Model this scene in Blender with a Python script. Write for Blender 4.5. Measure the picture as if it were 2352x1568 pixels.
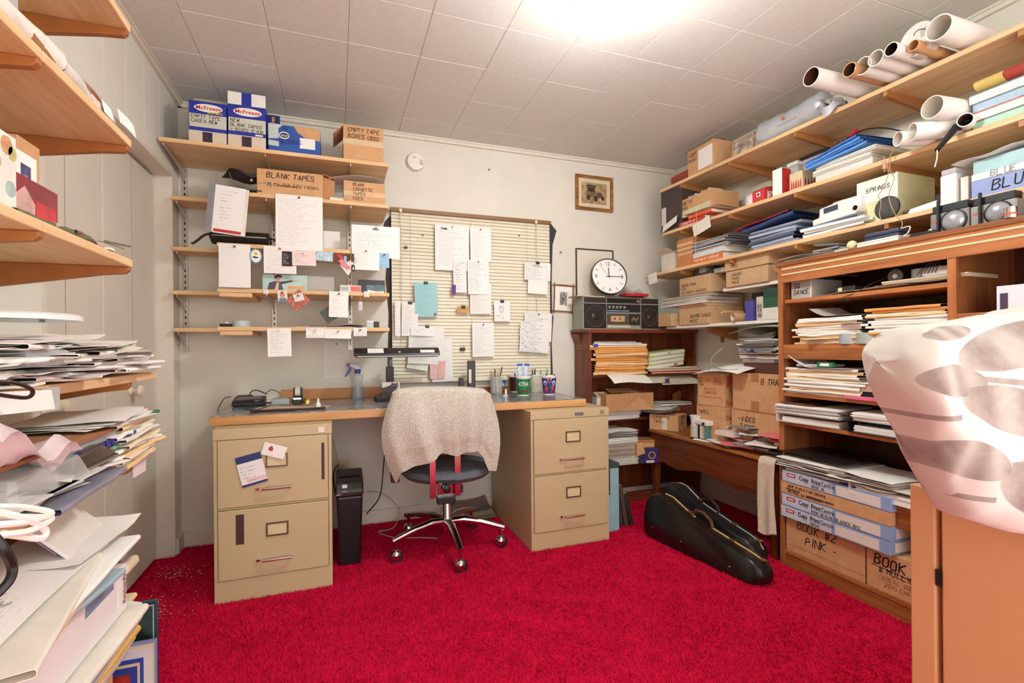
import bpy, math, random
from mathutils import Matrix, Vector, noise
import numpy as np
rnd = random.Random(7)
S = bpy.context.scene
COL = S.collection
for o in list(bpy.data.objects): bpy.data.objects.remove(o)

# ------------------------------------------------------------------ camera
F_PX, YAW, ROLL, CY, CAM_H = 1116.84, .346563, -.00865267, 799.15, 1.073
_s, _c = math.sin(YAW), math.cos(YAW)
FW = Vector((_s, _c, 0)); _R0 = Vector((_c, -_s, 0)); _U0 = Vector((0, 0, 1))
RT = _R0*math.cos(ROLL) + _U0*math.sin(ROLL); UP = _U0*math.cos(ROLL) - _R0*math.sin(ROLL)
cam = bpy.data.objects.new('camera', bpy.data.cameras.new('camera')); COL.objects.link(cam)
cam.data.sensor_width = 36; cam.data.lens = F_PX/2352*36
cam.data.shift_y = (CY-784)/2352; cam.data.clip_start = .02
cam.matrix_world = Matrix(((RT.x, UP.x, -FW.x, 0), (RT.y, UP.y, -FW.y, 0), (RT.z, UP.z, -FW.z, CAM_H), (0, 0, 0, 1)))
S.camera = cam
S.view_settings.view_transform = 'Standard'; S.view_settings.look = 'None'
S.view_settings.gamma = 1; S.view_settings.use_curve_mapping = False
S.view_settings.exposure = 1.64
LAMP = 36.0          # radiance of the opal globes
w = bpy.data.worlds.new('world'); S.world = w; w.use_nodes = True
w.node_tree.nodes['Background'].inputs[0].default_value = (1.0, .97, .93, 1)
w.node_tree.nodes['Background'].inputs[1].default_value = 1.25

# ------------------------------------------------------------------ measuring: a point of the room seen at photo pixel (u, v) on a known plane
def px(u, v, X=None, Y=None, Z=None):
    d = FW + RT*((u-1176)/F_PX) + UP*((CY-v)/F_PX)
    t = X/d.x if X is not None else Y/d.y if Y is not None else (Z-CAM_H)/d.z
    return Vector((d.x*t, d.y*t, CAM_H+d.z*t))

# ------------------------------------------------------------------ materials
def lin(c):
    if isinstance(c, str): c = tuple(int(c[i:i+2], 16) for i in (0, 2, 4))
    return tuple((x/255/12.92 if x/255 <= .04045 else ((x/255+.055)/1.055)**2.4) for x in c) + (1,)
MATS = {}
def mat(c, rough=.6, metal=0, name=None, spec=.5, var=.06, vs=18., bump=0, bs=200., trans=0, alpha=1, emit=0, coat=0):
    key = (c, rough, metal, spec, var, vs, bump, bs, trans, alpha, emit, coat)
    if key in MATS: return MATS[key]
    m = bpy.data.materials.new(name or 'surface'); m.use_nodes = True
    nt = m.node_tree; b = nt.nodes['Principled BSDF']; L = nt.links.new
    col = lin(c)
    b.inputs['Base Color'].default_value = col
    b.inputs['Roughness'].default_value = rough; b.inputs['Metallic'].default_value = metal
    b.inputs['Specular IOR Level'].default_value = spec
    b.inputs['Transmission Weight'].default_value = trans; b.inputs['Alpha'].default_value = alpha
    if coat: b.inputs['Coat Weight'].default_value = coat; b.inputs['Coat Roughness'].default_value = .15
    if emit:
        b.inputs['Emission Color'].default_value = col; b.inputs['Emission Strength'].default_value = emit
    if var or bump:
        tc = nt.nodes.new('ShaderNodeTexCoord')
        if var:
            n = nt.nodes.new('ShaderNodeTexNoise'); n.inputs['Scale'].default_value = vs; n.inputs['Detail'].default_value = 4
            L(tc.outputs['Object'], n.inputs['Vector'])
            r = nt.nodes.new('ShaderNodeValToRGB')
            r.color_ramp.elements[0].position = .3; r.color_ramp.elements[1].position = .7
            r.color_ramp.elements[0].color = tuple(x*(1-var*1.6) for x in col[:3]) + (1,)
            r.color_ramp.elements[1].color = tuple(min(1, x*(1+var)) for x in col[:3]) + (1,)
            L(n.outputs['Fac'], r.inputs['Fac']); L(r.outputs['Color'], b.inputs['Base Color'])
        if bump:
            n2 = nt.nodes.new('ShaderNodeTexNoise'); n2.inputs['Scale'].default_value = bs; n2.inputs['Detail'].default_value = 3
            L(tc.outputs['Object'], n2.inputs['Vector'])
            bp = nt.nodes.new('ShaderNodeBump'); bp.inputs['Strength'].default_value = bump; bp.inputs['Distance'].default_value = .004
            L(n2.outputs['Fac'], bp.inputs['Height']); L(bp.outputs['Normal'], b.inputs['Normal'])
    MATS[key] = m
    return m
def wood(c1, c2, axis='x', scale=1., rough=.45, rings=.5, name='wood', spec=.4):
    key = ('wood', c1, c2, axis, scale, rough, rings)
    if key in MATS: return MATS[key]
    m = bpy.data.materials.new(name); m.use_nodes = True; nt = m.node_tree; L = nt.links.new
    b = nt.nodes['Principled BSDF']; b.inputs['Roughness'].default_value = rough; b.inputs['Specular IOR Level'].default_value = spec
    tc = nt.nodes.new('ShaderNodeTexCoord'); mp = nt.nodes.new('ShaderNodeMapping')
    sc = {'x': (1.2, 16, 16), 'y': (16, 1.2, 16), 'z': (16, 16, 1.2)}[axis]
    mp.inputs['Scale'].default_value = tuple(k*scale for k in sc)
    L(tc.outputs['Object'], mp.inputs['Vector'])
    n = nt.nodes.new('ShaderNodeTexNoise'); n.inputs['Scale'].default_value = 1.0; n.inputs['Detail'].default_value = 6; n.inputs['Distortion'].default_value = .6
    L(mp.outputs['Vector'], n.inputs['Vector'])
    n2 = nt.nodes.new('ShaderNodeTexNoise'); n2.inputs['Scale'].default_value = 5.0; n2.inputs['Detail'].default_value = 3
    L(mp.outputs['Vector'], n2.inputs['Vector'])
    mx = nt.nodes.new('ShaderNodeMath'); mx.operation = 'MULTIPLY_ADD'
    L(n2.outputs['Fac'], mx.inputs[0]); mx.inputs[1].default_value = .45; 
    L(n.outputs['Fac'], mx.inputs[2])
    r = nt.nodes.new('ShaderNodeValToRGB')
    r.color_ramp.elements[0].position = .72 - .22*rings; r.color_ramp.elements[1].position = .72 + .22*rings
    r.color_ramp.elements[0].color = lin(c2); r.color_ramp.elements[1].color = lin(c1)
    L(mx.outputs[0], r.inputs['Fac']); L(r.outputs['Color'], b.inputs['Base Color'])
    MATS[key] = m
    return m
def printed(paper, ink='5a5a66', lines=30, amt=.55, margin=.1, top=.92, bottom=.08, head=None, rough=.7):
    """sheet of paper with rows of small writing: flat print in the sheet's own bounding box (x across, y up)"""
    key = ('print', paper, ink, lines, amt, margin, top, bottom, head)
    if key in MATS: return MATS[key]
    m = bpy.data.materials.new('printed_paper'); m.use_nodes = True; nt = m.node_tree; L = nt.links.new
    b = nt.nodes['Principled BSDF']; b.inputs['Roughness'].default_value = rough; b.inputs['Specular IOR Level'].default_value = .25
    tc = nt.nodes.new('ShaderNodeTexCoord'); sp = nt.nodes.new('ShaderNodeSeparateXYZ'); L(tc.outputs['Generated'], sp.inputs[0])
    def M(op, a, b_=None, c=None):
        n = nt.nodes.new('ShaderNodeMath'); n.operation = op
        for i, k in enumerate((a, b_, c)):
            if k is None: continue
            if isinstance(k, (int, float)): n.inputs[i].default_value = k
            else: L(k, n.inputs[i])
        return n.outputs[0]
    x, y = sp.outputs[0], sp.outputs[1]
    row = M('MULTIPLY', y, float(lines)); fr = M('FRACT', row); fl = M('FLOOR', row)
    band = M('MULTIPLY', M('GREATER_THAN', fr, .25), M('LESS_THAN', fr, .68))
    cb = nt.nodes.new('ShaderNodeCombineXYZ'); L(M('MULTIPLY', x, lines*2.4), cb.inputs[0]); L(M('MULTIPLY', fl, 3.7), cb.inputs[1])
    n = nt.nodes.new('ShaderNodeTexNoise'); n.inputs['Scale'].default_value = 1.3; n.inputs['Detail'].default_value = 3; L(cb.outputs[0], n.inputs['Vector'])
    ink_on = M('GREATER_THAN', n.outputs['Fac'], .5)
    cb2 = nt.nodes.new('ShaderNodeCombineXYZ'); L(M('MULTIPLY', fl, 7.31), cb2.inputs[0])
    wn = nt.nodes.new('ShaderNodeTexWhiteNoise'); L(cb2.outputs[0], wn.inputs['Vector'])
    length = M('MULTIPLY_ADD', wn.outputs['Value'], .55, .45)
    inx = M('MULTIPLY', M('GREATER_THAN', x, margin), M('LESS_THAN', x, M('MULTIPLY', length, 1-margin)))
    iny = M('MULTIPLY', M('GREATER_THAN', y, bottom), M('LESS_THAN', y, top))
    k = M('MULTIPLY', M('MULTIPLY', band, ink_on), M('MULTIPLY', inx, iny)); k = M('MULTIPLY', k, amt)
    mix = nt.nodes.new('ShaderNodeMix'); mix.data_type = 'RGBA'
    mix.inputs[6].default_value = lin(paper); mix.inputs[7].default_value = lin(ink); L(k, mix.inputs[0])
    out = mix.outputs[2]
    if head:
        hk = M('GREATER_THAN', y, head[1])
        m2 = nt.nodes.new('ShaderNodeMix'); m2.data_type = 'RGBA'; L(hk, m2.inputs[0]); L(out, m2.inputs[6]); m2.inputs[7].default_value = lin(head[0]); out = m2.outputs[2]
    L(out, b.inputs['Base Color'])
    MATS[key] = m
    return m
WHITE = mat('f2efe9', .75, var=.02, spec=.2, name='white_paper')
OFFW = mat('e6dfd2', .75, var=.04, spec=.2, name='off_white_paper')
MANILA = mat('e8c99a', .7, var=.05, spec=.2, name='manila')
KRAFT = mat('e0a05c', .7, var=.06, spec=.2, name='orange_envelope')
CARD = mat('d2a276', .8, var=.06, vs=30, spec=.2, name='cardboard')
CARD2 = mat('c08d62', .8, var=.06, vs=30, spec=.2, name='dark_cardboard')
BLACK = mat('17161a', .45, var=.1, name='black_plastic')
INK = mat('1d1a1c', .7, var=0, spec=.2, name='ink')
GREYPL = mat('8f8f90', .45, var=.04, name='grey_plastic')
CHROME = mat('d9d9dc', .12, 1, var=0, name='chrome')
STEEL = mat('b9b6b0', .32, 1, var=.05, name='steel')
RED = mat('c0242c', .5, var=.05, name='red_card')
BLUE = mat('2a4fb0', .5, var=.05, name='blue_card')
GREEN = mat('2f7a54', .5, var=.05, name='green_card')
PINE_X = wood('ecca9c', 'd9ab78', 'x', 1.1, .5, .8, 'pine')
PINE_Y = wood('ecca9c', 'd9ab78', 'y', 1.1, .5, .8, 'pine')
MAHOG = wood('8a4525', '5e2a15', 'z', 1.2, .38, .9, 'mahogany')
MAHOG_X = wood('8a4525', '5e2a15', 'x', 1.2, .38, .9, 'mahogany')
WALNUT = wood('a5663a', '6b3a1e', 'z', 1.0, .4, 1., 'walnut_veneer')
WALNUT_Y = wood('b0703f', '74411f', 'y', 1.0, .4, 1., 'walnut_veneer')

# ------------------------------------------------------------------ mesh building
class MB:
    def __init__(s): s.v = []; s.f = []; s.mi = []; s.M = None; s.cur = 0
    def add(s, vs, fs, mi=None):
        b = len(s.v)
        for p in vs:
            p = Vector(p); s.v.append(s.M @ p if s.M else p)
        for f in fs: s.f.append(tuple(i+b for i in f)); s.mi.append(s.cur if mi is None else mi)
        return s
    def box(s, x0, x1, y0, y1, z0, z1, mi=None):
        return s.add([(x0,y0,z0),(x1,y0,z0),(x1,y1,z0),(x0,y1,z0),(x0,y0,z1),(x1,y0,z1),(x1,y1,z1),(x0,y1,z1)],
                     [(0,3,2,1),(4,5,6,7),(0,1,5,4),(1,2,6,5),(2,3,7,6),(3,0,4,7)], mi)
    def prism(s, pts, a, b, axis='z', mi=None):
        n = len(pts)
        P = {'z': lambda p, h: (p[0], p[1], h), 'y': lambda p, h: (p[0], h, p[1]), 'x': lambda p, h: (h, p[0], p[1])}[axis]
        return s.add([P(p, a) for p in pts]+[P(p, b) for p in pts],
                     [tuple(range(n-1, -1, -1)), tuple(range(n, 2*n))]+[(i, (i+1) % n, n+(i+1) % n, n+i) for i in range(n)], mi)
    def lathe(s, prof, n=20, c=(0,0,0), axis='z', mi=None, cap=True):
        vs = []; k = len(prof)
        for r, h in prof:
            for i in range(n):
                a = 2*math.pi*i/n; x, y = r*math.cos(a), r*math.sin(a)
                q = {'z': (x, y, h), 'y': (x, h, y), 'x': (h, x, y)}[axis]
                vs.append((c[0]+q[0], c[1]+q[1], c[2]+q[2]))
        fs = [(j*n+i, j*n+(i+1) % n, (j+1)*n+(i+1) % n, (j+1)*n+i) for j in range(k-1) for i in range(n)]
        if cap: fs += [tuple(range(n-1, -1, -1)), tuple((k-1)*n+i for i in range(n))]
        return s.add(vs, fs, mi)
    def cyl(s, c, r, h, n=16, axis='z', r2=None, mi=None):
        return s.lathe([(r, 0), (r if r2 is None else r2, h)], n, c, axis, mi)
    def pipe(s, ro, ri, L, n=18, mi=None, mi_in=None):
        # open paper tube along +x
        vs = []; 
        for r, x in ((ro, 0), (ro, L), (ri, L), (ri, 0)):
            for i in range(n):
                a = 2*math.pi*i/n; vs.append((x, r*math.cos(a), r*math.sin(a)))
        for j in range(4):
            fs = [(j*n+i, j*n+(i+1) % n, ((j+1) % 4)*n+(i+1) % n, ((j+1) % 4)*n+i) for i in range(n)]
            if j == 0: s.add(vs, fs, mi)
            else:
                b = len(s.v)-4*n
                for f in fs: s.f.append(tuple(i+b for i in f)); s.mi.append((mi_in if (j == 2 and mi_in is not None) else (mi or 0)))
        return s
    def tube(s, pts, r, n=6, mi=None, closed=False):
        pts = [Vector(p) for p in pts]; vs = []; k = len(pts); up = Vector((0, 0, 1)); prev = None
        for i, p in enumerate(pts):
            t = (pts[min(i+1, k-1)]-pts[max(i-1, 0)])
            if t.length < 1e-9: t = Vector((0, 0, 1))
            t.normalize()
            a = prev - t*prev.dot(t) if prev is not None else t.cross(up if abs(t.z) < .9 else Vector((1, 0, 0)))
            if a.length < 1e-6: a = t.cross(Vector((1, .3, 0)))
            a.normalize(); prev = a; b = t.cross(a)
            rr = r[i] if isinstance(r, (list, tuple)) else r
            for j in range(n):
                g = 2*math.pi*j/n; vs.append(p+a*rr*math.cos(g)+b*rr*math.sin(g))
        fs = [(i*n+j, i*n+(j+1) % n, (i+1)*n+(j+1) % n, (i+1)*n+j) for i in range(k-1) for j in range(n)]
        fs += [tuple(range(n-1, -1, -1)), tuple((k-1)*n+j for j in range(n))]
        return s.add(vs, fs, mi)
    def sphere(s, c, r, n=16, k=10, mi=None, sq=(1,1,1)):
        prof = [(max(1e-4, r*math.sin(math.pi*i/k)), -r*math.cos(math.pi*i/k)) for i in range(k+1)]
        b = len(s.v); s.lathe(prof, n, (0,0,0), 'z', mi)
        inv = s.M
        for i in range(b, len(s.v)):
            p = (inv.inverted() @ s.v[i]) if inv else s.v[i]
            p = Vector((c[0]+p.x*sq[0], c[1]+p.y*sq[1], c[2]+p.z*sq[2])); s.v[i] = inv @ p if inv else p
        return s
    def surf(s, fn, nu, nv, th=.0006, mi=None):
        """solid sheet from fn(u,v) in 0..1, thickened along its normal"""
        P = [[Vector(fn(i/nu, j/nv)) for i in range(nu+1)] for j in range(nv+1)]
        top = []; bot = []
        for j in range(nv+1):
            for i in range(nu+1):
                du = P[j][min(i+1, nu)]-P[j][max(i-1, 0)]; dv = P[min(j+1, nv)][i]-P[max(j-1, 0)][i]
                n = du.cross(dv); n = n.normalized() if n.length > 1e-12 else Vector((0,0,1))
                top.append(P[j][i]+n*th/2); bot.append(P[j][i]-n*th/2)
        W = nu+1; N = W*(nv+1); fs = []
        for j in range(nv):
            for i in range(nu):
                a = j*W+i; fs.append((a, a+1, a+W+1, a+W)); fs.append((N+a, N+a+W, N+a+W+1, N+a+1))
        e = [i for i in range(W)]+[j*W+nu for j in range(1, nv+1)]+[nv*W+i for i in range(nu-1, -1, -1)]+[j*W for j in range(nv-1, 0, -1)]
        for q in range(len(e)):
            a, b = e[q], e[(q+1) % len(e)]; fs.append((a, N+a, N+b, b))
        return s.add(top+bot, fs, mi)
PM = {}
def _mesh(name, mb, mats, inv=None, smooth=False):
    me = bpy.data.meshes.new(name)
    vs = [inv @ p for p in mb.v] if inv else mb.v
    me.from_pydata([tuple(p) for p in vs], [], mb.f)
    if not isinstance(mats, (list, tuple)): mats = [mats]
    for m in mats: me.materials.append(m)
    if len(mats) > 1: me.polygons.foreach_set('material_index', mb.mi)
    if smooth: me.polygons.foreach_set('use_smooth', [True]*len(me.polygons))
    me.update()
    return me
def bevel(o, wd, seg=2):
    b = o.modifiers.new('bevel', 'BEVEL'); b.width = wd; b.segments = seg; b.limit_method = 'ANGLE'; b.angle_limit = .7
    b.harden_normals = False
    return o
def smooth_by_angle(me, ang=.7):
    me.polygons.foreach_set('use_smooth', [True]*len(me.polygons))
    try: me.set_sharp_from_angle(angle=ang)
    except Exception: pass
def tag(o, label=None, cat=None, group=None, kind=None):
    if label: o['label'] = label
    if cat: o['category'] = cat
    if group: o['group'] = group
    if kind: o['kind'] = kind
    return o
def T(x, y, z, rz=0, rx=0, ry=0):
    return Matrix.Translation((x, y, z)) @ Matrix.Rotation(rz, 4, 'Z') @ Matrix.Rotation(ry, 4, 'Y') @ Matrix.Rotation(rx, 4, 'X')
def thing(name, label, cat, M=None, group=None):
    o = bpy.data.objects.new(name, None); COL.objects.link(o); o.empty_display_size = .05
    M = M or Matrix.Identity(4)
    o.matrix_world = M; PM[o.name] = M.copy()
    return tag(o, label, cat, group)
def part(name, mb, m, parent, world=False, smooth=False, bv=0, label=None, kind=None):
    M = PM[parent.name]
    me = _mesh(name, mb, m, M.inverted() if world else None, False)
    if smooth: smooth_by_angle(me, smooth if isinstance(smooth, float) else .7)
    o = bpy.data.objects.new(name, me); COL.objects.link(o); o.parent = parent; PM[o.name] = M
    if bv: bevel(o, bv)
    if label: o['label'] = label
    if kind: o['kind'] = kind
    return o
def solo(name, mb, m, label=None, cat=None, group=None, M=None, smooth=False, bv=0, kind=None):
    """a thing that is one mesh; M is its frame (mesh given in it), else the mesh is in room coordinates and gets its origin at its base"""
    if M is None:
        xs = [p.x for p in mb.v]; ys = [p.y for p in mb.v]; zs = [p.z for p in mb.v]
        M = Matrix.Translation(((min(xs)+max(xs))/2, (min(ys)+max(ys))/2, min(zs)))
        me = _mesh(name, mb, m, M.inverted())
    else: me = _mesh(name, mb, m)
    if smooth: smooth_by_angle(me, smooth if isinstance(smooth, float) else .7)
    o = bpy.data.objects.new(name, me); COL.objects.link(o); o.matrix_world = M; PM[o.name] = M.copy()
    if bv: bevel(o, bv)
    return tag(o, label, cat, group, kind)
def struct(name, mb, m, smooth=False, bv=0, kind='structure'):
    return solo(name, mb, m, smooth=smooth, bv=bv, kind=kind)
def piece(name, src_mesh, parent, M):
    o = bpy.data.objects.new(name, src_mesh); COL.objects.link(o); o.parent = parent; o.matrix_local = M; PM[o.name] = PM[parent.name]
    return o
def dup(root, M, label=None, group=None):
    r = root.copy(); COL.objects.link(r); r.matrix_world = M; PM[r.name] = M.copy()
    if label: r['label'] = label
    if group: r['group'] = group
    for ch in list(root.children):
        c = ch.copy(); COL.objects.link(c); c.parent = r; PM[c.name] = M
        for g in ch.children:
            d = g.copy(); COL.objects.link(d); d.parent = c; PM[d.name] = M
    return r

# ------------------------------------------------------------------ lettering: single-stroke hand printing on a 4x6 grid, and type
GL = {'A':'00 26 40,12 32','B':'00 06 36 45 34 03,33 42 41 30 00','C':'45 36 16 05 01 10 30 41','D':'00 06 26 44 42 20 00','E':'46 06 00 40,03 33','F':'00 06 46,03 33',
'G':'45 36 16 05 01 10 30 41 43 23','H':'00 06,40 46,03 43','I':'20 26','J':'46 41 30 10 01','K':'00 06,46 03 40','L':'06 00 40','M':'00 06 23 46 40','N':'00 06 40 46',
'O':'10 01 05 16 36 45 41 30 10','P':'00 06 36 45 44 33 03','Q':'10 01 05 16 36 45 41 30 10,22 40','R':'00 06 36 45 44 33 03,23 40','S':'45 36 16 05 04 13 33 42 41 30 10 01',
'T':'06 46,26 20','U':'06 01 10 30 41 46','V':'06 20 46','W':'06 10 24 30 46','X':'00 46,06 40','Y':'06 23 46,23 20','Z':'06 46 00 40',
'0':'10 01 05 16 36 45 41 30 10','1':'14 26 20','2':'05 16 36 45 44 00 40','3':'05 16 36 45 44 23 42 41 30 10 01','4':'30 36 02 42','5':'46 06 03 33 42 41 30 00',
'6':'46 03 01 10 30 41 42 33 03','7':'06 46 10','8':'13 04 05 16 36 45 44 33 13 02 01 10 30 41 42 33','9':'40 45 36 16 05 04 13 43','-':'13 33','/':'00 46','+':'21 25,03 43','#':'10 16,30 36,02 42,04 44','&':'40 04 15 26 35 34 01 10 20 42','(':'30 12 14 36','*':'11 35,15 31','.':'10 11'}
def hand(text, M, h, mb, wd=None, seed=1, slant=.12, sp=1.25):
    """hand-printed capitals laid on the plane of M (x right, y up, z out); M's origin is the left end of the baseline"""
    r = random.Random(seed); wd = wd or h*.13; cx = 0; k = h/6
    mb.M = None
    for ch in text:
        if ch == ' ': cx += k*3.6; continue
        jx, jy, js = r.uniform(-.4, .4)*k, r.uniform(-.35, .35)*k, r.uniform(.9, 1.08)
        for st in GL.get(ch, '').split(','):
            P = [(int(p[0])*k*js*.85, int(p[1])*k*js) for p in st.split()]
            P = [(cx+jx+x+slant*y+r.uniform(-.18, .18)*k, jy+y+r.uniform(-.18, .18)*k) for x, y in P]
            for (x0, y0), (x1, y1) in zip(P, P[1:]):
                dx, dy = x1-x0, y1-y0; l = math.hypot(dx, dy) or 1; nx, ny = -dy/l*wd/2, dx/l*wd/2; ex, ey = dx/l*wd*.35, dy/l*wd*.35
                q = [(x0-ex+nx, y0-ey+ny), (x1+ex+nx, y1+ey+ny), (x1+ex-nx, y1+ey-ny), (x0-ex-nx, y0-ey-ny)]
                z = .0004+r.uniform(0, .0002)
                mb.add([M @ Vector((a, b, z)) for a, b in q], [(3, 2, 1, 0)])
        cx += k*4*sp*js if ch not in 'I1' else k*3
    return cx
def hand_w(text, h, sp=1.25): return sum((h/6)*(3.6 if c == ' ' else 3 if c in 'I1' else 4*sp) for c in text)
def letters(parent, lines, M, h, m=None, seed=1, gap=1.6, wd=None, slant=.12, fit=None, name='lettering', indent=0):
    """rows of hand lettering as one part of `parent`; M in the parent's frame"""
    mb = MB()
    for i, t in enumerate(lines):
        hh = h
        if fit and hand_w(t, hh) > fit: hh = h*fit/hand_w(t, hh)
        hand(t, M @ Matrix.Translation((indent*i, -i*h*gap, 0)), hh, mb, wd, seed+i*7, slant)
    return part(name, mb, m or INK, parent)
FRAME = {'front': lambda x, z, y=0: Matrix(((1,0,0,x),(0,0,-1,y),(0,1,0,z),(0,0,0,1))),     # on the face looking to -y: x right, z up
         'right': lambda y, z, x: Matrix(((0,0,1,x),(1,0,0,y),(0,1,0,z),(0,0,0,1))),          # on the face looking to +x
         'top': lambda x, y, z: Matrix(((1,0,0,x),(0,1,0,y),(0,0,1,z),(0,0,0,1))),
         'left': lambda y, z, x: Matrix(((0,0,-1,x),(-1,0,0,y),(0,1,0,z),(0,0,0,1)))}
def type_mesh(text, h, bold=0, width=None):
    cu = bpy.data.curves.new('type', 'FONT'); cu.body = text; cu.size = h/.69; cu.offset = bold*h; cu.resolution_u = 3; cu.fill_mode = 'FRONT'
    o = bpy.data.objects.new('type', cu); COL.objects.link(o)
    me = bpy.data.meshes.new_from_object(o)
    bpy.data.objects.remove(o); bpy.data.curves.remove(cu)
    vs = [v.co.copy() for v in me.vertices]; fs = [tuple(p.vertices) for p in me.polygons]; bpy.data.meshes.remove(me)
    if width and vs:
        wmax = max(p.x for p in vs); k = width/wmax
        vs = [Vector((p.x*k, p.y, p.z)) for p in vs]
    return vs, fs
def typed(parent, text, M, h, m=None, bold=0, width=None, name='lettering', curve=None):
    vs, fs = type_mesh(text, h, bold, width)
    vs = [Vector((p.x, p.y, .0005)) for p in vs]
    mb = MB(); mb.add([M @ (curve(p) if curve else p) for p in vs], fs)
    return part(name, mb, m or INK, parent)
# ================================================================== THE ROOM
XL, XD, XR, YB, YF, ZC = -.80, -.88, 2.50, 3.111, -.95, 2.428
WALLM = mat('dfdacd', .65, var=.025, vs=6, bump=.12, bs=90, name='vinyl_wall')
WALLM2 = mat('e8e5d8', .6, var=.02, vs=8, name='painted_panel')
TRIMM = mat('e2dacb', .5, var=.03, name='painted_trim')
DOORM = mat('e0d8c9', .5, var=.03, vs=5, name='painted_door')
CARPET = mat('cc1440', .95, var=.12, vs=20, spec=.05, bump=.8, bs=160, name='red_carpet')
struct('floor', MB().box(-1.0, 2.6, YF-.1, YB+.1, -.05, 0), CARPET)
# carpet pile: leaning blades
def carpet_pile():
    rs = np.random.RandomState(3); n = 185000
    x = rs.uniform(-.87, 2.1, n); y = .8 + (3.1-.8)*rs.uniform(0, 1, n)
    keep = ~((x < -.8) & (y > 2.97))
    for a_, b_, c_, d_ in ((-.49, -.03, 2.37, 3.02), (.96, 1.42, 2.38, 3.03), (1.59, 2.5, 2.89, 3.1), (2.055, 2.5, .3, 1.8), (0, .11, 2.56, 2.85)): keep &= ~((x > a_) & (x < b_) & (y > c_) & (y < d_))
    x, y = x[keep], y[keep]; n = len(x)
    a = rs.uniform(0, 6.283, n); h = rs.uniform(.007, .016, n); wd = rs.uniform(.0014, .0028, n)
    ph = np.sin(x*9+np.sin(y*7)*1.5)+np.sin(y*11+np.cos(x*6))
    lx = np.cos(ph*2)*.0035+rs.normal(0, .006, n); ly = np.sin(ph*2)*.0035+rs.normal(0, .006, n)
    V = np.zeros((n, 3, 3))
    V[:, 0] = np.stack([x-np.cos(a)*wd, y-np.sin(a)*wd, np.zeros(n)], 1)
    V[:, 1] = np.stack([x+np.cos(a)*wd, y+np.sin(a)*wd, np.zeros(n)], 1)
    V[:, 2] = np.stack([x+lx, y+ly, h], 1)
    me = bpy.data.meshes.new('carpet_pile'); me.vertices.add(n*3); me.vertices.foreach_set('co', V.ravel())
    me.loops.add(n*3); me.loops.foreach_set('vertex_index', np.arange(n*3)); me.polygons.add(n)
    me.polygons.foreach_set('loop_start', np.arange(n)*3)
    me.update(calc_edges=True); me.validate()
    me.materials.append(mat('d81a46', .95, var=.12, vs=25, spec=.05, name='red_carpet_fibre'))
    o = bpy.data.objects.new('carpet_pile', me); COL.objects.link(o)
    tag(o, 'shaggy bright red carpet pile covering the floor', 'carpet', kind='stuff')
carpet_pile()
# walls
struct('wall_back', MB().box(XL-.3, XR+.1, YB, YB+.08, 0, ZC), WALLM)
struct('wall_right', MB().box(XR, XR+.08, YF, YB, 0, ZC), WALLM)
ZH = 2.0
wl = struct('wall_left', MB().box(XL-.12, XL-.012, YF, 1.80, 0, ZC).box(XL-.12, XL-.012, 1.80, 3.0, ZH, ZC).box(XL-.12, XL-.002, 3.0, YB, 0, ZC).box(XL-.18, XD-.035, 1.76, 3.05, 0, ZC), WALLM2)
def panel_run(parent, y0, y1, z0, z1, wdt):
    y = y0
    while y < y1-.02:
        e = min(y+wdt, y1)
        part('panel', MB().box(XL-.012, XL, y+.0007, e-.0007, z0, z1), WALLM2, parent, world=True, bv=.0012)
        y = e
panel_run(wl, YF, 1.80, 0, ZC, .203); panel_run(wl, 1.80, 3.0, ZH, ZC, .2)
struct('wall_front', MB().box(XL-.2, XL+.15, YF-.08, YF, 0, ZC).box(XR-.15, XR+.1, YF-.08, YF, 0, ZC).box(XL+.15, XR-.15, YF-.08, YF, 2.25, ZC), WALLM)
# closet: jamb, header lining, two bifold doors seen and two behind the shelves
struct('trim_1', MB().box(XD-.03, XL+.002, 2.985, 3.003, 0, ZH), TRIMM)
struct('trim_2', MB().box(XD-.03, XL+.002, 1.80, 2.985, ZH-.018, ZH), TRIMM)
struct('trim_3', MB().box(XD-.03, XL+.002, 1.782, 1.80, 0, ZH), TRIMM)
for n, (a, b, k) in enumerate(((2.40, 2.98, 2.66), (1.815, 2.395, 2.0))):
    d = struct('door_%d' % (n+1), MB().box(XD-.03, XD, a, b, .012, ZH-.03), DOORM, bv=.003)
    d['label'] = ('tan painted closet door leaf next to the corner', 'tan painted closet door leaf behind the left shelves')[n]
    part('door_knob', MB().lathe([(.0001, 0), (.022, .001), (.02, .006), (.008, .01), (.009, .02), (.02, .026), (.026, .036), (.022, .048), (.01, .053), (.0001, .054)], 20, (XD, k, .893), 'x'), mat('e8dcc4', .3, var=.02, name='cream_knob'), d, world=True, smooth=True)
    part('groove', MB().box(XD-.001, XD+.0012, (a+b)/2-.002+.0, (a+b)/2+.002, .012, ZH-.03), mat('b9ab97', .6, name='groove'), d, world=True)
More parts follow.
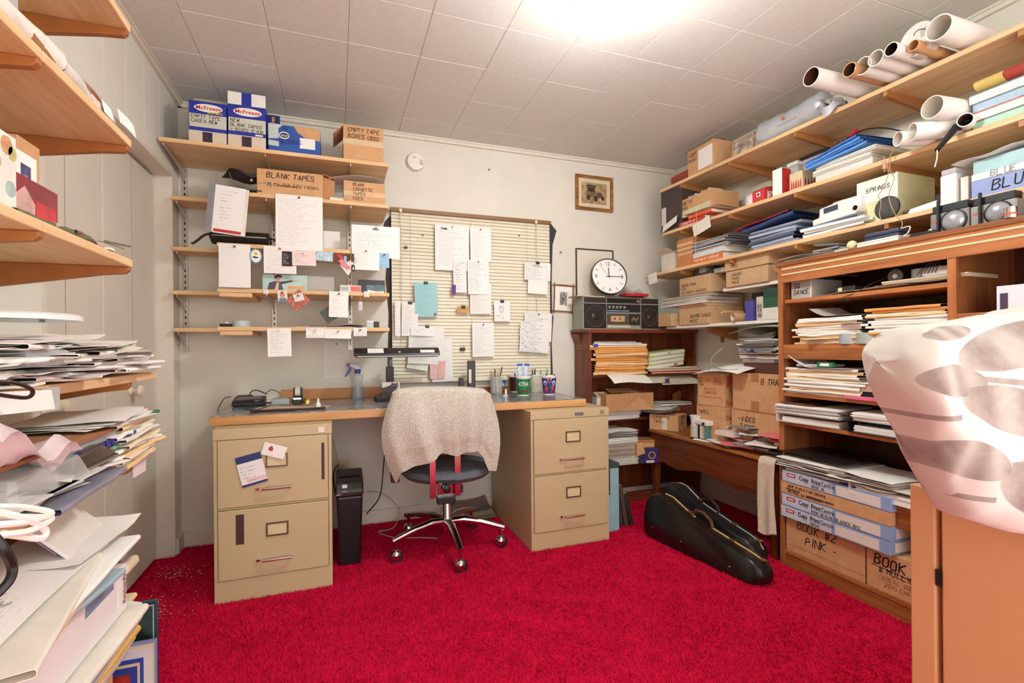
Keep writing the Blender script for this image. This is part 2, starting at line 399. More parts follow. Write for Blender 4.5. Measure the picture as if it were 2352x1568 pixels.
# ceiling of 12-inch tiles
cl = struct('ceiling', MB().box(XL-.2, XR+.1, YF-.1, YB+.1, ZC+.012, ZC+.06), mat('f0ece6', .8, name='ceiling_backing'))
TS = .3174
TILE = mat('dcd8d1', .8, var=.03, vs=40, bump=.25, bs=260, name='ceiling_tile')
tm = MB(); e = .0022; q = TS/2-.0005
tm.add([(-q, -q, .012), (q, -q, .012), (q, q, .012), (-q, q, .012), (-q, -q, e), (q, -q, e), (q, q, e), (-q, q, e), (-q+e, -q+e, 0), (q-e, -q+e, 0), (q-e, q-e, 0), (-q+e, q-e, 0)],
       [(0,1,5,4),(1,2,6,5),(2,3,7,6),(3,0,4,7),(4,5,9,8),(5,6,10,9),(6,7,11,10),(7,4,8,11),(8,9,10,11),(3,2,1,0)])
tme = _mesh('ceiling_tile', tm, TILE)
Mc = PM[cl.name].inverted()
x0 = .376-TS*4+TS/2; y0 = 2.262+TS*2.5
for i in range(11):
    for j in range(13):
        piece('ceiling_tile', tme, cl, Mc @ T(x0+i*TS, y0-j*TS, ZC+rnd.uniform(0, .0012)))
# crown strips and baseboards
struct('trim_4', MB().box(XL, XR, YB-.018, YB, ZC-.028, ZC).box(XL, XR, YB-.026, YB-.018, ZC-.010, ZC), TRIMM)
struct('trim_5', MB().box(XL, XL+.018, YF, YB, ZC-.028, ZC).box(XL+.018, XL+.026, YF, YB, ZC-.010, ZC), TRIMM)
struct('trim_6', MB().box(XR-.018, XR, YF, YB, ZC-.028, ZC).box(XR-.026, XR-.018, YF, YB, ZC-.010, ZC), TRIMM)
struct('baseboard_back', MB().box(XL, XR, YB-.014, YB, 0, .085), TRIMM, bv=.003)
struct('baseboard_right', MB().box(XR-.014, XR, YF, YB, 0, .085), TRIMM, bv=.003)
struct('baseboard_left', MB().box(XL-.002, XL+.012, 3.003, YB, 0, .085), TRIMM, bv=.003)

# ------------------------------------------------------------------ ceiling light
def ceiling_light():
    c = Vector((.945, 1.48, ZC))
    t = thing('ceiling_light', 'ceiling light fixture with a cluster of white glass globes', 'ceiling light', T(*c))
    wm = mat('f4f2ee', .35, var=0, name='white_enamel')
    part('base_plate', MB().lathe([(.085, 0), (.085, -.02), (.06, -.034), (.0001, -.036)], 28), wm, t, smooth=True)
    gm = mat('f5fdfb', .3, var=0, emit=LAMP, name='lit_opal_glass')
    for gx, gy in ((-.085, .04), (.085, -.04), (-.02, -.135)):  # the last globe is unseen, added to brighten the left wall
        g = Vector((gx, gy, -.165))
        part('arm', MB().tube([(0, 0, -.025), (g.x*.5, g.y*.5, -.045), (g.x*.95, g.y*.95, -.075), (g.x, g.y, -.105)], .014, 8), wm, t, smooth=True)
        part('socket', MB().lathe([(.02, 0), (.034, -.006), (.034, -.03), (.03, -.034)], 20, (g.x, g.y, -.088)), wm, t, smooth=True)
        part('globe', MB().sphere(g, .068, 24, 16), gm, t, smooth=True)
        part('added_uplight_block', MB().lathe([(.074, .022), (.074, .034), (.066, .056), (.036, .078), (.034, .078), (.062, .054), (.0705, .032), (.0705, .022)], 28, tuple(g), cap=False), wm, t, smooth=.6)  # cups added over the globes to keep their upward light off the ceiling
ceiling_light()

# ------------------------------------------------------------------ shelves on the back wall
def upright(name_parent, x, z0, z1, y=YB, s=1):
    return MB().box(x-.012, x+.012, y-.012, y, z0, z1)
ALU = mat('c9c2b6', .4, .6, var=.04, name='painted_steel')
def slots(x, z0, z1, y):
    mb = MB(); z = z0+.03
    while z < z1-.02:
        mb.box(x-.0035, x+.0035, y-.0128, y-.0118, z, z+.014); z += .032
    return mb
UPX = (-.772, -.334, .08)
for k, (x, lab) in enumerate(zip(UPX, ('corner', 'middle', 'window-side'))):
    t = thing('shelf_standard', 'slotted steel shelf upright on the back wall, the %s one' % lab, 'shelf upright', T(x, YB, 1.07), 'shelf uprights on the back wall')
    part('channel', upright(None, x, 1.07 if k != 1 else 1.2, 2.2 if k != 0 else 2.24), ALU, t, world=True)
    part('slots', slots(x, 1.09, 2.18, YB), BLACK, t, world=True)
BSH = [(2.095, None, 2.745), (1.872, 2.94, 2.76), (1.61, 2.935, 2.76), (1.384, 2.93, 2.76), (1.192, 2.945, 2.76)]
ORD = ('topmost', 'second from the top', 'third from the top', 'fourth from the top', 'lowest')
def bracket(mb, x, z, y0, y1, th=.004, drop=.06):
    mb.prism([(y1, z), (y0+.01, z), (y0+.012, z-.012), (y1-.05, z-drop*.6), (y1, z-drop)], x-th/2, x+th/2, 'x')
for k, (z, yn, yw) in enumerate(BSH):
    t = thing('wall_shelf', 'pine shelf board on the back wall, %s of five' % ORD[k], 'shelf', T(-.25, YB, z-.02), 'pine shelves on the back wall')
    if yn is None: part('board', MB().box(-.79, .278, yw, YB-.012, z-.02, z), PINE_X, t, world=True, bv=.002)
    else:
        part('board', MB().box(-.79, -.555, yn, YB-.012, z-.02, z), PINE_X, t, world=True, bv=.002)
        part('board', MB().box(-.553, .278, yw, YB-.012, z-.02, z), PINE_X, t, world=True, bv=.002)
        if k >= 3: part('cleat', MB().box(-.545, -.40, yw+.005, YB-.03, z-.042, z-.0205), PINE_Y, t, world=True, bv=.002)
    for x in UPX:
        mb = MB(); bracket(mb, x, z-.0205 - (.0 if (k < 3 or x < -.6) else 0), (yn if (yn and x < -.6) else yw)+.005, YB-.0125, drop=.075)
        part('bracket', mb, ALU, t, world=True)

# ------------------------------------------------------------------ shelves on the right wall
XSH = 2.15
RSH = [('topmost', 2.175, 2.14, 2.86), ('middle', 1.868, 1.838, 2.84), ('lowest', 1.60, 1.595, 3.04)]
RZ = {}
for k, (nm, za, zb, ya) in enumerate(RSH):
    yb = .55
    f = lambda y, za=za, zb=zb: zb + (za-zb)*(y-.95)/(2.86-.95)
    RZ[k] = f
    t = thing('long_wall_shelf', 'long pine shelf on the right wall, %s of three' % nm, 'shelf', T(2.32, 1.7, f(1.7)-.02), 'long pine shelves on the right wall')
    for (a, b) in ((ya, 1.99), (1.988, yb)):
        mb = MB(); mb.add([(XSH, a, f(a)-.02), (XR-.012, a, f(a)-.02), (XR-.012, b, f(b)-.02), (XSH, b, f(b)-.02), (XSH, a, f(a)), (XR-.012, a, f(a)), (XR-.012, b, f(b)), (XSH, b, f(b))],
                          [(0,1,2,3),(7,6,5,4),(4,5,1,0),(5,6,2,1),(6,7,3,2),(7,4,0,3)])
        part('board', mb, PINE_Y, t, world=True, bv=.002)
    for y in (2.65, 2.222, 1.795, 1.371, .945):
        z = f(y)-.0205; mb = MB()
        mb.prism([(XSH+.004, z), (XSH+.004, z-.02), (XSH+.02, z-.026), (XR-.05, z-.055), (XR-.0125, z-.07), (XR-.0125, z)], y-.008, y+.008, 'y')
        part('bracket', mb, mat('a8703c', .5, name='brown_bracket'), t, world=True)
for y in (2.65, 2.222, 1.795, 1.371, .945):
    lab = {2.65: 'farthest from the camera', 2.222: 'second from the back corner', 1.795: 'third from the back corner', 1.371: 'fourth from the back corner', .945: 'nearest to the camera'}[y]
    solo('shelf_standard', MB().box(XR-.012, XR, y-.01, y+.01, 1.1, 2.2), mat('9a6a3c', .5, name='brown_steel'), 'brown steel shelf upright on the right wall, ' + lab, 'shelf upright', 'shelf uprights on the right wall')
# two short white shelves below
WSH = mat('efe9df', .5, var=.02, name='white_melamine')
def short_shelf(xf, ya, yb, z, lab):
    t = thing('short_wall_shelf', lab, 'shelf', T(2.36, (ya+yb)/2, z-.018), 'short white shelves in the right corner')
    part('board', MB().box(xf, XR-.012, yb, ya, z-.018, z), WSH, t, world=True, bv=.002)
    for y in (ya-.35, yb+.06):
        part('bracket', MB().prism([(xf+.05, z-.0185), (XR-.0125, z-.0185), (XR-.0125, z-.10), (XR-.04, z-.10), (xf+.05, z-.045)], y-.012, y+.012, 'y'), mat('a8703c', .5, name='brown_bracket'), t, world=True)
short_shelf(2.2, 2.87, 1.86, 1.215, 'short white shelf holding square dance cartons, the lower one')
short_shelf(2.2, 2.33, 1.86, 1.42, 'short white shelf behind the bookcase, the upper one')

# ------------------------------------------------------------------ shelves on the left wall
XLF = -.50
LSH = [('topmost', 1.925, 1.535, -.4), ('second from the top', 1.625, 1.535, -.4), ('third from the top', 1.312, 1.535, -.4), ('at door-knob height', 1.012, 1.71, -.4), ('at waist height', .795, 1.615, -.4)]
BRK = mat('a5642f', .5, var=.08, name='brown_bracket_wood')
for nm, z, ya, yb in LSH:
    t = thing('side_wall_shelf', 'pine shelf on the left wall, %s' % nm, 'shelf', T(-.65, .8, z-.02), 'pine shelves on the left wall')
    for a, b in ((ya, 1.125), (1.123, .4), (.398, yb)):
        part('board', MB().box(XL+.001, XLF, b, a, z-.02, z), PINE_Y, t, world=True, bv=.0025)
    for y in (1.525, 1.122, .72, .32):
        mb = MB().prism([(XLF-.003, z-.0205), (XLF-.003, z-.03), (XLF-.012, z-.038), (XLF-.06, z-.043), (XL+.001, z-.085), (XL+.001, z-.0205)], y-.009, y+.009, 'y')
        part('bracket', mb, BRK, t, world=True, bv=.002)

# ------------------------------------------------------------------ filing cabinets
FCM = mat('c2ae87', .42, var=.03, vs=3, name='tan_enamel')
def filing_cabinet(x, y, lab, rz=0, lock=True):
    wd, dp, h = .468, .66, .738
    t = thing('filing_cabinet', lab, 'filing cabinet', T(x, y, 0, rz), 'filing cabinets under the desk')
    part('body', MB().box(0, wd, .012, dp, 0, h).box(0, wd, 0, .012, 0, .094).box(0, wd, 0, .012, .693, h).box(0, .014, 0, .012, .094, .693).box(wd-.014, wd, 0, .012, .094, .693).box(.014, wd-.014, 0, .012, .394, .402), FCM, t, bv=.002)
    part('top_band', MB().box(-.002, wd+.002, -.003, .02, h-.045, h+.001).box(-.002, .004, .02, dp, h-.045, h+.001).box(wd-.004, wd+.002, .02, dp, h-.045, h+.001), FCM, t, bv=.002)
    for z0, z1 in ((.404, .691), (.097, .392)):
        d = part('drawer', MB().box(.016, wd-.016, -.006, .011, z0, z1), FCM, t, bv=.003)
        zc = z1-.098
        cx = wd*.52
        mb = MB(); a, b, q_ = .044, .029, .006
        mb.box(cx-a, cx+a, -.011, -.006, zc+b-q_, zc+b).box(cx-a, cx+a, -.011, -.006, zc-b, zc-b+q_).box(cx-a, cx-a+q_, -.011, -.006, zc-b+q_, zc+b-q_).box(cx+a-q_, cx+a, -.011, -.006, zc-b+q_, zc+b-q_)
        part('label_holder', mb, mat('6e5a44', .35, .7, var=.05, name='bronze'), d)
        part('label_card', MB().box(cx-a+q_, cx+a-q_, -.0075, -.0062, zc-b+q_, zc+b-q_), mat('d8c49c', .7, name='card_stock'), d)
        zh = z0+.072
        part('handle', MB().tube([(cx-.055, -.006, zh-.004), (cx-.055, -.03, zh), (cx+.055, -.03, zh), (cx+.055, -.006, zh-.004)], .0055, 8), CHROME, d, smooth=True)
        part('thumb_latch', MB().box(cx-.083, cx-.068, -.017, -.006, zh-.006, zh+.006), CHROME, d, bv=.002)
    if lock: part('name_plate', MB().box(wd*.55, wd*.66, -.0055, -.003, h-.034, h-.018), mat('7d7290', .4, .4, name='purple_metal'), t)
    part('corner_sticker', MB().box(wd-.055, wd-.030, -.0042, -.003, h-.036, h-.012), OFFW if not lock else mat('a99a80', .4, .5, name='lock_metal'), t)
    return t
fl = filing_cabinet(-.492, 2.355, 'tan two-drawer filing cabinet with brown tape strips, under the left end of the desk', .006, False)
BT = mat('4a2626', .6, var=.08, name='brown_tape')
part('tape_strip', MB().box(.425, .437, -.0075, -.0061, .49, .655), BT, fl)
part('tape_strip', MB().box(.083, .114, -.0075, -.0061, .245, .372), BT, fl)
fr = filing_cabinet(.956, 2.368, 'tan two-drawer filing cabinet under the right end of the desk, beside the blue case', .004, True)

# ------------------------------------------------------------------ desk top resting on the two cabinets
DZ = .782
def desk():
    t = thing('desk', 'long wooden desktop with a grey marbled surface across the two filing cabinets', 'desk', T(.4, 2.75, .74))
    part('slab', MB().box(-.528, 1.337, 2.465, 3.09, .7402, .779), wood('d6a06a', 'c08850', 'x', .6, .45, .6, 'honey_wood'), t, world=True, bv=.002)
    m = bpy.data.materials.new('marbled_vinyl'); m.use_nodes = True; nt = m.node_tree; L = nt.links.new; b = nt.nodes['Principled BSDF']
    b.inputs['Roughness'].default_value = .18
    tc = nt.nodes.new('ShaderNodeTexCoord'); mp = nt.nodes.new('ShaderNodeMapping'); mp.inputs['Scale'].default_value = (5, 9, 5); L(tc.outputs['Object'], mp.inputs[0])
    n = nt.nodes.new('ShaderNodeTexNoise'); n.inputs['Scale'].default_value = 2.2; n.inputs['Detail'].default_value = 7; n.inputs['Distortion'].default_value = 2.2; L(mp.outputs[0], n.inputs['Vector'])
    r = nt.nodes.new('ShaderNodeValToRGB'); el = r.color_ramp.elements
    el[0].position = .3; el[0].color = lin('3f4048'); el[1].position = .72; el[1].color = lin('b9b4b0'); k = el.new(.5); k.color = lin('7d7c80')
    L(n.outputs['Fac'], r.inputs[0]); L(r.outputs[0], b.inputs['Base Color'])
    part('marbled_surface', MB().box(-.526, 1.335, 2.467, 3.088, .779, DZ), m, t, world=True)
    part('back_rail', MB().box(.42, 1.20, 3.06, 3.105, DZ, DZ+.035), wood('9a5f34', '7c4824', 'x', .8, .45, .6, 'brown_wood'), t, world=True, bv=.002)
    part('back_rail', MB().box(-.30, .30, 3.075, 3.105, DZ, DZ+.06), wood('c98f5a', 'b37a48', 'x', .8, .45, .6, 'honey_wood'), t, world=True, bv=.002)
desk()

# ------------------------------------------------------------------ tall walnut bookcase on the right
BX0, BX1, BYA, BYD, BYB, BH = 2.05, 2.40, 1.805, 1.10, .30, 1.478
def tall_bookcase():
    t = thing('tall_bookcase', 'tall walnut bookcase with fluted cornice and crammed shelves on the right', 'bookcase', T(2.2, 1.05, 0))
    edge = wood('c07a48', '9a5a30', 'z', 1, .4, .7, 'walnut_edge'); edy = wood('c07a48', '9a5a30', 'y', 1, .4, .7, 'walnut_edge')
    for y in (BYA, BYD, BYB):
        part('side_panel', MB().box(BX0, BX1, y-.024, y, 0, BH-.02), WALNUT, t, world=True, bv=.001)
        part('edge_strip', MB().box(BX0-.003, BX0, y-.025, y+.001, 0, BH-.02), edge, t, world=True)
    part('back_panel', MB().box(BX1, BX1+.008, BYB-.02, BYA, .05, BH), wood('5c3016', '3c1c0c', 'z', 1, .45, .9, 'dark_veneer'), t, world=True)
    part('top', MB().box(BX0-.012, BX1+.01, BYB-.03, BYA+.008, BH-.02, BH), WALNUT_Y, t, world=True, bv=.003)
    c = part('cornice', MB().box(BX0-.006, BX0+.012, BYB-.025, BYA-.024, BH-.10, BH-.02), edy, t, world=True)
    for z in (BH-.035, BH-.062): part('gilt_bead', MB().tube([(BX0-.006, BYB-.02, z), (BX0-.006, BYA-.026, z)], .0045, 8), mat('e2cda2', .4, var=.03, name='cream_bead'), c, world=True, smooth=True)
    part('plinth', MB().box(BX0+.004, BX0+.02, BYB, BYA-.024, 0, .07), WALNUT_Y, t, world=True)
    for ya, yb, zs in ((BYA-.024, BYD, ((1.296, .018, 0), (1.078, .018, .05), (.845, .016, 0), (.705, .016, 0), (.452, .018, .075), (.082, .016, 0))),
                       (BYD-.024, BYB, ((1.18, .018, 0), (.845, .018, .03), (.45, .018, 0), (.082, .016, 0)))):
        for z, th, ap in zs:
            xf = BX0+(.012 if z > 1.2 else 0)
            s_ = part('shelf', MB().box(xf, BX1, yb, ya, z-th, z), edy, t, world=True, bv=.001)
            if ap: part('apron', MB().box(xf, xf+.016, yb, ya, z-th-ap, z-th), WALNUT_Y, s_, world=True)
tall_bookcase()

# ------------------------------------------------------------------ small mahogany bookcase in the corner
CX0, CX1, CY0, CY1, CH = 1.59, 2.47, 2.885, 3.095, 1.195
def corner_bookcase():
    t = thing('corner_bookcase', 'small dark red mahogany bookcase in the corner under the stereo', 'bookcase', T(2.0, 3.0, 0))
    for x in (CX0, CX1-.02): part('side_panel', MB().box(x, x+.02, CY0, CY1, 0, CH-.025), MAHOG, t, world=True, bv=.001)
    part('back_panel', MB().box(CX0+.02, CX1-.02, CY1-.01, CY1, .04, CH-.025), MAHOG, t, world=True)
    part('top', MB().prism([(CX0-.035, CH), (CX1+.01, CH), (CX1+.01, CH-.025), (CX0-.01, CH-.025), (CX0-.03, CH-.018)], CY0-.012, CY1, 'y'), MAHOG_X, t, world=True, bv=.002)
    part('corbel', MB().prism([(CX0-.03, CH-.026), (CX0, CH-.026), (CX0, CH-.09), (CX0-.006, CH-.085), (CX0-.012, CH-.06), (CX0-.024, CH-.04)], CY0+.12, CY1, 'y'), MAHOG, t, world=True)
    for z in (.886, .585, .285):
        part('shelf', MB().box(CX0+.02, CX1-.02, CY0+.004, CY1-.01, z-.018, z), MAHOG_X, t, world=True, bv=.001)
    part('plinth', MB().box(CX0+.02, CX1-.02, CY0+.01, CY0+.025, 0, .06), MAHOG_X, t, world=True)
corner_bookcase()

# ------------------------------------------------------------------ low table along the right wall
TZ = .505; TX0, TX1, TYA, TYB = 2.045, 2.44, 2.86, 1.815
def low_table():
    t = thing('low_table', 'low dark wooden table with scalloped apron between the bookcases', 'table', T(2.24, 2.34, 0))
    part('table_top', MB().box(TX0-.012, TX1, TYB, TYA, TZ-.018, TZ), wood('b5733f', '8e5328', 'y', 1, .4, .7, 'brown_wood'), t, world=True, bv=.002)
    n = 16; pts = [(TYB+.03, TZ-.019), (TYA-.03, TZ-.019)]
    for i in range(n+1):
        u = i/n; y = TYA-.03+(TYB-TYA+.06)*u
        e = min(u, 1-u)
        pts.append((y, TZ-.20-(.10*max(0, 1-e/.10)**1.5)+.018*math.cos(u*math.pi*4)))
    part('apron', MB().prism(pts, TX0, TX0+.018, 'x'), wood('7c3c1e', '542410', 'y', 1, .4, .8, 'reddish_wood'), t, world=True)
    for y in (TYB+.012, TYA-.06):
        for x in (TX0, TX1-.05):
            mb = MB(); lv = [(TZ-.019, .05), (TZ-.24, .05), (TZ-.34, .04), (.10, .03), (.03, .034), (0, .03)]
            for (za, wa), (zb, wb) in zip(lv, lv[1:]):
                c = Vector((x+.025, y+.024, 0)); a, b = wa/2, wb/2
                mb.add([(c.x-b, c.y-b, zb), (c.x+b, c.y-b, zb), (c.x+b, c.y+b, zb), (c.x-b, c.y+b, zb), (c.x-a, c.y-a, za), (c.x+a, c.y-a, za), (c.x+a, c.y+a, za), (c.x-a, c.y+a, za)],
                       [(0,3,2,1),(4,5,6,7),(0,1,5,4),(1,2,6,5),(2,3,7,6),(3,0,4,7)])
            part('leg', mb, wood('7c3c1e', '542410', 'z', 1, .4, .8, 'reddish_wood'), t, world=True)
low_table()

# ------------------------------------------------------------------ tan cabinet in the right foreground
NCX, NCZ = 1.06, .80
def near_cabinet():
    t = thing('storage_cabinet', 'tan storage cabinet in the right foreground under the leaf-print duvet', 'cabinet', T(1.35, .35, 0))
    tm_ = mat('cf9a6c', .5, var=.03, vs=4, name='tan_laminate')
    part('carcass', MB().box(NCX+.02, 1.62, .02, .634, .0, NCZ), tm_, t, world=True, bv=.003)
    part('stile', MB().box(NCX, NCX+.02, .593, .636, 0, NCZ), tm_, t, world=True, bv=.003)
    d = part('door', MB().box(NCX, NCX+.018, .03, .583, .03, NCZ-.02), tm_, t, world=True, bv=.003)
    [part('hinge', MB().box(NCX-.002, NCX+.003, .584, .592, z, z+.03), BLACK, d, world=True) for z in (.62, .2)]
near_cabinet()
# ================================================================== ITEM BUILDERS
RB = Matrix.Identity(4)                                    # frame on the back wall: x right, y into the wall, z up
RR = Matrix.Rotation(-math.pi/2,4,'Z')                   # the same on the right wall
RL = Matrix.Rotation(math.pi/2,4,'Z')                    # and on the left wall
UPR = Matrix(((1,0,0,0),(0,0,-1,0),(0,1,0,0),(0,0,0,1)))   # sheet frame: x right, y up, z towards the viewer
def at(p,base=RB,rz=0):return Matrix.Translation(p) @ base @ Matrix.Rotation(rz,4,'Z')
def shelfbox(u0,u1,vt,zb,plane,wall='R',dep=.2,rz=0):
    """frame and size of a box standing on height zb with its front on the given plane, between photo columns u0 and u1, top at row vt"""
    if wall == 'R':
        a = px(u0,vt,X=plane);b = px(u1,vt,X=plane);p = Vector((plane,a.y,zb));wd = a.y-b.y;base = RR;h = px((u0+u1)/2,vt,X=plane).z-zb
    else:
        a = px(u0,vt,Y=plane);b = px(u1,vt,Y=plane);p = Vector((a.x,plane,zb));wd = b.x-a.x;base = RB;h = px((u0+u1)/2,vt,Y=plane).z-zb
    return at(p,base,rz),abs(wd),h
def carton(M,w,d,h,label,group=None,m=None,top='closed',name='carton',lines=None,lh=.025,lpos=None,seed=1,side_lines=None,cat='box',wd=None,fit=None):
    m = m or CARD;t = thing(name,label,cat,M,group)
    if top == 'closed':
        part('body',MB().box(0,w,0,d,0,h),m,t,bv=.0025)
        part('flap_seam',MB().box(.002,w-.002,d*.5-.0015,d*.5+.0015,h-.0005,h+.0006),CARD2,t)
    else:
        k = .003;b = MB().box(0,w,0,d,0,k).box(0,w,0,k,k,h).box(0,w,d-k,d,k,h).box(0,k,k,d-k,k,h).box(w-k,w,k,d-k,k,h)
        part('body',b,m,t)
        if top == 'flaps':
            L = min(w,d)*.45
            for i,(ax,ay,bx,by,nx,ny) in enumerate(((0,0,w,0,0,-1),(w,0,w,d,1,0),(w,d,0,d,0,1),(0,d,0,0,-1,0))):
                an = (.5,.25,.9,.6)[i];cz,cx_ = math.sin(an)*L,math.cos(an)*L
                mb = MB();mb.surf(lambda u,v:(ax+(bx-ax)*u+nx*cx_*v,ay+(by-ay)*u+ny*cx_*v,h+cz*v),1,1,.0025)
                part('flap',mb,m,t)
        elif top == 'lid':
            part('lid',MB().box(-.003,w+.003,-.003,d+.003,h-.02,h+.003),m,t,bv=.002)
    if lines:
        letters(t,lines,FRAME['front'](*(lpos or (w*.12,h*.68)),-.0005),lh,INK,seed,fit=fit or w*.8,wd=wd)
    return t
def hang(u0,v0,u1,v1,plane,m,label,cat='paper',rot=0,pin=None,group=None,wall='B',curl=.004,name='paper_sheet',dz=0,text=None,clip=None,tilt=0):
    uc,vc = (u0+u1)/2,(v0+v1)/2
    kw = {'Y':plane} if wall == 'B' else {'X':plane}
    c = px(uc,vc,**kw);a,b = px(u0,vc,**kw),px(u1,vc,**kw);wd = (b-a).length;h = abs(px(uc,v0,**kw).z-px(uc,v1,**kw).z)
    if rot: 
        cr,sr = abs(math.cos(rot)),abs(math.sin(rot));D = cr*cr-sr*sr
        if D > .2:wd,h = (wd*cr-h*sr)/D,(h*cr-wd*sr)/D
    M = Matrix.Translation(c) @ (RB if wall == 'B' else RR) @ UPR @ Matrix.Rotation(rot,4,'Z') @ Matrix.Rotation(tilt,4,'X')
    sd = rnd.uniform(0,50)
    mb = MB();mb.surf(lambda u,v:((u-.5)*wd,(v-.5)*h,curl*(noise.noise((u*1.7+sd,v*1.7,sd))+(1-v)**2*.8*math.sin(sd))),5,6,.0005)
    if pin or clip or text:
        t = thing(name,label,cat,M,group)
        part('sheet',mb,m,t,smooth=True)
        if pin:
            part('push_pin',MB().lathe([(.0045,0),(.0045,.002),(.0028,.004),(.003,.009),(.005,.0105),(.0001,.011)],10,(0,h/2-.012,.001)),mat(pin,.3,var=0,name='pin_plastic'),t,smooth=True)
        if clip:
            y = h/2
            part('binder_clip',MB().box(-.013,.013,y-.011,y+.005,-.003,.007),BLACK,t,bv=.0015)
            part('clip_wire',MB().tube([(-.008,y+.004,.003),(-.005,y+.02,.006),(.005,y+.02,.006),(.008,y+.004,.003)],.001,5),STEEL,t)
        if text:
            for (s_,fx,fy,hh,mm,kind) in text:
                fm = Matrix.Translation((-wd/2+fx*wd,-h/2+fy*h,.0022+curl))
                if kind == 'type':typed(t,s_,fm,hh,mm,.02)
                else:letters(t,[s_],fm,hh,mm,seed=len(s_))
        return t
    return solo(name,mb,m,label,cat,group,M,smooth=True)
def folder_mesh(w,d,t,seed,bend=.004,nx=8):
    """folded card lying flat, fold at the front (y=0)"""
    n = 5;path = [(d-d*i/n,-t/2) for i in range(n)]+[(t*.5*(1-math.sin(a))*.9,-t/2*math.cos(a)) for a in [math.pi*k/6 for k in range(0,7)]]+[(d*(i+1)/n,t/2) for i in range(n)]
    N = len(path)-1
    def fn(u,v):
        y,z = path[min(N,int(round(v*N)))]
        return ((u-.5)*w,y,t/2+z+bend*(noise.noise((u*2.1+seed,y*5,seed))+.5*noise.noise((u*6,y*9+seed,1))) + (t*.25*(u-.5)**2 if z > 0 else 0))
    mb = MB();mb.surf(fn,nx,N,.0009);return mb
def sheet_mesh(w,d,seed,bend=.004,th=.0006,lift=0):
    mb = MB();mb.surf(lambda u,v:((u-.5)*w,v*d,.001+bend*(noise.noise((u*2+seed,v*2,seed))+.6)+lift*max(0,(u-.7)/.3)**2),7,7,th);return mb
def ream_mesh(w,d,t,seed,n=None,jit=.006):
    """a block of loose sheets: layered, each layer slightly out of line"""
    r = random.Random(seed);mb = MB();n = n or max(4,int(t/.0035));z = 0
    for i in range(n):
        h = t/n;a,b = r.uniform(-jit,jit),r.uniform(-jit,jit);ww,dd = w*r.uniform(.97,1),d*r.uniform(.97,1)
        mb.box(-ww/2+a,ww/2+a,b,b+dd,z,z+h*.82);z += h
    return mb
_NW = ('lowest','second','third','fourth','fifth','sixth','seventh','eighth','ninth','tenth','eleventh','twelfth','thirteenth','fourteenth','fifteenth','sixteenth')
def nth(k,n):return 'lowest one' if k == 0 else 'topmost one' if k == n-1 else _NW[k]+' from the bottom'
CNAME = {'white_paper':'white','off_white_paper':'off-white','manila':'manila','orange_envelope':'orange','manila_dark':'dark manila','pale_manila':'cream','printed_paper':'printed','grey_white_paper':'greyish','mauve_paper':'mauve'}
def colour_of(m):return CNAME.get(m.name.split('.')[0],'pale')
def pile(M,spec,label,cat,group,seed=1,name=None):
    """things lying on one another: spec rows are (kind, width, depth, thickness, material, turn, dx, dy)"""
    z = 0;out = []
    for i,(kind,w,d,t,m,rz,dx,dy) in enumerate(spec):
        sd = seed*3.7+i*1.3
        F = M @ T(dx,dy,z,rz)
        if kind == 'folder':mb = folder_mesh(w,d,t,sd);nm = 'folder'
        elif kind == 'paper':mb = sheet_mesh(w,d,sd,.006);nm = 'paper_sheet'
        elif kind == 'ream':mb = ream_mesh(w,d,t,i+seed*5);nm = 'paper_bundle'
        else:mb = MB().box(-w/2,w/2,0,d,0,t);nm = 'booklet'
        o = solo(name or nm,mb,m,(label if len(spec) == 1 else label+', '+nth(i,len(spec))) if not isinstance(label,(list,tuple)) else label[i],cat,group,F,smooth=(kind in ('folder','paper')),bv=.001 if kind == 'block' else 0)
        out.append(o);z += t
    return out
def book(M,w,d,t,cover,label,group=None,cat='book',pages=None,lines=None,name='book'):
    """book lying flat, spine at the front (y=0)"""
    o = thing(name,label,cat,M,group)
    part('cover',MB().box(0,w,0,d,0,.002).box(0,w,0,d,t-.002,t).box(0,w,-.001,.002,0,t),cover,o,bv=.0008)
    part('pages',MB().box(.003,w-.003,.002,d-.004,.002,t-.002),pages or OFFW,o)
    if lines:letters(o,lines,FRAME['front'](w*.1,t*.3,-.0012),t*.45,WHITE,fit=w*.8)
    return o
def binder(M,w,d,t,cover,label,group=None,rings=True):
    """ring binder lying flat; its open side looks to the front, spine at the back"""
    o = thing('ring_binder',label,'binder',M,group)
    part('cover',MB().box(0,w,0,d,0,.003).box(0,w,0,d,t-.003,t).box(0,.003,0,d,.003,t-.003),cover,o,bv=.001)
    part('pages',ream_mesh(w*.9,d*.93,t*.55,int(w*1000),jit=.003),WHITE,o).location = (w*.53,d*.03,.004)
    if rings:
        part('ring',MB().tube([(w*.06+.018*math.cos(a),d*.12,.006+t*.4+t*.42*math.sin(a)) for a in [math.pi*2*k/14 for k in range(15)]],.0015,5),STEEL,o,smooth=True)
    return o
def roll(M,L,ro,label,group,m=None,inner=None,th=.003,name='paper_tube'):
    return solo(name,MB().pipe(ro,ro-th,L,20,0,1),[m or WHITE,inner or OFFW],label,'paper tube',group,M,smooth=.5)
def cable(pts,r,m,label,cat='cable',group=None,name='cable',n=6):
    # Catmull-Rom through the points
    P = [Vector(p) for p in pts];P = [P[0]*2-P[1]]+P+[P[-1]*2-P[-2]];out = []
    for i in range(1,len(P)-2):
        for k in range(6):
            t = k/6;a,b,c,d = P[i-1:i+3]
            out.append(.5*((2*b)+(c-a)*t+(2*a-5*b+4*c-d)*t*t+(3*b-a-3*c+d)*t**3))
    out.append(P[-2])
    mb = MB();mb.tube(out,r,n)
    return solo(name,mb,m,label,cat,group,smooth=True)

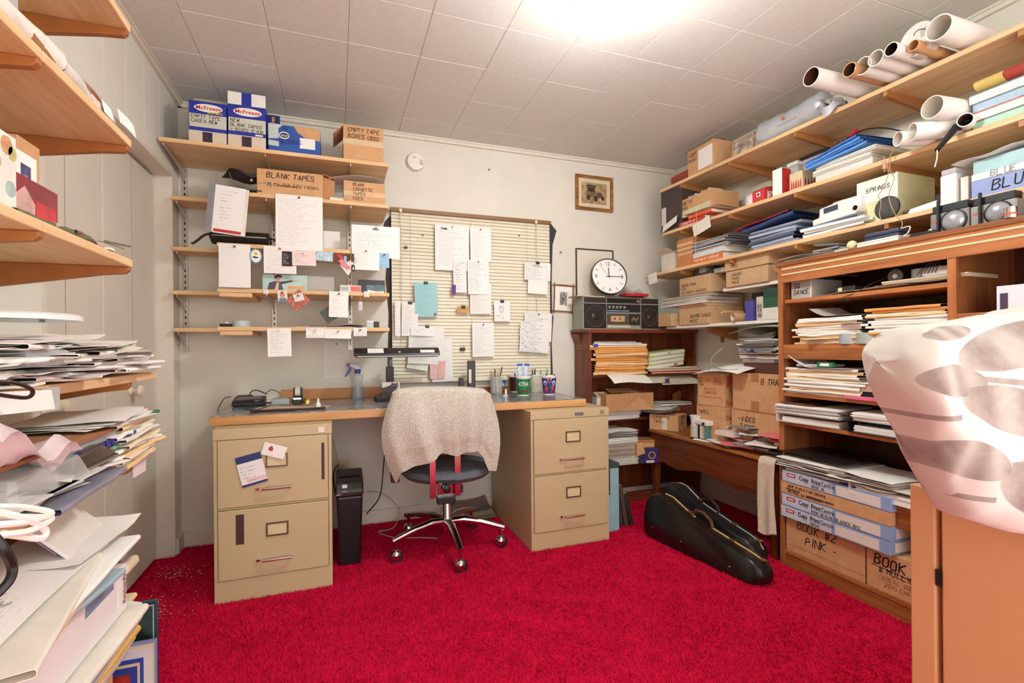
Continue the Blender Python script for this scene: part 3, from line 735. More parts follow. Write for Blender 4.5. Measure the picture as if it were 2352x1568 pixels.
# ================================================================== BACK WALL: blind and everything pinned on it
def blind():
    z1,z0,xa,xb = 1.925,.872,.325,1.395
    t = thing('venetian_blind','closed cream venetian blind covered with pinned papers','blind',T((xa+xb)/2,YB-.03,z0))
    cream = mat('e9dfc8',.45,var=.02,name='cream_slat')
    part('head_rail',MB().box(xa-.005,xb+.005,YB-.05,YB-.005,z1,z1+.022),mat('8a6238',.5,name='brown_rail'),t,world=True)
    part('bottom_rail',MB().box(xa,xb,YB-.04,YB-.012,z0-.012,z0),cream,t,world=True,bv=.003)
    W = xb-xa;sm = MB()
    sm.surf(lambda u,v:((u-.5)*W,-.003*math.sin(v*math.pi)-.011*(1-v)+.006,(v-.5)*.0265),1,4,.0009)
    me = _mesh('slat',sm,cream);smooth_by_angle(me)
    n = 48;Mi = PM[t.name].inverted()
    for i in range(n):
        piece('slat',me,t,Mi @ T((xa+xb)/2,YB-.028,z0+.012+(z1-z0-.016)*i/(n-1),0,rnd.uniform(-.06,.06),rnd.uniform(-.0012,.0012)))
    cord = mat('d8cdb4',.7,var=0,name='cord')
    for u in (945,1084,1212):
        x = px(u,700,Y=YB-.04).x
        part('ladder_cord',MB().tube([(x,YB-.0385,z1),(x,YB-.0385,z0)],.0012,5),cord,t,world=True)
    for u,v in ((922,790),(1233,770)):
        x = px(u,700,Y=YB-.05).x;zb = px(u,v,Y=YB-.05).z
        part('pull_cord',MB().tube([(x,YB-.052,z1+.01),(x+.002,YB-.054,(z1+zb)/2),(x,YB-.05,zb)],.0022,5),cord,t,world=True)
        part('cord_catch',MB().box(x-.008,x+.008,YB-.055,YB-.05,z1-.004,z1+.016),cream,t,world=True)
blind()
DG = mat('4a4648',.85,var=.12,vs=60,spec=.1,name='charcoal_cloth')
def strip(uv,label):
    mb = MB();mb.prism([(px(u,v,Y=YB-.004).x,px(u,v,Y=YB-.004).z) for u,v in uv],YB-.006,YB-.001,'y')
    solo('blackout_strip',mb,DG,label,'cloth')
strip([(1240,516),(1262,510),(1278,530),(1269,562),(1267,640),(1268,720),(1271,728),(1267,790),(1270,872),(1240,872)],'ragged charcoal blackout strip sticking out right of the blind')
strip([(880,522),(884,508),(897,495),(915,495),(915,868),(890,868),(893,720),(886,640),(890,580),(893,530)],'charcoal blackout strip left of the blind')
PB = YB-.062
BILL = printed('edeae6','5c5660',16,.55,.05,.97,.03)
NOTE = printed('efece6','6a6670',26,.45)
NOTE2 = printed('f0ede9','77707a',34,.4)
gB = 'papers pinned on the blind'
hang(1000,517,1078,621,PB,NOTE2,'large letter headed PRIME with a maple leaf, pinned on the blind',pin='c03028',group=gB,text=[('PRIME',.16,.89,.011,INK,'type')])
hang(1080,523,1128,600,PB-.004,NOTE2,'white sheet with red pin right of the letter headed PRIME',pin='c03028',group=gB,rot=.01)
hang(1074,597,1124,676,PB-.008,printed('f1efec','55505c',22,.5,.05,.95),'white form with handwriting across its top, middle of the blind',pin='3a62b0',group=gB,rot=.015)
hang(1041,595,1072,672,PB-.006,printed('ece9e6','6a6670',14,.5),'narrow white slip with purple edge on the blind',group=gB,rot=.01,text=None)
hang(1038,654,1047,676,PB-.009,mat('5b2f86',.6,name='purple_paper'),'purple paper tab on the edge of a white slip',group=gB,curl=.001)
hang(1080,652,1129,721,PB-.005,NOTE,'white sheet curling below the handwritten form on the blind',group=gB,curl=.012,rot=.02)
hang(952,648,1006,728,PB-.004,printed('a3cfd3','5f8fa0',20,.4),'pale blue note sheet with a red seal pinned on the blind',group=gB,rot=.02,clip=1,text=None)
solo('seal_sticker',MB().cyl((0,0,0),.008,.001,14),RED,'round red sticker on the pale blue note','sticker',None,Matrix.Translation(px(1000,721,Y=PB-.009)) @ UPR)
hang(907,690,920,772,PB-.006,WHITE,'narrow curled white strip at the left edge of the blind',group=gB,curl=.01)
hang(922,694,961,772,PB-.003,NOTE2,'white sheet behind the blind cord at the left',group=gB,rot=-.02,clip=1)
hang(936,747,1021,838,PB-.004,NOTE,'big white curled sheet above the desk lamp',group=gB,rot=-.06,curl=.014,clip=1)
hang(943,752,996,772,PB-.018,printed('f3efec','9a8f98',6,.4),'small pinkish slip clipped over the big curled sheet',group=gB,rot=-.04)
hang(990,778,1041,877,PB-.001,NOTE2,'long white page hanging behind the pink forms',group=gB,rot=.03)
hang(986,805,1016,870,PB-.008,printed('ecc3bd','b07a80',14,.6),'pink printed form behind the desk lamp',group=gB,rot=.03)
hang(1004,828,1024,868,PB-.011,printed('eab8b2','b07a80',9,.6),'smaller pink form overlapping the pink printed form',group=gB,rot=-.08)
hang(934,826,985,853,PB-.002,NOTE,'white page corner hanging left of the pink forms',group=gB,rot=-.2)
hang(1085,741,1135,819,PB-.004,NOTE2,'blank white sheet with a blue pin low on the blind',pin='3a62b0',group=gB,rot=.0)
t = hang(1135,691,1172,738,PB-.004,printed('f2efeb','6a6670',9,.5,.08,.3,.06),'white card with an ink sketch of a face, under a large clip',group=gB,rot=.01,clip=1,curl=.001)
mb = MB()
for pl in ([(-.018,.03),(-.022,.015),(-.016,-.005),(-.006,-.014),(.004,-.006),(.008,.012),(.004,.028),(-.006,.034),(-.018,.03)],[(-.012,.016),(-.008,.017)],[(-.002,.014),(.002,.015)],[(-.005,.012),(-.007,.004),(-.003,.004)],[(-.01,-.003),(-.004,-.004),(0,-.001)],[(-.02,.022),(-.01,.03),(.004,.024)]):
    mb.tube([(x,y,.0018) for x,y in pl],.0008,4)
part('face_sketch',mb,INK,t)
hang(1204,602,1265,645,PB-.004,BILL,'white bill clipped near the top right of the blind',group=gB,rot=-.03,clip=1,text=[('TELE BILL',.3,.78,.009,INK,'hand')])
hang(1212,643,1258,676,PB-.002,WHITE,'blank white slip below the clipped bill',group=gB,rot=-.04)
hang(1203,716,1269,785,PB-.003,BILL,'printed bill with dark bands at the right edge of the blind',group=gB,rot=-.05,pin='3a6fb0')
hang(1194,738,1268,778,PB-.008,printed('efecea','5c5660',9,.6,.04,.97,.03),'folded statement across the lower right of the blind',group=gB,rot=-.1)
hang(1193,768,1262,812,PB-.006,printed('ecebea','5c5660',9,.7,.04,.97,.03),'lowest statement hanging at the right edge of the blind',group=gB,rot=-.08)
for u,v,c,lab in ((971,540,'c05040','left of the letter headed PRIME'),(1192,541,'c05040','at the upper right')):
    solo('push_pin',MB().lathe([(.006,0),(.006,.003),(.003,.005),(.004,.012),(.0001,.0125)],10),mat(c,.3,var=0,name='pin_plastic'),'red push pin stuck in the blind ' + lab,'push pin','pins in the blind',Matrix.Translation(px(u,v,Y=YB-.036)) @ UPR)
def clip_thing(u,v,lab,s=1.0):
    t = thing('binder_clip',lab,'binder clip',Matrix.Translation(px(u,v,Y=YB-.04)) @ UPR)
    part('jaw',MB().box(-.016*s,.016*s,-.012*s,.008*s,0,.012*s),BLACK,t,bv=.002)
    part('wire',MB().tube([(-.009*s,.008*s,.006),(-.005*s,.026*s,.01),(.005*s,.026*s,.01),(.009*s,.008*s,.006)],.0012,5),STEEL,t)
clip_thing(1062,801,'black binder clip alone on the lower blind');clip_thing(932,568,'tiny black clip on the upper left blind',.6)
t = hang(1050,704,1078,718,PB-.002,mat('c89858',.6,var=.15,vs=50,name='tan_leather'),'small tan tag under a clip in the middle of the blind',cat='tag',name='tan_tag',clip=1)
# things pinned along the shelf edges
PS = 2.752
gS = 'papers pinned to the back shelf edges'
hang(634,449,742,575,PS,printed('f0ece6','8c8a96',30,.35,.05),'large white sheet of faint handwriting pinned to the second back shelf',pin='2d3138',group=gS,curl=.006)
t = thing('brochure','thick white brochure with a red foot hanging left of the pouch','brochure',Matrix.Translation(px(524,484,Y=PS+.0)) @ UPR @ Matrix.Rotation(-.09,4,'Z'))
part('cover',MB().box(-.062,.07,-.115,.12,.006,.008),printed('eeebe8','77727c',14,.35,.2,.9,.25),t,bv=.001)
part('pages',MB().box(-.06,.085,-.118,.118,0,.0058),OFFW,t)
part('grey_side',MB().box(-.09,-.055,-.118,.125,.002,.0075),printed('8f8d90','5b5a60',24,.6,.05),t)
part('red_band',MB().box(-.055,.066,-.112,-.098,.008,.0086),RED,t)
hang(809,519,919,592,PS-.004,printed('efebe8','a59aa8',18,.5,.06,.8,.06),'wide white year calendar marked 2026 pinned beside the blind',pin='8c6a50',group=gS,cat='calendar',name='calendar',text=[('2026',.42,.86,.012,mat('3a3a80',.6,var=0,name='blue_ink'),'type')])
hang(743,531,781,573,2.90,WHITE,'white card standing on the third back shelf behind the large sheet',group=gS,curl=.001)
hang(503,561,576,660,PS-.002,printed('eeeae6','a08a90',20,.25,.1,.95,.7),'mostly blank white sheet pinned to the third back shelf at the left',pin='3a3a3a',group=gS)
hang(606,566,681,628,PS-.002,printed('eeeae6','99929c',14,.3,.1,.9),'white sheet behind the black card on the third back shelf',pin='c03028',group=gS)
hang(648,577,672,611,PS-.006,printed('3c302c','d8d0c8',8,.7,.1,.9),'small black card pinned to the third back shelf',cat='card',name='card',group=gS)
hang(671,576,726,610,PS-.008,printed('ead6cf','8a7a80',8,.5,.1,.9),'pale pink card pinned to the third back shelf',cat='card',name='card',group=gS,pin='ded0c8',rot=.01)
hang(726,577,765,600,PS-.004,mat('b9d0dc',.6,var=.2,vs=60,name='blue_picture_card'),'small pale blue picture card pinned to the third back shelf',cat='card',name='card',group=gS,rot=-.03)
hang(810,572,872,620,PS-.008,printed('eeebe7','8a8590',18,.4),'white sheet pinned below the 2026 calendar',group=gS,pin='a05040')
hang(871,581,894,615,PS-.01,printed('9dc4de','5f86a8',12,.5),'small light blue note under the corner of the 2026 calendar',group=gS,pin='26303a')
# oval badge
t = thing('oval_badge','oval blue-rimmed badge with a sun and bird hanging from the third back shelf','badge',Matrix.Translation(px(588,588,Y=PS-.004)) @ UPR)
def ell(a,b,n=24):return [(a*math.cos(2*math.pi*i/n),b*math.sin(2*math.pi*i/n)) for i in range(n)]
part('rim',MB().prism(ell(.028,.036),0,.004),mat('7fb0bc',.4,name='teal_rim'),t,bv=.001)
part('face',MB().prism(ell(.022,.030),.004,.005),WHITE,t)
part('sun',MB().cyl((0,.012,.005),.008,.0006,14),mat('e2b040',.5,name='yellow'),t)
part('bird',MB().prism([(-.018,-.004),(-.004,-.001),(.016,-.008),(.004,-.012),(-.01,-.012)],.005,.0056),mat('3a4a5a',.5,name='slate'),t)
part('loop',MB().tube([(.006*math.cos(a),.041+.006*math.sin(a),.002) for a in [math.pi*2*k/10 for k in range(11)]],.001,5),STEEL,t)
# lanyard cluster
t = thing('key_lanyard','tangle of pink and red lanyards with a black key fob hanging beside the calendar','lanyard',Matrix.Translation(px(790,596,Y=PS-.012)) @ UPR)
part('red_ribbon',MB().surf(lambda u,v:(-.035+.012*u+.05*v,.02-.05*v+.012*u,.004*math.sin(v*6)),1,8,.001),mat('c83a48',.6,name='red_ribbon'),t)
part('pink_ribbon',MB().surf(lambda u,v:(-.03+.02*u+.045*v,-.01-.045*v+.012*u,.006+.003*math.sin(v*5)),1,8,.001),mat('e0808c',.6,name='pink_ribbon'),t)
part('white_card',MB().prism([(-.02,-.03),(.04,.0),(.055,-.035),(.02,-.085)],0,.002),OFFW,t)
part('blue_tag',MB().box(.0,.014,-.02,.018,.006,.008),mat('8fb4d8',.5,name='blue_tag'),t)
part('key_ring',MB().tube([(.045+.014*math.cos(a),-.004+.02*math.sin(a),.008) for a in [math.pi*2*k/14 for k in range(15)]],.0012,5),STEEL,t)
part('leather_strap',MB().box(.038,.052,-.012,.032,.009,.012),mat('5a3a24',.6,name='brown_leather'),t,bv=.002)
part('key_fob',MB().box(.038,.054,-.062,-.028,.008,.014),BLACK,t,bv=.003)
part('fob_window',MB().box(.043,.049,-.055,-.04,.014,.0146),OFFW,t)
# items standing on the fourth shelf
z4 = 1.384
M,wd,h = shelfbox(603,706,631,z4,2.79,'B')
t = thing('show_postcard','blue-green picture card of a man in a dark suit pointing right','postcard',M)
part('card',MB().box(0,wd,0,.002,0,h),mat('b6cfc6',.5,var=.08,vs=20,name='teal_card'),t)
mb = MB()
part('jacket',mb.prism([(wd*.1,0),(wd*.14,h*.45),(wd*.26,h*.58),(wd*.38,h*.55),(wd*.66,h*.68),(wd*.66,h*.57),(wd*.42,h*.38),(wd*.46,0)],-.0008,0,'y'),mat('4e4a54',.6,name='dark_suit'),t)
part('hand',MB().prism([(wd*.66,h*.58),(wd*.66,h*.67),(wd*.76,h*.66),(wd*.76,h*.61)],-.0008,0,'y'),mat('d9a088',.6,name='skin_tone'),t)
part('face',MB().prism([(wd*.33+wd*.055*math.cos(a),h*.72+h*.13*math.sin(a)) for a in [math.pi*2*k/14 for k in range(14)]],-.0008,0,'y'),mat('d2957c',.6,name='skin_tone'),t)
part('hair',MB().prism([(wd*.26,h*.72),(wd*.26,h*.92),(wd*.33,h*1.0),(wd*.42,h*.96),(wd*.42,h*.8),(wd*.34,h*.84)],-.0012,-.0008,'y'),mat('3a201c',.6,name='dark_hair'),t)
part('shirt',MB().prism([(wd*.26,0),(wd*.31,h*.5),(wd*.36,h*.5),(wd*.34,0)],-.0012,-.0008,'y'),mat('e4bcae',.6,name='pale_shirt'),t)
part('caption',MB().box(wd*.56,wd*.94,-.0008,0,h*.12,h*.3),mat('e0a070',.6,name='orange_caption'),t)
M,wd,h = shelfbox(706,768,634,z4,2.80,'B')
t = thing('clear_case','clear plastic case standing beside the picture card','case',M)
part('shell',MB().box(0,wd,0,.05,.004,h),mat('e9e6e0',.1,var=0,alpha=.25,name='clear_plastic'),t,bv=.003)
part('base',MB().box(-.004,wd*.85,-.004,.055,0,.004),BLACK,t)
M,wd,h = shelfbox(781,829,655,z4,2.77,'B')
t = thing('small_packet','white and red packet on the fourth back shelf','packet',M)
part('packet',MB().box(0,wd,0,.02,0,h),OFFW,t,bv=.001);part('red_label',MB().box(wd*.5,wd*.98,-.0006,0,h*.1,h*.85),mat('d86a6a',.6,name='red_print'),t);part('grey_label',MB().box(wd*.04,wd*.4,-.0006,0,h*.2,h*.75),mat('a8b2bc',.6,name='grey_print'),t)
M,wd,h = shelfbox(823,884,643,z4,2.85,'B')
t = thing('photo_box','dark picture box leaning on the right end of the fourth back shelf','picture box',M)
part('box',MB().box(0,wd,0,.03,0,h),mat('2a2c30',.4,var=.2,vs=40,name='dark_photo'),t,bv=.001);part('landscape',MB().box(wd*.3,wd*.97,-.0006,0,h*.1,h*.65),mat('5d7680',.4,var=.4,vs=60,name='lake_photo'),t);part('snow',MB().prism([(wd*.3,h*.08),(wd*.35,h*.3),(wd*.7,h*.2),(wd*.97,h*.24),(wd*.97,h*.06)],-.001,-.0006,'y'),WHITE,t)
# cards and notes below the fourth shelf
t = hang(637,666,661,693,PS-.003,mat('e8d8cc',.5,var=.03,name='photo_paper'),'small portrait photo card pinned below the fourth back shelf',cat='photo',name='photo_card',group=gS,rot=.06,pin='3a3a3a',curl=.001)
part('coat',MB().prism([(-.02,-.03),(-.014,-.01),(.014,-.01),(.02,-.03)],.0018,.0022),mat('6a7a90',.6,name='blue_grey'),t)
part('head',MB().prism([(.011*math.cos(a),.006+.014*math.sin(a)) for a in [math.pi*2*k/12 for k in range(12)]],.0018,.0024),mat('d88a78',.6,name='skin_tone'),t)
hang(664,672,706,707,PS-.004,mat('c06a58',.6,var=.35,vs=70,name='pattern_card'),'patterned red and white card hung corner down below the fourth back shelf',cat='card',name='card',group=gS,rot=.75,curl=.001)
hang(672,671,700,694,PS-.008,mat('e9d9d2',.6,var=.12,vs=60,name='pink_card'),'pale pink picture card pinned over the patterned card',cat='card',name='card',group=gS,rot=.3,pin='3a3a3a',curl=.001)
hang(605,665,617,675,PS-.003,printed('ede6e2','c03038',4,.8),'tiny white tag with red mark on the fourth back shelf edge',cat='tag',name='tag',group=gS)
hang(733,690,795,744,2.80,mat('38403c',.35,var=.35,vs=25,name='dark_folder'),'dark green glossy folder hung corner down below the fourth back shelf',cat='folder',name='folder',group=gS,rot=.6,curl=.002)
hang(755,669,801,729,PS-.004,printed('f0ede8','8a8a98',14,.35),'white list in front of the dark green folder',group=gS,rot=-.03,pin='3a3a3a')
t = thing('luggage_tag','clear tag on an orange loop hanging from the fourth back shelf','tag',Matrix.Translation(px(828,700,Y=PS-.003)) @ UPR)
part('tag',MB().box(-.01,.01,-.03,.018,0,.002),printed('d8d0d4','6a5a70',5,.8,.15),t);part('loop',MB().tube([(0,.018,.001),(-.004,.04,.001),(0,.052,.001),(.003,.036,.001),(0,.018,.001)],.0014,5),mat('e07848',.5,name='orange_cord'),t)
hang(836,669,848,682,PS-.004,printed('ece6e2','c03038',3,.9),'small round white badge on the fourth back shelf edge',cat='badge',name='round_badge',group=gS)
# fifth shelf
z5 = 1.192
M,wd,h = shelfbox(529,573,736,z5,2.80,'B')
t = thing('tape_roll','roll of grey tape lying on the lowest back shelf','tape',M @ T(wd/2,wd/2,0))
part('roll',MB().lathe([(wd/2,0),(wd/2,h),(wd*.33,h),(wd*.33,0),(wd/2,0)],24,cap=False),mat('b9c2c4',.35,var=.04,name='grey_tape'),t,smooth=True);part('core',MB().lathe([(wd*.33,.001),(wd*.33,h-.001),(wd*.30,h-.001),(wd*.30,.001)],24,cap=False),CARD,t,smooth=True)
M,wd,h = shelfbox(504,530,743,z5,2.80,'B')
t = thing('small_case','small black case beside the tape roll','case',M);part('body',MB().box(0,wd,0,.05,0,h),BLACK,t,bv=.003);part('tissue',MB().surf(lambda u,v:(.01+.03*u,.01+.03*v,h+.012*math.sin(u*3)*v),4,4,.0006),WHITE,t)
pile(T(.0,2.79,z5),[('block',.30,.2,.004,mat('c9c4c0',.5,name='magazine'),.05,-.05,0),('block',.27,.2,.004,mat('54565c',.5,name='magazine_dark'),-.06,0,.01),('paper',.2,.15,.002,WHITE,.1,.06,0)],'magazine lying on the lowest back shelf near the window','magazine','magazines on the lowest back shelf',4,'magazine')
M,wd,h = shelfbox(842,858,737,z5,2.78,'B')
t = thing('small_box','small pale blue box at the right end of the lowest back shelf','box',M);part('body',MB().box(0,wd,0,.03,0,h),mat('b9cdd6',.5,name='pale_blue'),t,bv=.001);part('lid',MB().box(-.001,wd+.001,-.001,.031,h-.006,h+.001),WHITE,t)
M,wd,h = shelfbox(859,871,738,z5,2.78,'B')
t = thing('matchbox','small dark brown box at the right end of the lowest back shelf','box',M);part('sleeve',MB().box(0,wd,0,.03,0,h),mat('4a3020',.5,name='brown'),t,bv=.001);part('tray',MB().box(wd*.1,wd*.9,-.002,.001,h*.15,h*.85),BLACK,t)
hang(614,753,670,819,PS,printed('f2efea','7a8aa0',16,.5,.1,.92,.12),'handwritten list on white paper hanging from the lowest back shelf',pin='d8d0c8',group=gS,rot=.02)
hang(703,753,746,776,PS,printed('efece6','8a8890',5,.5,.08,.9),'white index card hanging from the lowest back shelf, the left one',cat='card',name='card',group=gS,pin='c8a0a0')
hang(746,755,807,778,PS-.002,printed('efece6','9a98a0',6,.3,.08,.9),'long white slip with a red pin hanging from the lowest back shelf',cat='card',name='card',group=gS,pin='c85040',rot=-.03)
hang(812,752,843,772,PS,printed('efece6','8a8890',4,.4,.08,.9),'small white card hanging at the right end of the lowest back shelf',cat='card',name='card',group=gS,pin='3a3a3a',rot=.02)
hang(744,785,802,869,YB-.003,printed('e9e4dc','a89a9a',24,.35),'pale handwritten sheet pinned on the wall above the spray bottle',group=gS,pin='5a4a30',curl=.003)
# ---- top shelf boxes
z1 = 2.095
MF = mat('f0eee8',.5,var=.02,name='white_board')
DB = mat('20329c',.45,var=.05,name='deep_blue')
def freezie(u0,u1,vt,lab,l1,jumbo=False,flap=False):
    M,wd,h = shelfbox(u0,u1,vt,z1,2.752,'B')
    t = thing('freezer_pop_box',lab,'box',M,'blue food boxes on the top back shelf')
    part('body',MB().box(0,wd,0,.28,0,h),DB,t,bv=.002)
    part('white_base',MB().box(wd*.0,wd,-.001,0,0,h*.27),mat('d9c9b4',.6,name='tan_print'),t)
    part('dark_picture',MB().box(wd*.36,wd*.62,-.0014,-.001,.001,h*.25),mat('3a2a3a',.5,var=.5,vs=60,name='picture_print'),t)
    part('note_paper',MB().box(wd*.02,wd,-.002,-.001,h*.36,h*.68),mat('cfcfbf',.7,name='note_tape'),t)
    lo = part('logo_oval',MB().prism([(wd*.52+wd*.38*math.cos(a),h*.84+h*.10*math.sin(a)) for a in [math.pi*2*k/24 for k in range(24)]],-.0016,-.0006,'y'),MF,t)
    typed(t,'McFreeze',FRAME['front'](wd*.18,h*.80,-.0018),h*.085,mat('d8332c',.5,var=0,name='red_print'),.03,wd*.68)
    if jumbo:typed(t,'JUMBO',FRAME['front'](wd*.5,h*.71,-.0018),h*.05,mat('f0d840',.5,var=0,name='yellow_print'),.03,wd*.4)
    letters(t,l1,FRAME['front'](wd*.07,h*.58,-.0024),h*.08,INK,3,1.35,fit=wd*.85)
    if flap:
        f = part('raised_flap',MB().box(0,wd,.0,.003,h,h*1.30),MF,t)
        part('blue_stripe',MB().box(wd*.36,wd*.62,-.0006,0,h,h*1.30),DB,f)
        part('barcode',MB().box(wd*.72,wd*.92,-.0016,-.001,h*.29,h*.33),MF,t)
    else:
        part('raised_flap',MB().surf(lambda u,v:(wd*(.05+.9*u),.02+.06*v,h+.045*v),1,1,.003),mat('d8cdb8',.7,name='board_inside'),t)
freezie(433,520,234,'blue and white frozen treat box marked EMPTY TAPE CASES NEW',['EMPTY TAPE','CASES NEW'],jumbo=True)
freezie(523,610,243,'blue and white frozen treat box marked NEW BLANK TAPES, flap raised',['NEW','BLANK TAPES','+ BOXES 12 MIN'],flap=True)
M,wd,h = shelfbox(616,735,290,z1,2.765,'B')
t = thing('records_box','blue torn box marked RECORDS on the top back shelf','box',M,'blue food boxes on the top back shelf')
part('body',MB().box(0,wd,0,.2,0,h),mat('2c56a8',.45,var=.05,name='mid_blue'),t,bv=.002)
part('torn_paper',MB().prism([(0,h*.45),(wd*.2,h*.5),(wd*.19,h*.85),(wd*.28,h*1.0),(0,h*1.0)],-.0012,0,'y').prism([(0,h*.22),(wd*.2,h*.2),(wd*.2,h*.38),(0,h*.40)],-.0012,0,'y'),mat('c4cdca',.7,name='torn_white'),t)
part('logo_oval',MB().prism([(wd*.3+wd*.1*math.cos(a),h*.62+h*.13*math.sin(a)) for a in [math.pi*2*k/20 for k in range(20)]],-.0014,0,'y'),MF,t)
part('logo_disc',MB().prism([(wd*.3+wd*.085*math.cos(a),h*.62+h*.09*math.sin(a)) for a in [math.pi*2*k/20 for k in range(20)]],-.0018,-.0014,'y'),mat('25204a',.5,name='navy'),t)
typed(t,'Schoaf',FRAME['front'](wd*.235,h*.58,-.002),h*.07,MF,.02,wd*.13)
part('label_sticker',MB().box(wd*.6,wd*.9,-.0014,0,h*.22,h*.6),printed('f0eeea','40404a',8,.6),t)
part('torn_card',MB().prism([(wd*.48,h),(wd*.56,h*.78),(wd*.7,h*.62),(wd,h*.55),(wd,h)],-.001,0,'y'),CARD,t)
letters(t,['45'],FRAME['front'](wd*.26,h*.82,-.002),h*.12,mat('2a2f6a',.6,var=0,name='blue_marker'),5)
letters(t,['RECORDS'],FRAME['front'](wd*.2,h*.34,-.002),h*.13,mat('2a2f6a',.6,var=0,name='blue_marker'),6)
f = part('raised_flap',MB().box(-.03,.05,.05,.053,h*.95,h*1.45),mat('1f1f6a',.5,name='navy_flap'),t)
typed(t,'Oreos',Matrix(((0,-1,0,.025),(0,0,-1,.0495),(1,0,0,h*1.1),(0,0,0,1))),.02,mat('e8c040',.5,var=0,name='yellow_print'),.02,.04,'flap_print')
M,wd,h = shelfbox(788,880,291,z1,2.78,'B')
t = carton(M,wd,.22,h,'plain tan carton marked EMPTY TAPE BOXES USED on the top back shelf',top='closed',lines=['EMPTY TAPE','BOXES USED'],lh=.022,lpos=(wd*.12,h*.83),seed=9)
part('tape_band',MB().box(-.001,wd+.001,-.0012,0,h*.47,h*.62),mat('d8bf96',.5,name='packing_tape'),t)
part('open_flap',MB().surf(lambda u,v:(-.05*v,.2*u,h*(.35+.6*v*0)+h*.62*(1-v*.4)),1,1,.003),CARD,t)
part('printed_list',MB().box(wd*.3,wd*.85,-.001,0,h*.1,h*.38),printed('d2a276','54402c',4,.9,.05,.98,.02),t)
# ---- second shelf
z2 = 1.872
M,wd,h = shelfbox(590,742,394,z2,2.765,'B')
t = carton(M,wd,.22,h,'long tan carton marked BLANK TAPES with raised flaps',top='open',lines=['BLANK TAPES','25 MIN PER SIDE 1 BOXES'],lh=.026,lpos=(wd*.14,h*.68),seed=12)
part('raised_flap',MB().surf(lambda u,v:(wd*(.02+.93*u),.0+.12*v,h+.03*v-.02*u*v),1,1,.003),CARD2,t)
part('side_flap',MB().surf(lambda u,v:(wd+.055*v,.01+.2*u,h*(.12+.95*(1-.15*v))-.0*u),2,1,.003),CARD2,t)
part('side_panel_open',MB().prism([(wd+.001,0),(wd+.001,h),(wd+.06,h*.86),(wd+.05,0)],.03,.033,'y'),CARD2,t)
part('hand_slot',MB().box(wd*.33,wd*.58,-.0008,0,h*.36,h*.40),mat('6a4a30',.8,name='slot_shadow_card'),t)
M,wd,h = shelfbox(789,884,418,z2,2.765,'B')
t = carton(M,wd,.16,h,'small tan box marked BLANK CASSETTE TAPES USED on the second back shelf',lines=['BLANK','CASSETTE','TAPES','USED'],lh=.016,lpos=(wd*.22,h*.78),seed=15)
part('pale_stripe',MB().box(0,wd,-.0006,0,h*.3,h*.52),mat('dcb78c',.8,name='pale_card'),t)
solo('paper_sheet',MB().surf(lambda u,v:(wd*(-.35+1.35*u),.0+.16*v,.004+.03*math.sin(u*2.6)+.006*v),8,4,.0006),WHITE,'white paper sagging over the blank cassette box','paper',None,M @ T(0,0,h),smooth=True)
pile(M @ T(-.02,.0,0),[('block',.10,.14,.012,OFFW,.1,-.0,.0),('block',.10,.14,.008,mat('b8a890',.6,name='tan_book'),-.1,-.0,.0)],'small booklet lying left of the blank cassette box','booklet','booklets on the second back shelf',5)
# black pouch, open flap to the front
c = px(556,424,Y=2.80)
t = thing('leather_pouch','black leather pouch gaping open on the second back shelf','pouch',T(c.x,2.83,z2))
LEA = mat('1e1a1a',.4,var=.2,vs=30,name='black_leather')
part('back',MB().surf(lambda u,v:((u-.5)*.24*(1-.45*v),.07-.02*v,.001+.14*v+.01*math.sin(u*7)),8,6,.004),LEA,t,smooth=True)
part('flap',MB().surf(lambda u,v:((u-.5)*.26*(1-.75*abs(v-.4)),-.07+.12*v,.012+.12*v*v+.02*math.sin(u*5+1)*v),8,8,.004),LEA,t,smooth=True)
part('front_lip',MB().surf(lambda u,v:((u-.45)*.25,-.065+.05*(1-v)*math.sin(u*3.1),.001+.05*v+.012*math.sin(u*8)),8,4,.004),mat('8a8578',.6,name='canvas_edge'),t,smooth=True)
part('snap',MB().lathe([(.007,0),(.007,.002),(.003,.004),(.0001,.004)],12,(.045,-.045,.07),'y'),STEEL,t,smooth=True)
part('wire',MB().tube([(-.05,-.07,.09),(-.03,-.075,.03),(.02,-.075,.02)],.0015,5),STEEL,t)
# waist bag on the third shelf
z3 = 1.61
c = px(553,550,Y=2.80)
t = thing('waist_bag','black leather waist bag lying on the third back shelf','bag',T(c.x,2.82,z3))
part('body',MB().surf(lambda u,v:((u-.5)*.27*(1-.1*math.sin(v*6.28)**2),.055*math.cos(v*6.283),.036+.034*math.sin(v*6.283)),10,12,.002),LEA,t,smooth=True)
part('end_cap',MB().prism([(.055*math.cos(a),.036+.034*math.sin(a)) for a in [math.pi*2*k/12 for k in range(12)]],-.13,-.128,'x'),LEA,t)
part('end_cap',MB().prism([(.055*math.cos(a),.036+.034*math.sin(a)) for a in [math.pi*2*k/12 for k in range(12)]],.128,.13,'x'),LEA,t)
part('strap',MB().surf(lambda u,v:(-.13-.09*u,-.02+.03*v,.05-.045*u+.01*math.sin(u*5)),6,2,.004),LEA,t,smooth=True)
part('strap',MB().surf(lambda u,v:(.13+.075*u,-.02+.03*v,.045-.042*u+.01*math.sin(u*4)),6,2,.004),LEA,t,smooth=True)
part('zip',MB().box(-.12,.12,-.057,-.054,.034,.038),STEEL,t)

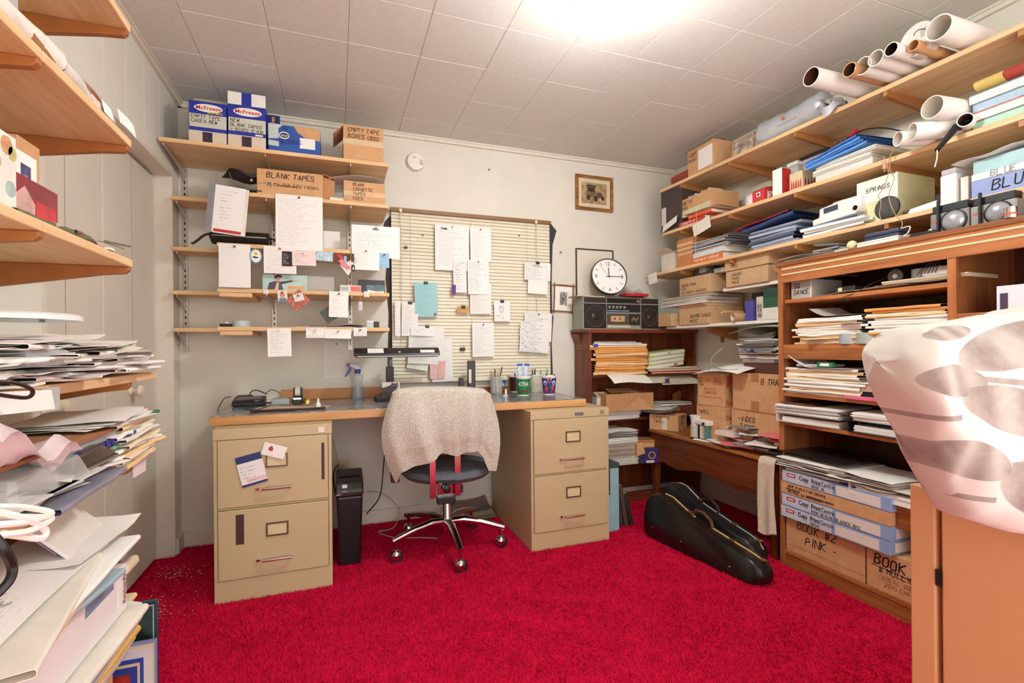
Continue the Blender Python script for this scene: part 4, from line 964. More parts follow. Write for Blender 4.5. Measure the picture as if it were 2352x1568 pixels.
# ================================================================== on the wall: detector, pictures
p = px(954,374,Y=YB)
t = thing('smoke_detector','round white smoke detector high on the back wall','smoke detector',Matrix.Translation(p) @ UPR)
part('housing',MB().lathe([(.058,0),(.058,.02),(.052,.032),(.02,.037),(.0001,.037)],28),mat('ece6da',.5,var=.02,name='white_plastic'),t,smooth=True)
for k in range(5):part('vent',MB().box(.022+k*.005,.0245+k*.005,-.02,.012,.0345-k*.0008,.0365-k*.0008),mat('6a645c',.6,name='vent_grey'),t)
part('test_button',MB().cyl((-.012,.022,.034),.006,.004,12),mat('a8a298',.5,name='button_grey'),t)
def frame_pic(u0,v0,u1,v1,label,wood_m,bar,mat_m,art_fn,name='framed_picture',y=YB,mw=.03,dp=.018,rot=0):
    a,b = px(u0,v0,Y=y),px(u1,v1,Y=y);c = (a+b)/2;wd,h = b.x-a.x,a.z-b.z
    t = thing(name,label,'picture',Matrix.Translation((c.x,y-.001,c.z)) @ UPR @ Matrix.Rotation(rot,4,'Z'))
    W,H = wd/2,h/2
    for (x0,x1,y0,y1) in ((-W,W,H-bar,H),(-W,W,-H,-H+bar),(-W,-W+bar,-H+bar,H-bar),(W-bar,W,-H+bar,H-bar)):
        part('frame_rail',MB().box(x0,x1,y0,y1,0,dp),wood_m,t,bv=.002)
    part('mat_board',MB().box(-W+bar,W-bar,-H+bar,H-bar,.001,.006),mat_m,t)
    art_fn(t,W-bar-mw,H-bar-mw)
    return t
def truck(t,W,H):
    part('print',MB().box(-W,W,-H,H,.006,.0068),mat('b39468',.6,var=.35,vs=25,name='sepia_print'),t)
    DK = mat('3c2e28',.6,var=.3,vs=60,name='sepia_dark');MD = mat('7c6248',.6,var=.2,vs=50,name='sepia_mid')
    z = .0068
    part('cab',MB().prism([(-W*.6,H*.0),(-W*.6,H*.62),(-W*.5,H*.75),(W*.1,H*.7),(W*.12,H*.05),(W*.7,-H*.02),(W*.72,-H*.4),(-W*.6,-H*.35)],z,z+.0006),MD,t)
    part('roof',MB().prism([(-W*.68,H*.62),(-W*.5,H*.8),(W*.15,H*.76),(W*.18,H*.64)],z,z+.0008),DK,t)
    part('window',MB().prism([(-W*.5,H*.15),(-W*.5,H*.55),(W*.0,H*.55),(W*.02,H*.12)],z,z+.0009),DK,t)
    for x,y,r in ((-W*.45,-H*.42,.24),(W*.12,-H*.48,.28),(W*.68,-H*.4,.2)):
        part('wheel',MB().prism([(x+r*H*.8*math.cos(a),y+r*H*math.sin(a)) for a in [math.pi*2*k/16 for k in range(16)]],z,z+.0010),DK,t)
    part('radiator',MB().box(W*.25,W*.62,-H*.32,H*.12,z,z+.001),mat('54463c',.6,name='sepia_grille'),t)
frame_pic(1320,400,1406,489,'small brown-framed sepia picture of an old truck on the back wall',wood('a8743e','7c5024','x',3,.35,.6,'brown_frame'),.022,mat('d9cdb0',.7,name='cream_mat'),truck,rot=-.005,mw=.028)
def cert(t,W,H):
    part('document',MB().box(-W,W,-H,H,.006,.0066),mat('e3dac8',.7,var=.02,name='parchment'),t)
    G = mat('8a8378',.7,name='grey_print')
    part('crest',MB().prism([(-.008,H*.32),(.008,H*.32),(.009,H*.4),(.004,H*.44),(.005,H*.5),(0,H*.54),(-.005,H*.5),(-.004,H*.44),(-.009,H*.4)],.0066,.0072),G,t)
    part('script',MB().box(-W*.75,-W*.1,-H*.62,-H*.25,.0066,.0070),printed('e3dac8','8a8378',6,.5),t)
frame_pic(1321,570,1408,702,'thin dark-framed certificate partly hidden by the wall clock',mat('3a2a20',.4,name='dark_frame'),.008,mat('e3dac8',.7,name='parchment'),cert,mw=.002,dp=.014)
def sketch(t,W,H):
    part('print',MB().box(-W,W,-H,H,.006,.0066),mat('a9a49c',.6,var=.6,vs=90,name='ink_drawing'),t)
    D = mat('3a3836',.6,name='ink_dark')
    for pl in ([(-W*.8,-H*.6),(-W*.5,H*.5),(-W*.2,H*.7),(W*.3,H*.6)],[(-W*.3,-H*.8),(-W*.1,H*.2),(W*.5,H*.3),(W*.7,-H*.4)],[(-W*.7,-H*.1),(W*.6,-H*.2)],[(W*.1,-H*.8),(W*.2,H*.6)]):
        part('ink_stroke',MB().tube([(x,y,.007) for x,y in pl],.0018,5),D,t)
t = frame_pic(1271,655,1315,716,'small twig-cornered framed ink drawing beside the stereo',wood('a8683c','7c4824','y',3,.5,.6,'twig'),.006,WHITE,sketch,mw=.04,dp=.012,rot=-.04)
a,b = px(1271,655,Y=YB),px(1315,716,Y=YB);W,H = (b.x-a.x)/2,(a.z-b.z)/2
for sx in (-1,1):
    part('twig',MB().tube([(sx*W,-H-.016,.012),(sx*W+.002,0,.014),(sx*W,H+.016,.012)],.004,6),wood('a8683c','7c4824','y',3,.5,.6,'twig'),t)
    part('twig',MB().tube([(-W-.016,sx*H,.014),(0,sx*H+.002,.015),(W+.016,sx*H,.014)],.004,6),wood('a8683c','7c4824','y',3,.5,.6,'twig'),t)
for u,v,lab in ((1122,391,'above the blind'),(1286,580,'beside the certificate')):
    p = px(u,v,Y=YB)
    solo('nail',MB().cyl((0,0,0),.0025,.02,8).cyl((0,0,.018),.005,.003,10),mat('4a443e',.5,.6,var=0,name='iron'),'bare nail in the back wall ' + lab,'nail',None,Matrix.Translation(p) @ UPR)
# ================================================================== DESK, CHAIR AND WHAT IS AROUND THEM
def on_desk(u,v):return px(u,v,Z=DZ)
# ---- desk lamp
def desk_lamp():
    a,b = px(813,818,Y=2.80),px(1007,826,Y=2.80);z = 1.045
    base = Vector((.36,2.87,DZ))
    t = thing('desk_lamp','long black fluorescent desk lamp stretched over the desk','desk lamp',T(*base))
    part('base',MB().box(.205,.425,2.78,2.96,DZ,DZ+.024),BLACK,t,world=True,bv=.004)
    px_ = px(895,850,Y=2.99).x
    part('post',MB().box(px_-.022,px_+.022,2.965,3.0,DZ,DZ+.185),mat('2a2422',.4,name='black_enamel'),t,world=True,bv=.003)
    part('upper_arm',MB().tube([(px_,2.98,DZ+.18),(px_+.004,2.97,DZ+.24),(px_,2.88,z+.012)],.011,8),GREYPL,t,world=True,smooth=True)
    h = part('head',MB().prism([(2.745,z-.012),(2.75,z+.004),(2.79,z+.035),(2.86,z+.035),(2.885,z),(2.885,z-.014)],a.x,b.x,'x'),mat('2c2827',.3,var=.08,name='black_gloss'),t,world=True,bv=.004)
    part('reflector',MB().box(a.x+.01,b.x-.01,2.75,2.88,z-.018,z-.0145),mat('5c5a58',.5,name='dull_reflector'),h,world=True)
    part('chrome_edge',MB().box(a.x+.015,b.x-.005,2.742,2.746,z-.012,z-.010),STEEL,h,world=True)
    n = (2.752,z+.0062); 
    for x0,x1,f in ((a.x+.07,a.x+.155,.9),(b.x-.11,b.x-.03,.55)):
        part('paper_label',MB().add([(x0,2.753,z+.0075),(x1,2.753,z+.0075),(x1,2.753+.036*f,z+.0075+.028*f),(x0,2.753+.036*f,z+.0075+.028*f)],[(0,1,2,3)]),printed('efece8','77727a',4,.5,.1,.9),h,world=True)
    part('switch',MB().box((a.x+b.x)/2,(a.x+b.x)/2+.012,2.752,2.756,z+.01,z+.014),STEEL,h,world=True)
desk_lamp()
# cat photo standing on the lamp base
M = T(px(878,895,Y=2.80).x,2.80,DZ+.0245,0,-.15)
t = thing('cat_photo','small photo of a black cat standing on the lamp base','photo',M)
W_,H_ = px(919,880,Y=2.80).x-px(878,880,Y=2.80).x,.082
part('paper',MB().box(0,W_,0,.001,0,H_),mat('d3c3bd',.4,name='photo_wall'),t)
CATM = mat('2e2a2c',.5,var=.25,vs=60,name='cat_black')
part('cat_body',MB().prism([(0,0),(0,H_*.62),(W_*.2,H_*.66),(W_*.5,H_*.8),(W_*.55,H_*.96),(W_*.62,H_*.9),(W_*.8,H_*.9),(W_*.87,H_*.97),(W_*.9,H_*.72),(W_*.82,H_*.55),(W_*.86,H_*.3),(W_*.97,0)],-.0008,0,'y'),CATM,t)
for x in (.66,.79):part('cat_eye',MB().cyl((W_*x,-.0014,H_*.76),.0022,.0006,8,'y'),mat('d8c07a',.4,name='amber'),t)
# eyeglasses by the photo
c = px(893,900,Y=2.775)
t = thing('eyeglasses','reddish brown eyeglasses lying on the lamp base','eyeglasses',T(c.x,2.785,DZ+.0245))
for k in (-1,1):
    part('lens_rim',MB().tube([(k*.022+.019*math.cos(a),-.002,.017+.015*math.sin(a)) for a in [math.pi*2*i/16 for i in range(17)]],.0018,6),mat('7a3020',.3,name='tortoise'),t,smooth=True)
    part('temple',MB().tube([(k*.042,0,.02),(k*.043,.05,.014),(k*.036,.09,.002)],.0015,5),mat('7a3020',.3,name='tortoise'),t)
# ---- spray bottle
p = on_desk(822,914)
t = thing('spray_bottle','clear spray bottle with purple trigger on the desk','spray bottle',T(p.x,p.y,DZ))
prof = [(.0001,0),(.036,.0),(.038,.01),(.034,.04),(.027,.075),(.031,.105),(.034,.12),(.03,.138),(.016,.146),(.014,.15)]
part('bottle',MB().lathe(prof,24),mat('dfe8ee',.06,var=0,alpha=.32,spec=.6,name='clear_pet'),t,smooth=True)
part('liquid',MB().lathe([(.0001,.003),(.034,.003),(.035,.012),(.032,.04),(.027,.068),(.0001,.068)],24),mat('9fb0c4',.08,var=0,alpha=.55,name='pale_blue_liquid'),t,smooth=True)
part('collar',MB().cyl((0,0,.148),.0165,.024,18),mat('2a3f9a',.4,name='blue_cap'),t,smooth=True)
part('dip_tube',MB().tube([(0,0,.16),(.004,0,.08),(.012,.004,.01)],.002,6),OFFW,t)
PUR = mat('4a2f92',.4,name='purple_plastic')
part('head',MB().prism([(-.012,.172),(.012,.172),(.014,.186),(0,.2),(-.034,.204),(-.05,.198),(-.05,.19),(-.03,.186)],-.008,.008,'y'),mat('e6e4ea',.3,alpha=.7,name='clear_head'),t,bv=.002)
part('nozzle',MB().box(-.062,-.044,-.008,.008,.19,.208),PUR,t,bv=.002)
part('trigger',MB().prism([(-.046,.19),(-.036,.19),(-.036,.17),(-.046,.15),(-.068,.128),(-.074,.13),(-.058,.158),(-.05,.174)],-.006,.006,'y'),PUR,t,bv=.002)
# ---- left end of the desk
p = on_desk(570,934)
t = thing('answering_machine','black answering machine on the left end of the desk','answering machine',T(p.x,p.y,DZ,.05))
part('body',MB().prism([(0,.003),(0,.022),(.02,.03),(.13,.044),(.14,.036),(.14,.003)],-.075,.075,'x'),BLACK,t,bv=.004)
part('lid',MB().add([(-.06,.035,.0335),(.055,.035,.0335),(.05,.11,.0432),(-.055,.11,.0432)],[(0,1,2,3)]),mat('4a4442',.3,name='smoked_lid'),t)
part('red_lamp',MB().cyl((-.03,.022,.0306),.005,.002,10),mat('e05030',.3,name='red_lens'),t)
part('button',MB().box(.03,.05,.01,.02,.024,.03),GREYPL,t)
part('foot',MB().box(-.06,.06,.02,.12,0,.003),GREYPL,t)
p = on_desk(548,917)
t = thing('power_adapter','black power adapter behind the answering machine','power adapter',T(-.47,2.99,DZ,.2));part('body',MB().box(-.04,.04,0,.05,0,.045),BLACK,t,bv=.006);part('prong',MB().box(.041,.055,.015,.018,.02,.028),STEEL,t)
p = on_desk(640,936)
t = thing('battery_charger','small grey box with rounded top on the leather folder','charger',T(p.x-.035,p.y,DZ+.012,-.03));part('body',MB().box(0,.085,0,.055,0,.032),mat('9aa4aa',.4,name='blue_grey_plastic'),t,bv=.006);part('contact',MB().box(.086,.096,.01,.04,.006,.026),mat('8a5a48',.4,name='copper_contact'),t);part('top_rib',MB().box(.004,.08,.004,.05,.032,.034),GREYPL,t)
p = on_desk(683,935)
t = thing('tape_dispenser','black tape dispenser standing on the leather folder','tape dispenser',T(p.x,p.y,DZ+.012));part('body',MB().prism([(0,0),(0,.03),(.02,.045),(.03,.085),(.06,.085),(.08,.04),(.1,.03),(.1,0)],-.021,.021,'x'),BLACK,t,bv=.004);part('roll',MB().cyl((-.012,.045,.062),.03,.024,20,'x'),mat('c8c4b4',.3,name='clear_tape'),t,smooth=True);part('chrome_strip',MB().box(-.018,.018,-.002,.003,.028,.036),CHROME,t)
p = on_desk(705,932)
t = thing('brass_bell','small brass desk bell beside the tape dispenser','bell',T(p.x,p.y+.01,DZ+.012));part('dome',MB().lathe([(.024,0),(.024,.004),(.021,.014),(.012,.026),(.004,.031),(.0001,.031)],20),mat('d8bc72',.25,.8,var=.05,name='brass'),t,smooth=True);part('button',MB().lathe([(.004,.031),(.005,.036),(.0001,.038)],10),mat('d8bc72',.25,.8,var=.05,name='brass'),t)
a,b = on_desk(600,946),on_desk(724,940)
t = thing('leather_folder','tan folder with dark brown edges lying near the desk front','folder',T((a.x+b.x)/2,a.y+.005,DZ));part('cover',MB().surf(lambda u,v:((u-.5)*.33+.02*v,.13*v+.01*u,.004+.004*math.sin(u*4+v)),8,4,.004),mat('cdbba0',.6,var=.05,name='tan_board'),t,smooth=True);part('edge',MB().tube([(-.165,-.002,.006),(-.05,.0,.0065),(.08,.005,.004),(.165,.008,.006)],.005,8),mat('4a2418',.5,name='brown_leather'),t,smooth=True)
p = on_desk(731,936)
t = thing('glue_tube','small white glue tube standing on the desk','glue',T(p.x,p.y,DZ));part('body',MB().lathe([(.012,0),(.012,.02),(.006,.026),(.005,.034)],14),WHITE,t,smooth=True);part('cap',MB().lathe([(.006,.034),(.004,.046),(.0001,.047)],10),WHITE,t,smooth=True)
a = on_desk(640,924)
pile(T(a.x-.02,a.y-.04,DZ),[('paper',.2,.14,.002,OFFW,.1,0,.04),('paper',.19,.13,.002,WHITE,-.08,.02,.05)],'loose white paper under the charger at the back of the desk','paper','papers on the left desk end',8)
def dk(u,v,y,z=0): 
    q = px(u,v,Y=y);return (q.x,y,max(q.z,DZ+.003+z))
BC = mat('2a1c18',.5,var=.05,name='dark_cable')
cable([dk(500,946,2.6),dk(503,935,2.7),dk(515,915,2.85),dk(530,911,2.9)],.0025,BC,'dark cable curling off the left end of the desk')
cable([dk(573,905,2.95),dk(580,897,2.96),dk(590,896,2.96),dk(602,900,2.96),dk(613,905,2.97)],.003,BC,'dark cable arching behind the answering machine')
cable([dk(612,902,3.0),dk(622,895,3.03),dk(632,897,3.05),dk(644,902,3.06)],.0022,BC,'thin dark cable over the wooden back rail')
cable([dk(688,905,3.0),dk(700,897,3.03),dk(708,897,3.05),dk(714,901,3.06)],.0018,mat('c8b8a0',.6,name='pale_cable'),'thin pale cable over the wooden back rail')
cable([dk(560,940,2.6),dk(585,941,2.58),dk(605,936,2.6),dk(622,930,2.68)],.0025,BC,'dark cable looping in front of the answering machine')
# ---- behind and right of the chair
p = px(942,890,Y=2.95)
t = thing('travel_clock','small black travel clock at the back of the desk','clock',T(p.x,2.95,DZ));part('case',MB().box(-.02,.02,0,.02,0,.05),BLACK,t,bv=.004);part('dial',MB().cyl((0,-.0015,.02),.011,.0015,18,'y'),WHITE,t);part('hand',MB().box(-.001,.001,-.0025,-.0015,.02,.028),INK,t)
p = px(1037,888,Y=2.98)
t = thing('glass_dish','small cut glass dish behind the chair towel','dish',T(p.x,2.98,DZ));part('bowl',MB().lathe([(.0001,.003),(.02,.003),(.034,.03),(.036,.03),(.022,0),(.0001,0)],10),mat('e4e2de',.08,var=0,alpha=.6,name='glass'),t);part('clip_pile',MB().sphere((0,0,.02),.02,8,5,None,(1,1,.5)),STEEL,t)
def office_block(u0,u1,v0,lab,y=2.93,dp=.04,strip_=None):
    M,wd,h = shelfbox(u0,u1,v0,DZ,y,'B');t = thing('stapler',lab,'stapler',M)
    part('body',MB().box(0,wd,0,dp,0,h),mat('3b3634',.4,name='dark_grey_metal'),t,bv=.003)
    part('base',MB().box(-.004,wd+.01,-.006,dp+.004,0,.012),BLACK,t,bv=.003)
    if strip_:part('steel_strip',MB().box(.001,wd*.4,-.001,0,h*.35,h*.75),STEEL,t);part('brass_knob',MB().cyl((wd*.25,-.006,h*.12),.007,.006,12,'y'),mat('c8a860',.3,.8,name='brass'),t)
    else:part('steel_pin',MB().cyl((wd*.5,-.002,h*.5),.003,.002,8,'y'),STEEL,t)
office_block(1076,1092,828,'tall dark stapler standing upright on the desk',strip_=1)
office_block(1055,1065,867,'short black stapler behind the chair towel',2.94,.03)
p = on_desk(1107,902)
t = thing('white_clip','small white plastic clip right of the chair towel','clip',T(p.x,p.y,DZ));part('stem',MB().box(-.008,.004,0,.012,0,.03),WHITE,t,bv=.002);part('foot',MB().box(-.012,.014,-.004,.016,0,.005),WHITE,t,bv=.002)
def pens_in(lab0,base,zs,spec,grp):
    for i,(dx,dy,L,c,tl,az,lab) in enumerate(spec):
        M = T(base.x+dx,base.y+dy,DZ+zs,az,0,tl)
        t = thing('pen',lab,'pen',M,grp)
        part('barrel',MB().lathe([(.0008,0),(.004,.012),(.004,L-.01),(.003,L),(.0001,L)],8),mat(c,.35,name='pen_plastic'),t,smooth=True)
        part('cap',MB().lathe([(.0046,L*.62),(.0046,L-.004),(.003,L+.002),(.0001,L+.002)],8),mat(c,.3,var=.3,name='pen_cap'),t,smooth=True)
# pen glass
p = on_desk(1140,903)
t = thing('pen_glass','clear drinking glass full of pens on the desk','glass',T(p.x,p.y,DZ))
part('glass',MB().lathe([(.0001,.004),(.036,.004),(.044,.105),(.046,.105),(.039,0),(.0001,0)],24),mat('eef0f0',.05,var=0,alpha=.25,name='glass'),t,smooth=True)
part('rim',MB().lathe([(.044,.103),(.0465,.104),(.0465,.107),(.044,.107)],24),mat('f4f4f4',.05,var=0,alpha=.6,name='glass_rim'),t,smooth=True)
pens_in('',p,.006,[(-.02,-.005,.14,'c87a38',-.12,0,'orange pen in the clear glass'),(-.01,.01,.13,'b8b8b4',-.05,.4,'grey pen in the clear glass'),(.0,-.015,.145,'c8b87a',.12,.2,'pale yellow pencil in the clear glass'),(.005,.0,.165,'5a3a28',.22,.1,'brown pencil leaning out of the clear glass'),(-.005,.015,.15,'4a4a44',.02,.8,'dark pen in the clear glass'),(.015,.012,.13,'d8d4c8',.1,1.2,'white pen in the clear glass')],'pens in the clear glass')
p = on_desk(1157,899)
t = thing('toothpaste_carton','narrow blue and white carton standing behind the pen glass','carton',T(p.x,p.y+.02,DZ));part('body',MB().box(-.018,.018,0,.02,0,.13),mat('3a78c0',.4,var=.1,vs=30,name='blue_pack'),t,bv=.001);part('white_print',MB().box(-.016,.01,-.0006,0,.02,.06),printed('d8e4ee','3a78c0',4,.7),t)
p = on_desk(1162,910)
t = thing('white_marker','white marker standing at the front of the pen glass','marker',T(p.x,p.y,DZ));part('barrel',MB().lathe([(.007,0),(.007,.03),(.004,.045),(.0001,.046)],12),WHITE,t,smooth=True);part('foot',MB().box(-.02,.008,-.01,.01,0,.006),WHITE,t,bv=.002)
# yogurt tubs
def tub(u,v,lab,c,scale=1.,art=None):
    p = on_desk(u,v);t = thing('yogurt_tub',lab,'tub',T(p.x,p.y,DZ,-.35),'yogurt tubs used as pen holders')
    r0,r1,h = .037*scale,.049*scale,.118*scale
    part('tub',MB().lathe([(.0001,0),(r0,0),(r1-.002,h-.008),(r1+.003,h-.008),(r1+.003,h),(r1-.003,h),(r0-.003,.004),(.0001,.004)],28),mat('f0eee8',.4,var=.02,name='white_tub'),t,smooth=.5)
    f = lambda z:r0+(r1-r0)*(z/h)+.0006
    n = 20;z0,z1 = h*.05,h*.86;vs = []
    for k in range(n+1):
        a = -math.pi*.5-1.2+2.4*k/n
        vs += [(f(z0)*math.cos(a),f(z0)*math.sin(a),z0),(f(z1)*math.cos(a),f(z1)*math.sin(a),z1)]
    part('printed_label',MB().add(vs,[(2*k,2*k+2,2*k+3,2*k+1) for k in range(n)]),c,t,smooth=True)
    return t,p,f,h
gT = mat('1e7a48',.4,var=.05,name='green_label')
t,p,f,h = tub(1202,907,'white tub with a green label reading ACTIVIA, on the desk',gT)
def wrap(f,zc,da):return lambda q:Vector((f(zc+q.y)*math.cos(-math.pi/2+da+q.x/.045)*1.012,f(zc+q.y)*math.sin(-math.pi/2+da+q.x/.045)*1.012,zc+q.y))
typed(t,'ACTIVIA',Matrix.Identity(4),.024,WHITE,.02,.068,curve=wrap(f,h*.5,-.75))
mb = MB();c_ = wrap(f,h*.2,0)
for k in range(7):
    q = c_(Vector((-.02+.0065*k,.004+.005*(k % 2),0)));mb.sphere(q,.005,8,5)
part('cherries',mb,mat('b01828',.35,name='cherry_red'),t,smooth=True,kind='stuff')
t,p2,f,h = tub(1261,905,'white tub with a navy, red and orange label on the right of the desk',mat('2b2f7c',.4,var=.05,name='navy_label'))
for k,(dx,zz,s_,cc) in enumerate(((-.026,.2,.013,'d8482c'),(.028,.2,.013,'d8482c'),(0,.78,.014,'e08070'),(-.028,.62,.012,'d8dce8'),(.03,.62,.012,'d8dce8'),(-.02,.35,.010,'e0642c'),(.022,.38,.010,'e0642c'))):
    cv = wrap(f,h*zz,0)
    part('label_figure',MB().add([cv(Vector((dx+s_*math.cos(a),1.3*s_*math.sin(a),0))) for a in [math.pi*2*i/12 for i in range(12)]],[tuple(range(12))]),mat(cc,.4,var=.1,name='label_print'),t)
t,p3,f,h = tub(1232,899,'plain white tub between the two labelled tubs at the back',printed('e6dfcf','8a6a4a',8,.5,.05),.97)
t,p4,f,h = tub(1184,899,'dark brown labelled tub behind the green labelled tub',mat('3a1c1c',.4,var=.3,vs=40,name='brown_label'),.97)
pens_in('',p,.05,[(-.03,.0,.09,'3a4a70',-.3,0,'dark blue pen in the green labelled tub'),(.03,-.01,.085,'6a88b8',.3,.1,'light blue pen in the green labelled tub'),(.02,.02,.08,'2a2a2a',.2,.9,'black pen in the green labelled tub')],'pens in the yogurt tubs')
pens_in('',p2,.05,[(-.02,0,.11,'52b07c',.1,.2,'thick mint green marker in the navy labelled tub'),(.02,.01,.075,'2c2c30',.3,0,'black pen in the navy labelled tub'),(0,.02,.08,'c0c0bc',-.2,.5,'grey pen in the navy labelled tub')],'pens in the yogurt tubs')
pens_in('',p3,.05,[(-.01,0,.10,'4a3a2a',-.2,0,'brown pen in the plain tub'),(.012,.0,.095,'b8a888',.25,0,'tan pen in the plain tub'),(.0,.02,.1,'3a3a3a',-.1,1.,'black pen in the plain tub')],'pens in the yogurt tubs')
for k,(dx,tl,lab) in enumerate(((-.012,-.05,'left one of the two blue and white glue tubes in the green labelled tub'),(.014,.14,'right one of the two blue and white glue tubes in the green labelled tub'))):
    t = thing('glue_tube',lab,'glue',T(p.x+dx,p.y+.012,DZ+.07,0,0,tl),'glue tubes in the tub')
    part('tube',MB().surf(lambda u,v:((.016)*math.cos(u*6.283),(.016*(1-.85*v)+.001)*math.sin(u*6.283),.11*v),14,6,.001),mat('c9d4e6',.35,var=.15,vs=50,name='blue_white_tube'),t,smooth=True)
    part('crimp',MB().box(-.017,.017,-.001,.001,.11,.125),mat('3a5fc0',.4,name='blue_print'),t)
# ---- magnets on the left cabinet
def rotpaper(u,v,w,h,rot,y):return Matrix.Translation(px(u,v,Y=y)) @ UPR @ Matrix.Rotation(rot,4,'Z')
t = thing('magnet_calendar','small white and blue magnetic calendar stuck askew on the left cabinet','calendar',rotpaper(578,1078,0,0,.22,2.345))
part('sheet',MB().box(-.05,.05,-.066,.066,0,.0012),printed('ece8e8','77788a',9,.5,.06,.7,.2),t)
part('blue_header',MB().box(-.05,.05,.036,.066,.0012,.0016),mat('27306c',.5,var=.1,vs=60,name='navy_print'),t)
part('red_footer',MB().box(-.03,.05,-.05,-.036,.0012,.0016),printed('e8c8c4','c0392c',3,.8),t)
part('blue_footer',MB().box(-.05,.05,-.066,-.056,.0012,.0016),mat('27306c',.5,name='navy_print'),t)
t = thing('business_card','white business card with a red house tucked in the drawer label','card',rotpaper(630,1034,0,0,-.33,2.342))
part('card',MB().box(-.047,.047,-.028,.026,0,.0008),printed('f0ece8','8a868c',6,.5,.3,.5),t)
part('red_house',MB().prism([(-.024,-.004),(-.006,-.004),(-.006,.008),(-.015,.017),(-.024,.008)],.0008,.0014),mat('b03a38',.5,name='red_print'),t)

# ---- office chair
CH0 = Vector((.552,2.575,0))
def office_chair():
    t = thing('office_chair','chrome five-star office chair with grey seat, its back to the camera','chair',T(CH0.x,CH0.y,0))
    hub = Vector((0,0,.15))
    part('column',MB().lathe([(.0001,.10),(.03,.10),(.033,.12),(.03,.17),(.024,.18),(.024,.36),(.0001,.36)],20),CHROME,t,smooth=.6)
    tips = [px(902,1293,Z=0),px(1060,1317,Z=0),px(1158,1256,Z=0),CH0+Vector((.21,.245,0)),px(933,1224,Z=0)]
    for tp in tips:
        d = tp-CH0;d.z = 0;L = d.length;d = d/L*(.305 if L > .36 else L)
        leg = part('base_leg',MB().tube([(d.x*.06,d.y*.06,.15),(d.x*.3,d.y*.3,.158),(d.x*.6,d.y*.6,.142),(d.x*1.0,d.y*1.0,.108)],[.02,.02,.018,.016],10),CHROME,t,smooth=True)
        cz = Vector((d.x*.94,d.y*.94,0))
        part('caster_stem',MB().cyl((cz.x,cz.y,.06),.008,.05,8),CHROME,leg,smooth=True)
        part('caster_hood',MB().sphere((cz.x,cz.y,.036),.0295,14,8,None,(1,1,1.0)),CHROME,leg,smooth=True)
        part('caster_wheel',MB().cyl((cz.x+.004,cz.y-.016,.03),.03,.018,18,'y'),BLACK,leg,smooth=.6)
    part('mechanism',MB().box(-.045,.045,-.18,.05,.345,.385),BLACK,t,bv=.006)
    part('seat',MB().lathe([(.0001,.385),(.15,.388),(.22,.405),(.245,.43),(.235,.455),(.18,.468),(.0001,.47)],32),mat('5b6066',.8,var=.08,vs=40,name='grey_seat'),t,smooth=True)
    yb = 2.355-CH0.y;xc = .498-CH0.x
    for sx in (-1,1):
        part('back_bar',MB().box(xc+sx*.062-.0155,xc+sx*.062+.0155,yb,yb+.008,.345,.72),CHROME,t,bv=.002)
    part('bracket_plate',MB().box(xc-.04,xc+.04,yb+.004,yb+.012,.34,.43),CHROME,t,bv=.002)
    part('tension_block',MB().box(xc-.045,xc+.045,yb-.025,yb+.01,.318,.352),BLACK,t,bv=.004)
    part('tension_knob',MB().lathe([(.014,0),(.02,-.006),(.02,-.03),(.012,-.036),(.0001,-.036)],14,(xc,yb,.392),'y'),BLACK,t,smooth=True)
    part('top_plate',MB().box(xc-.045,xc+.045,yb-.03,yb+.06,.425,.433),BLACK,t,bv=.002)
    part('backrest',MB().surf(lambda u,v:(xc+.0+.225*math.cos(u*6.283)*(abs(math.cos(u*6.283))**-.35 if abs(math.cos(u*6.283)) > .01 else 1)*.86*math.sin(max(.001,v*math.pi))**.35,yb+.045-.035*math.cos(v*math.pi),.71+.15*math.sin(u*6.283)*(abs(math.sin(u*6.283))**-.35 if abs(math.sin(u*6.283)) > .01 else 1)*.92*math.sin(max(.001,v*math.pi))**.35),32,10,.002),mat('55585e',.8,var=.08,vs=40,name='grey_back'),t,smooth=True)
    part('arm_pad',MB().surf(lambda u,v:(xc-.235+.02*math.cos(v*6.283),yb+.06+.03*math.sin(v*6.283)+.05*u,.43+.11*u+.0*v),4,10,.003),mat('5e3a40',.7,name='burgundy_fabric'),t,smooth=True)
office_chair()
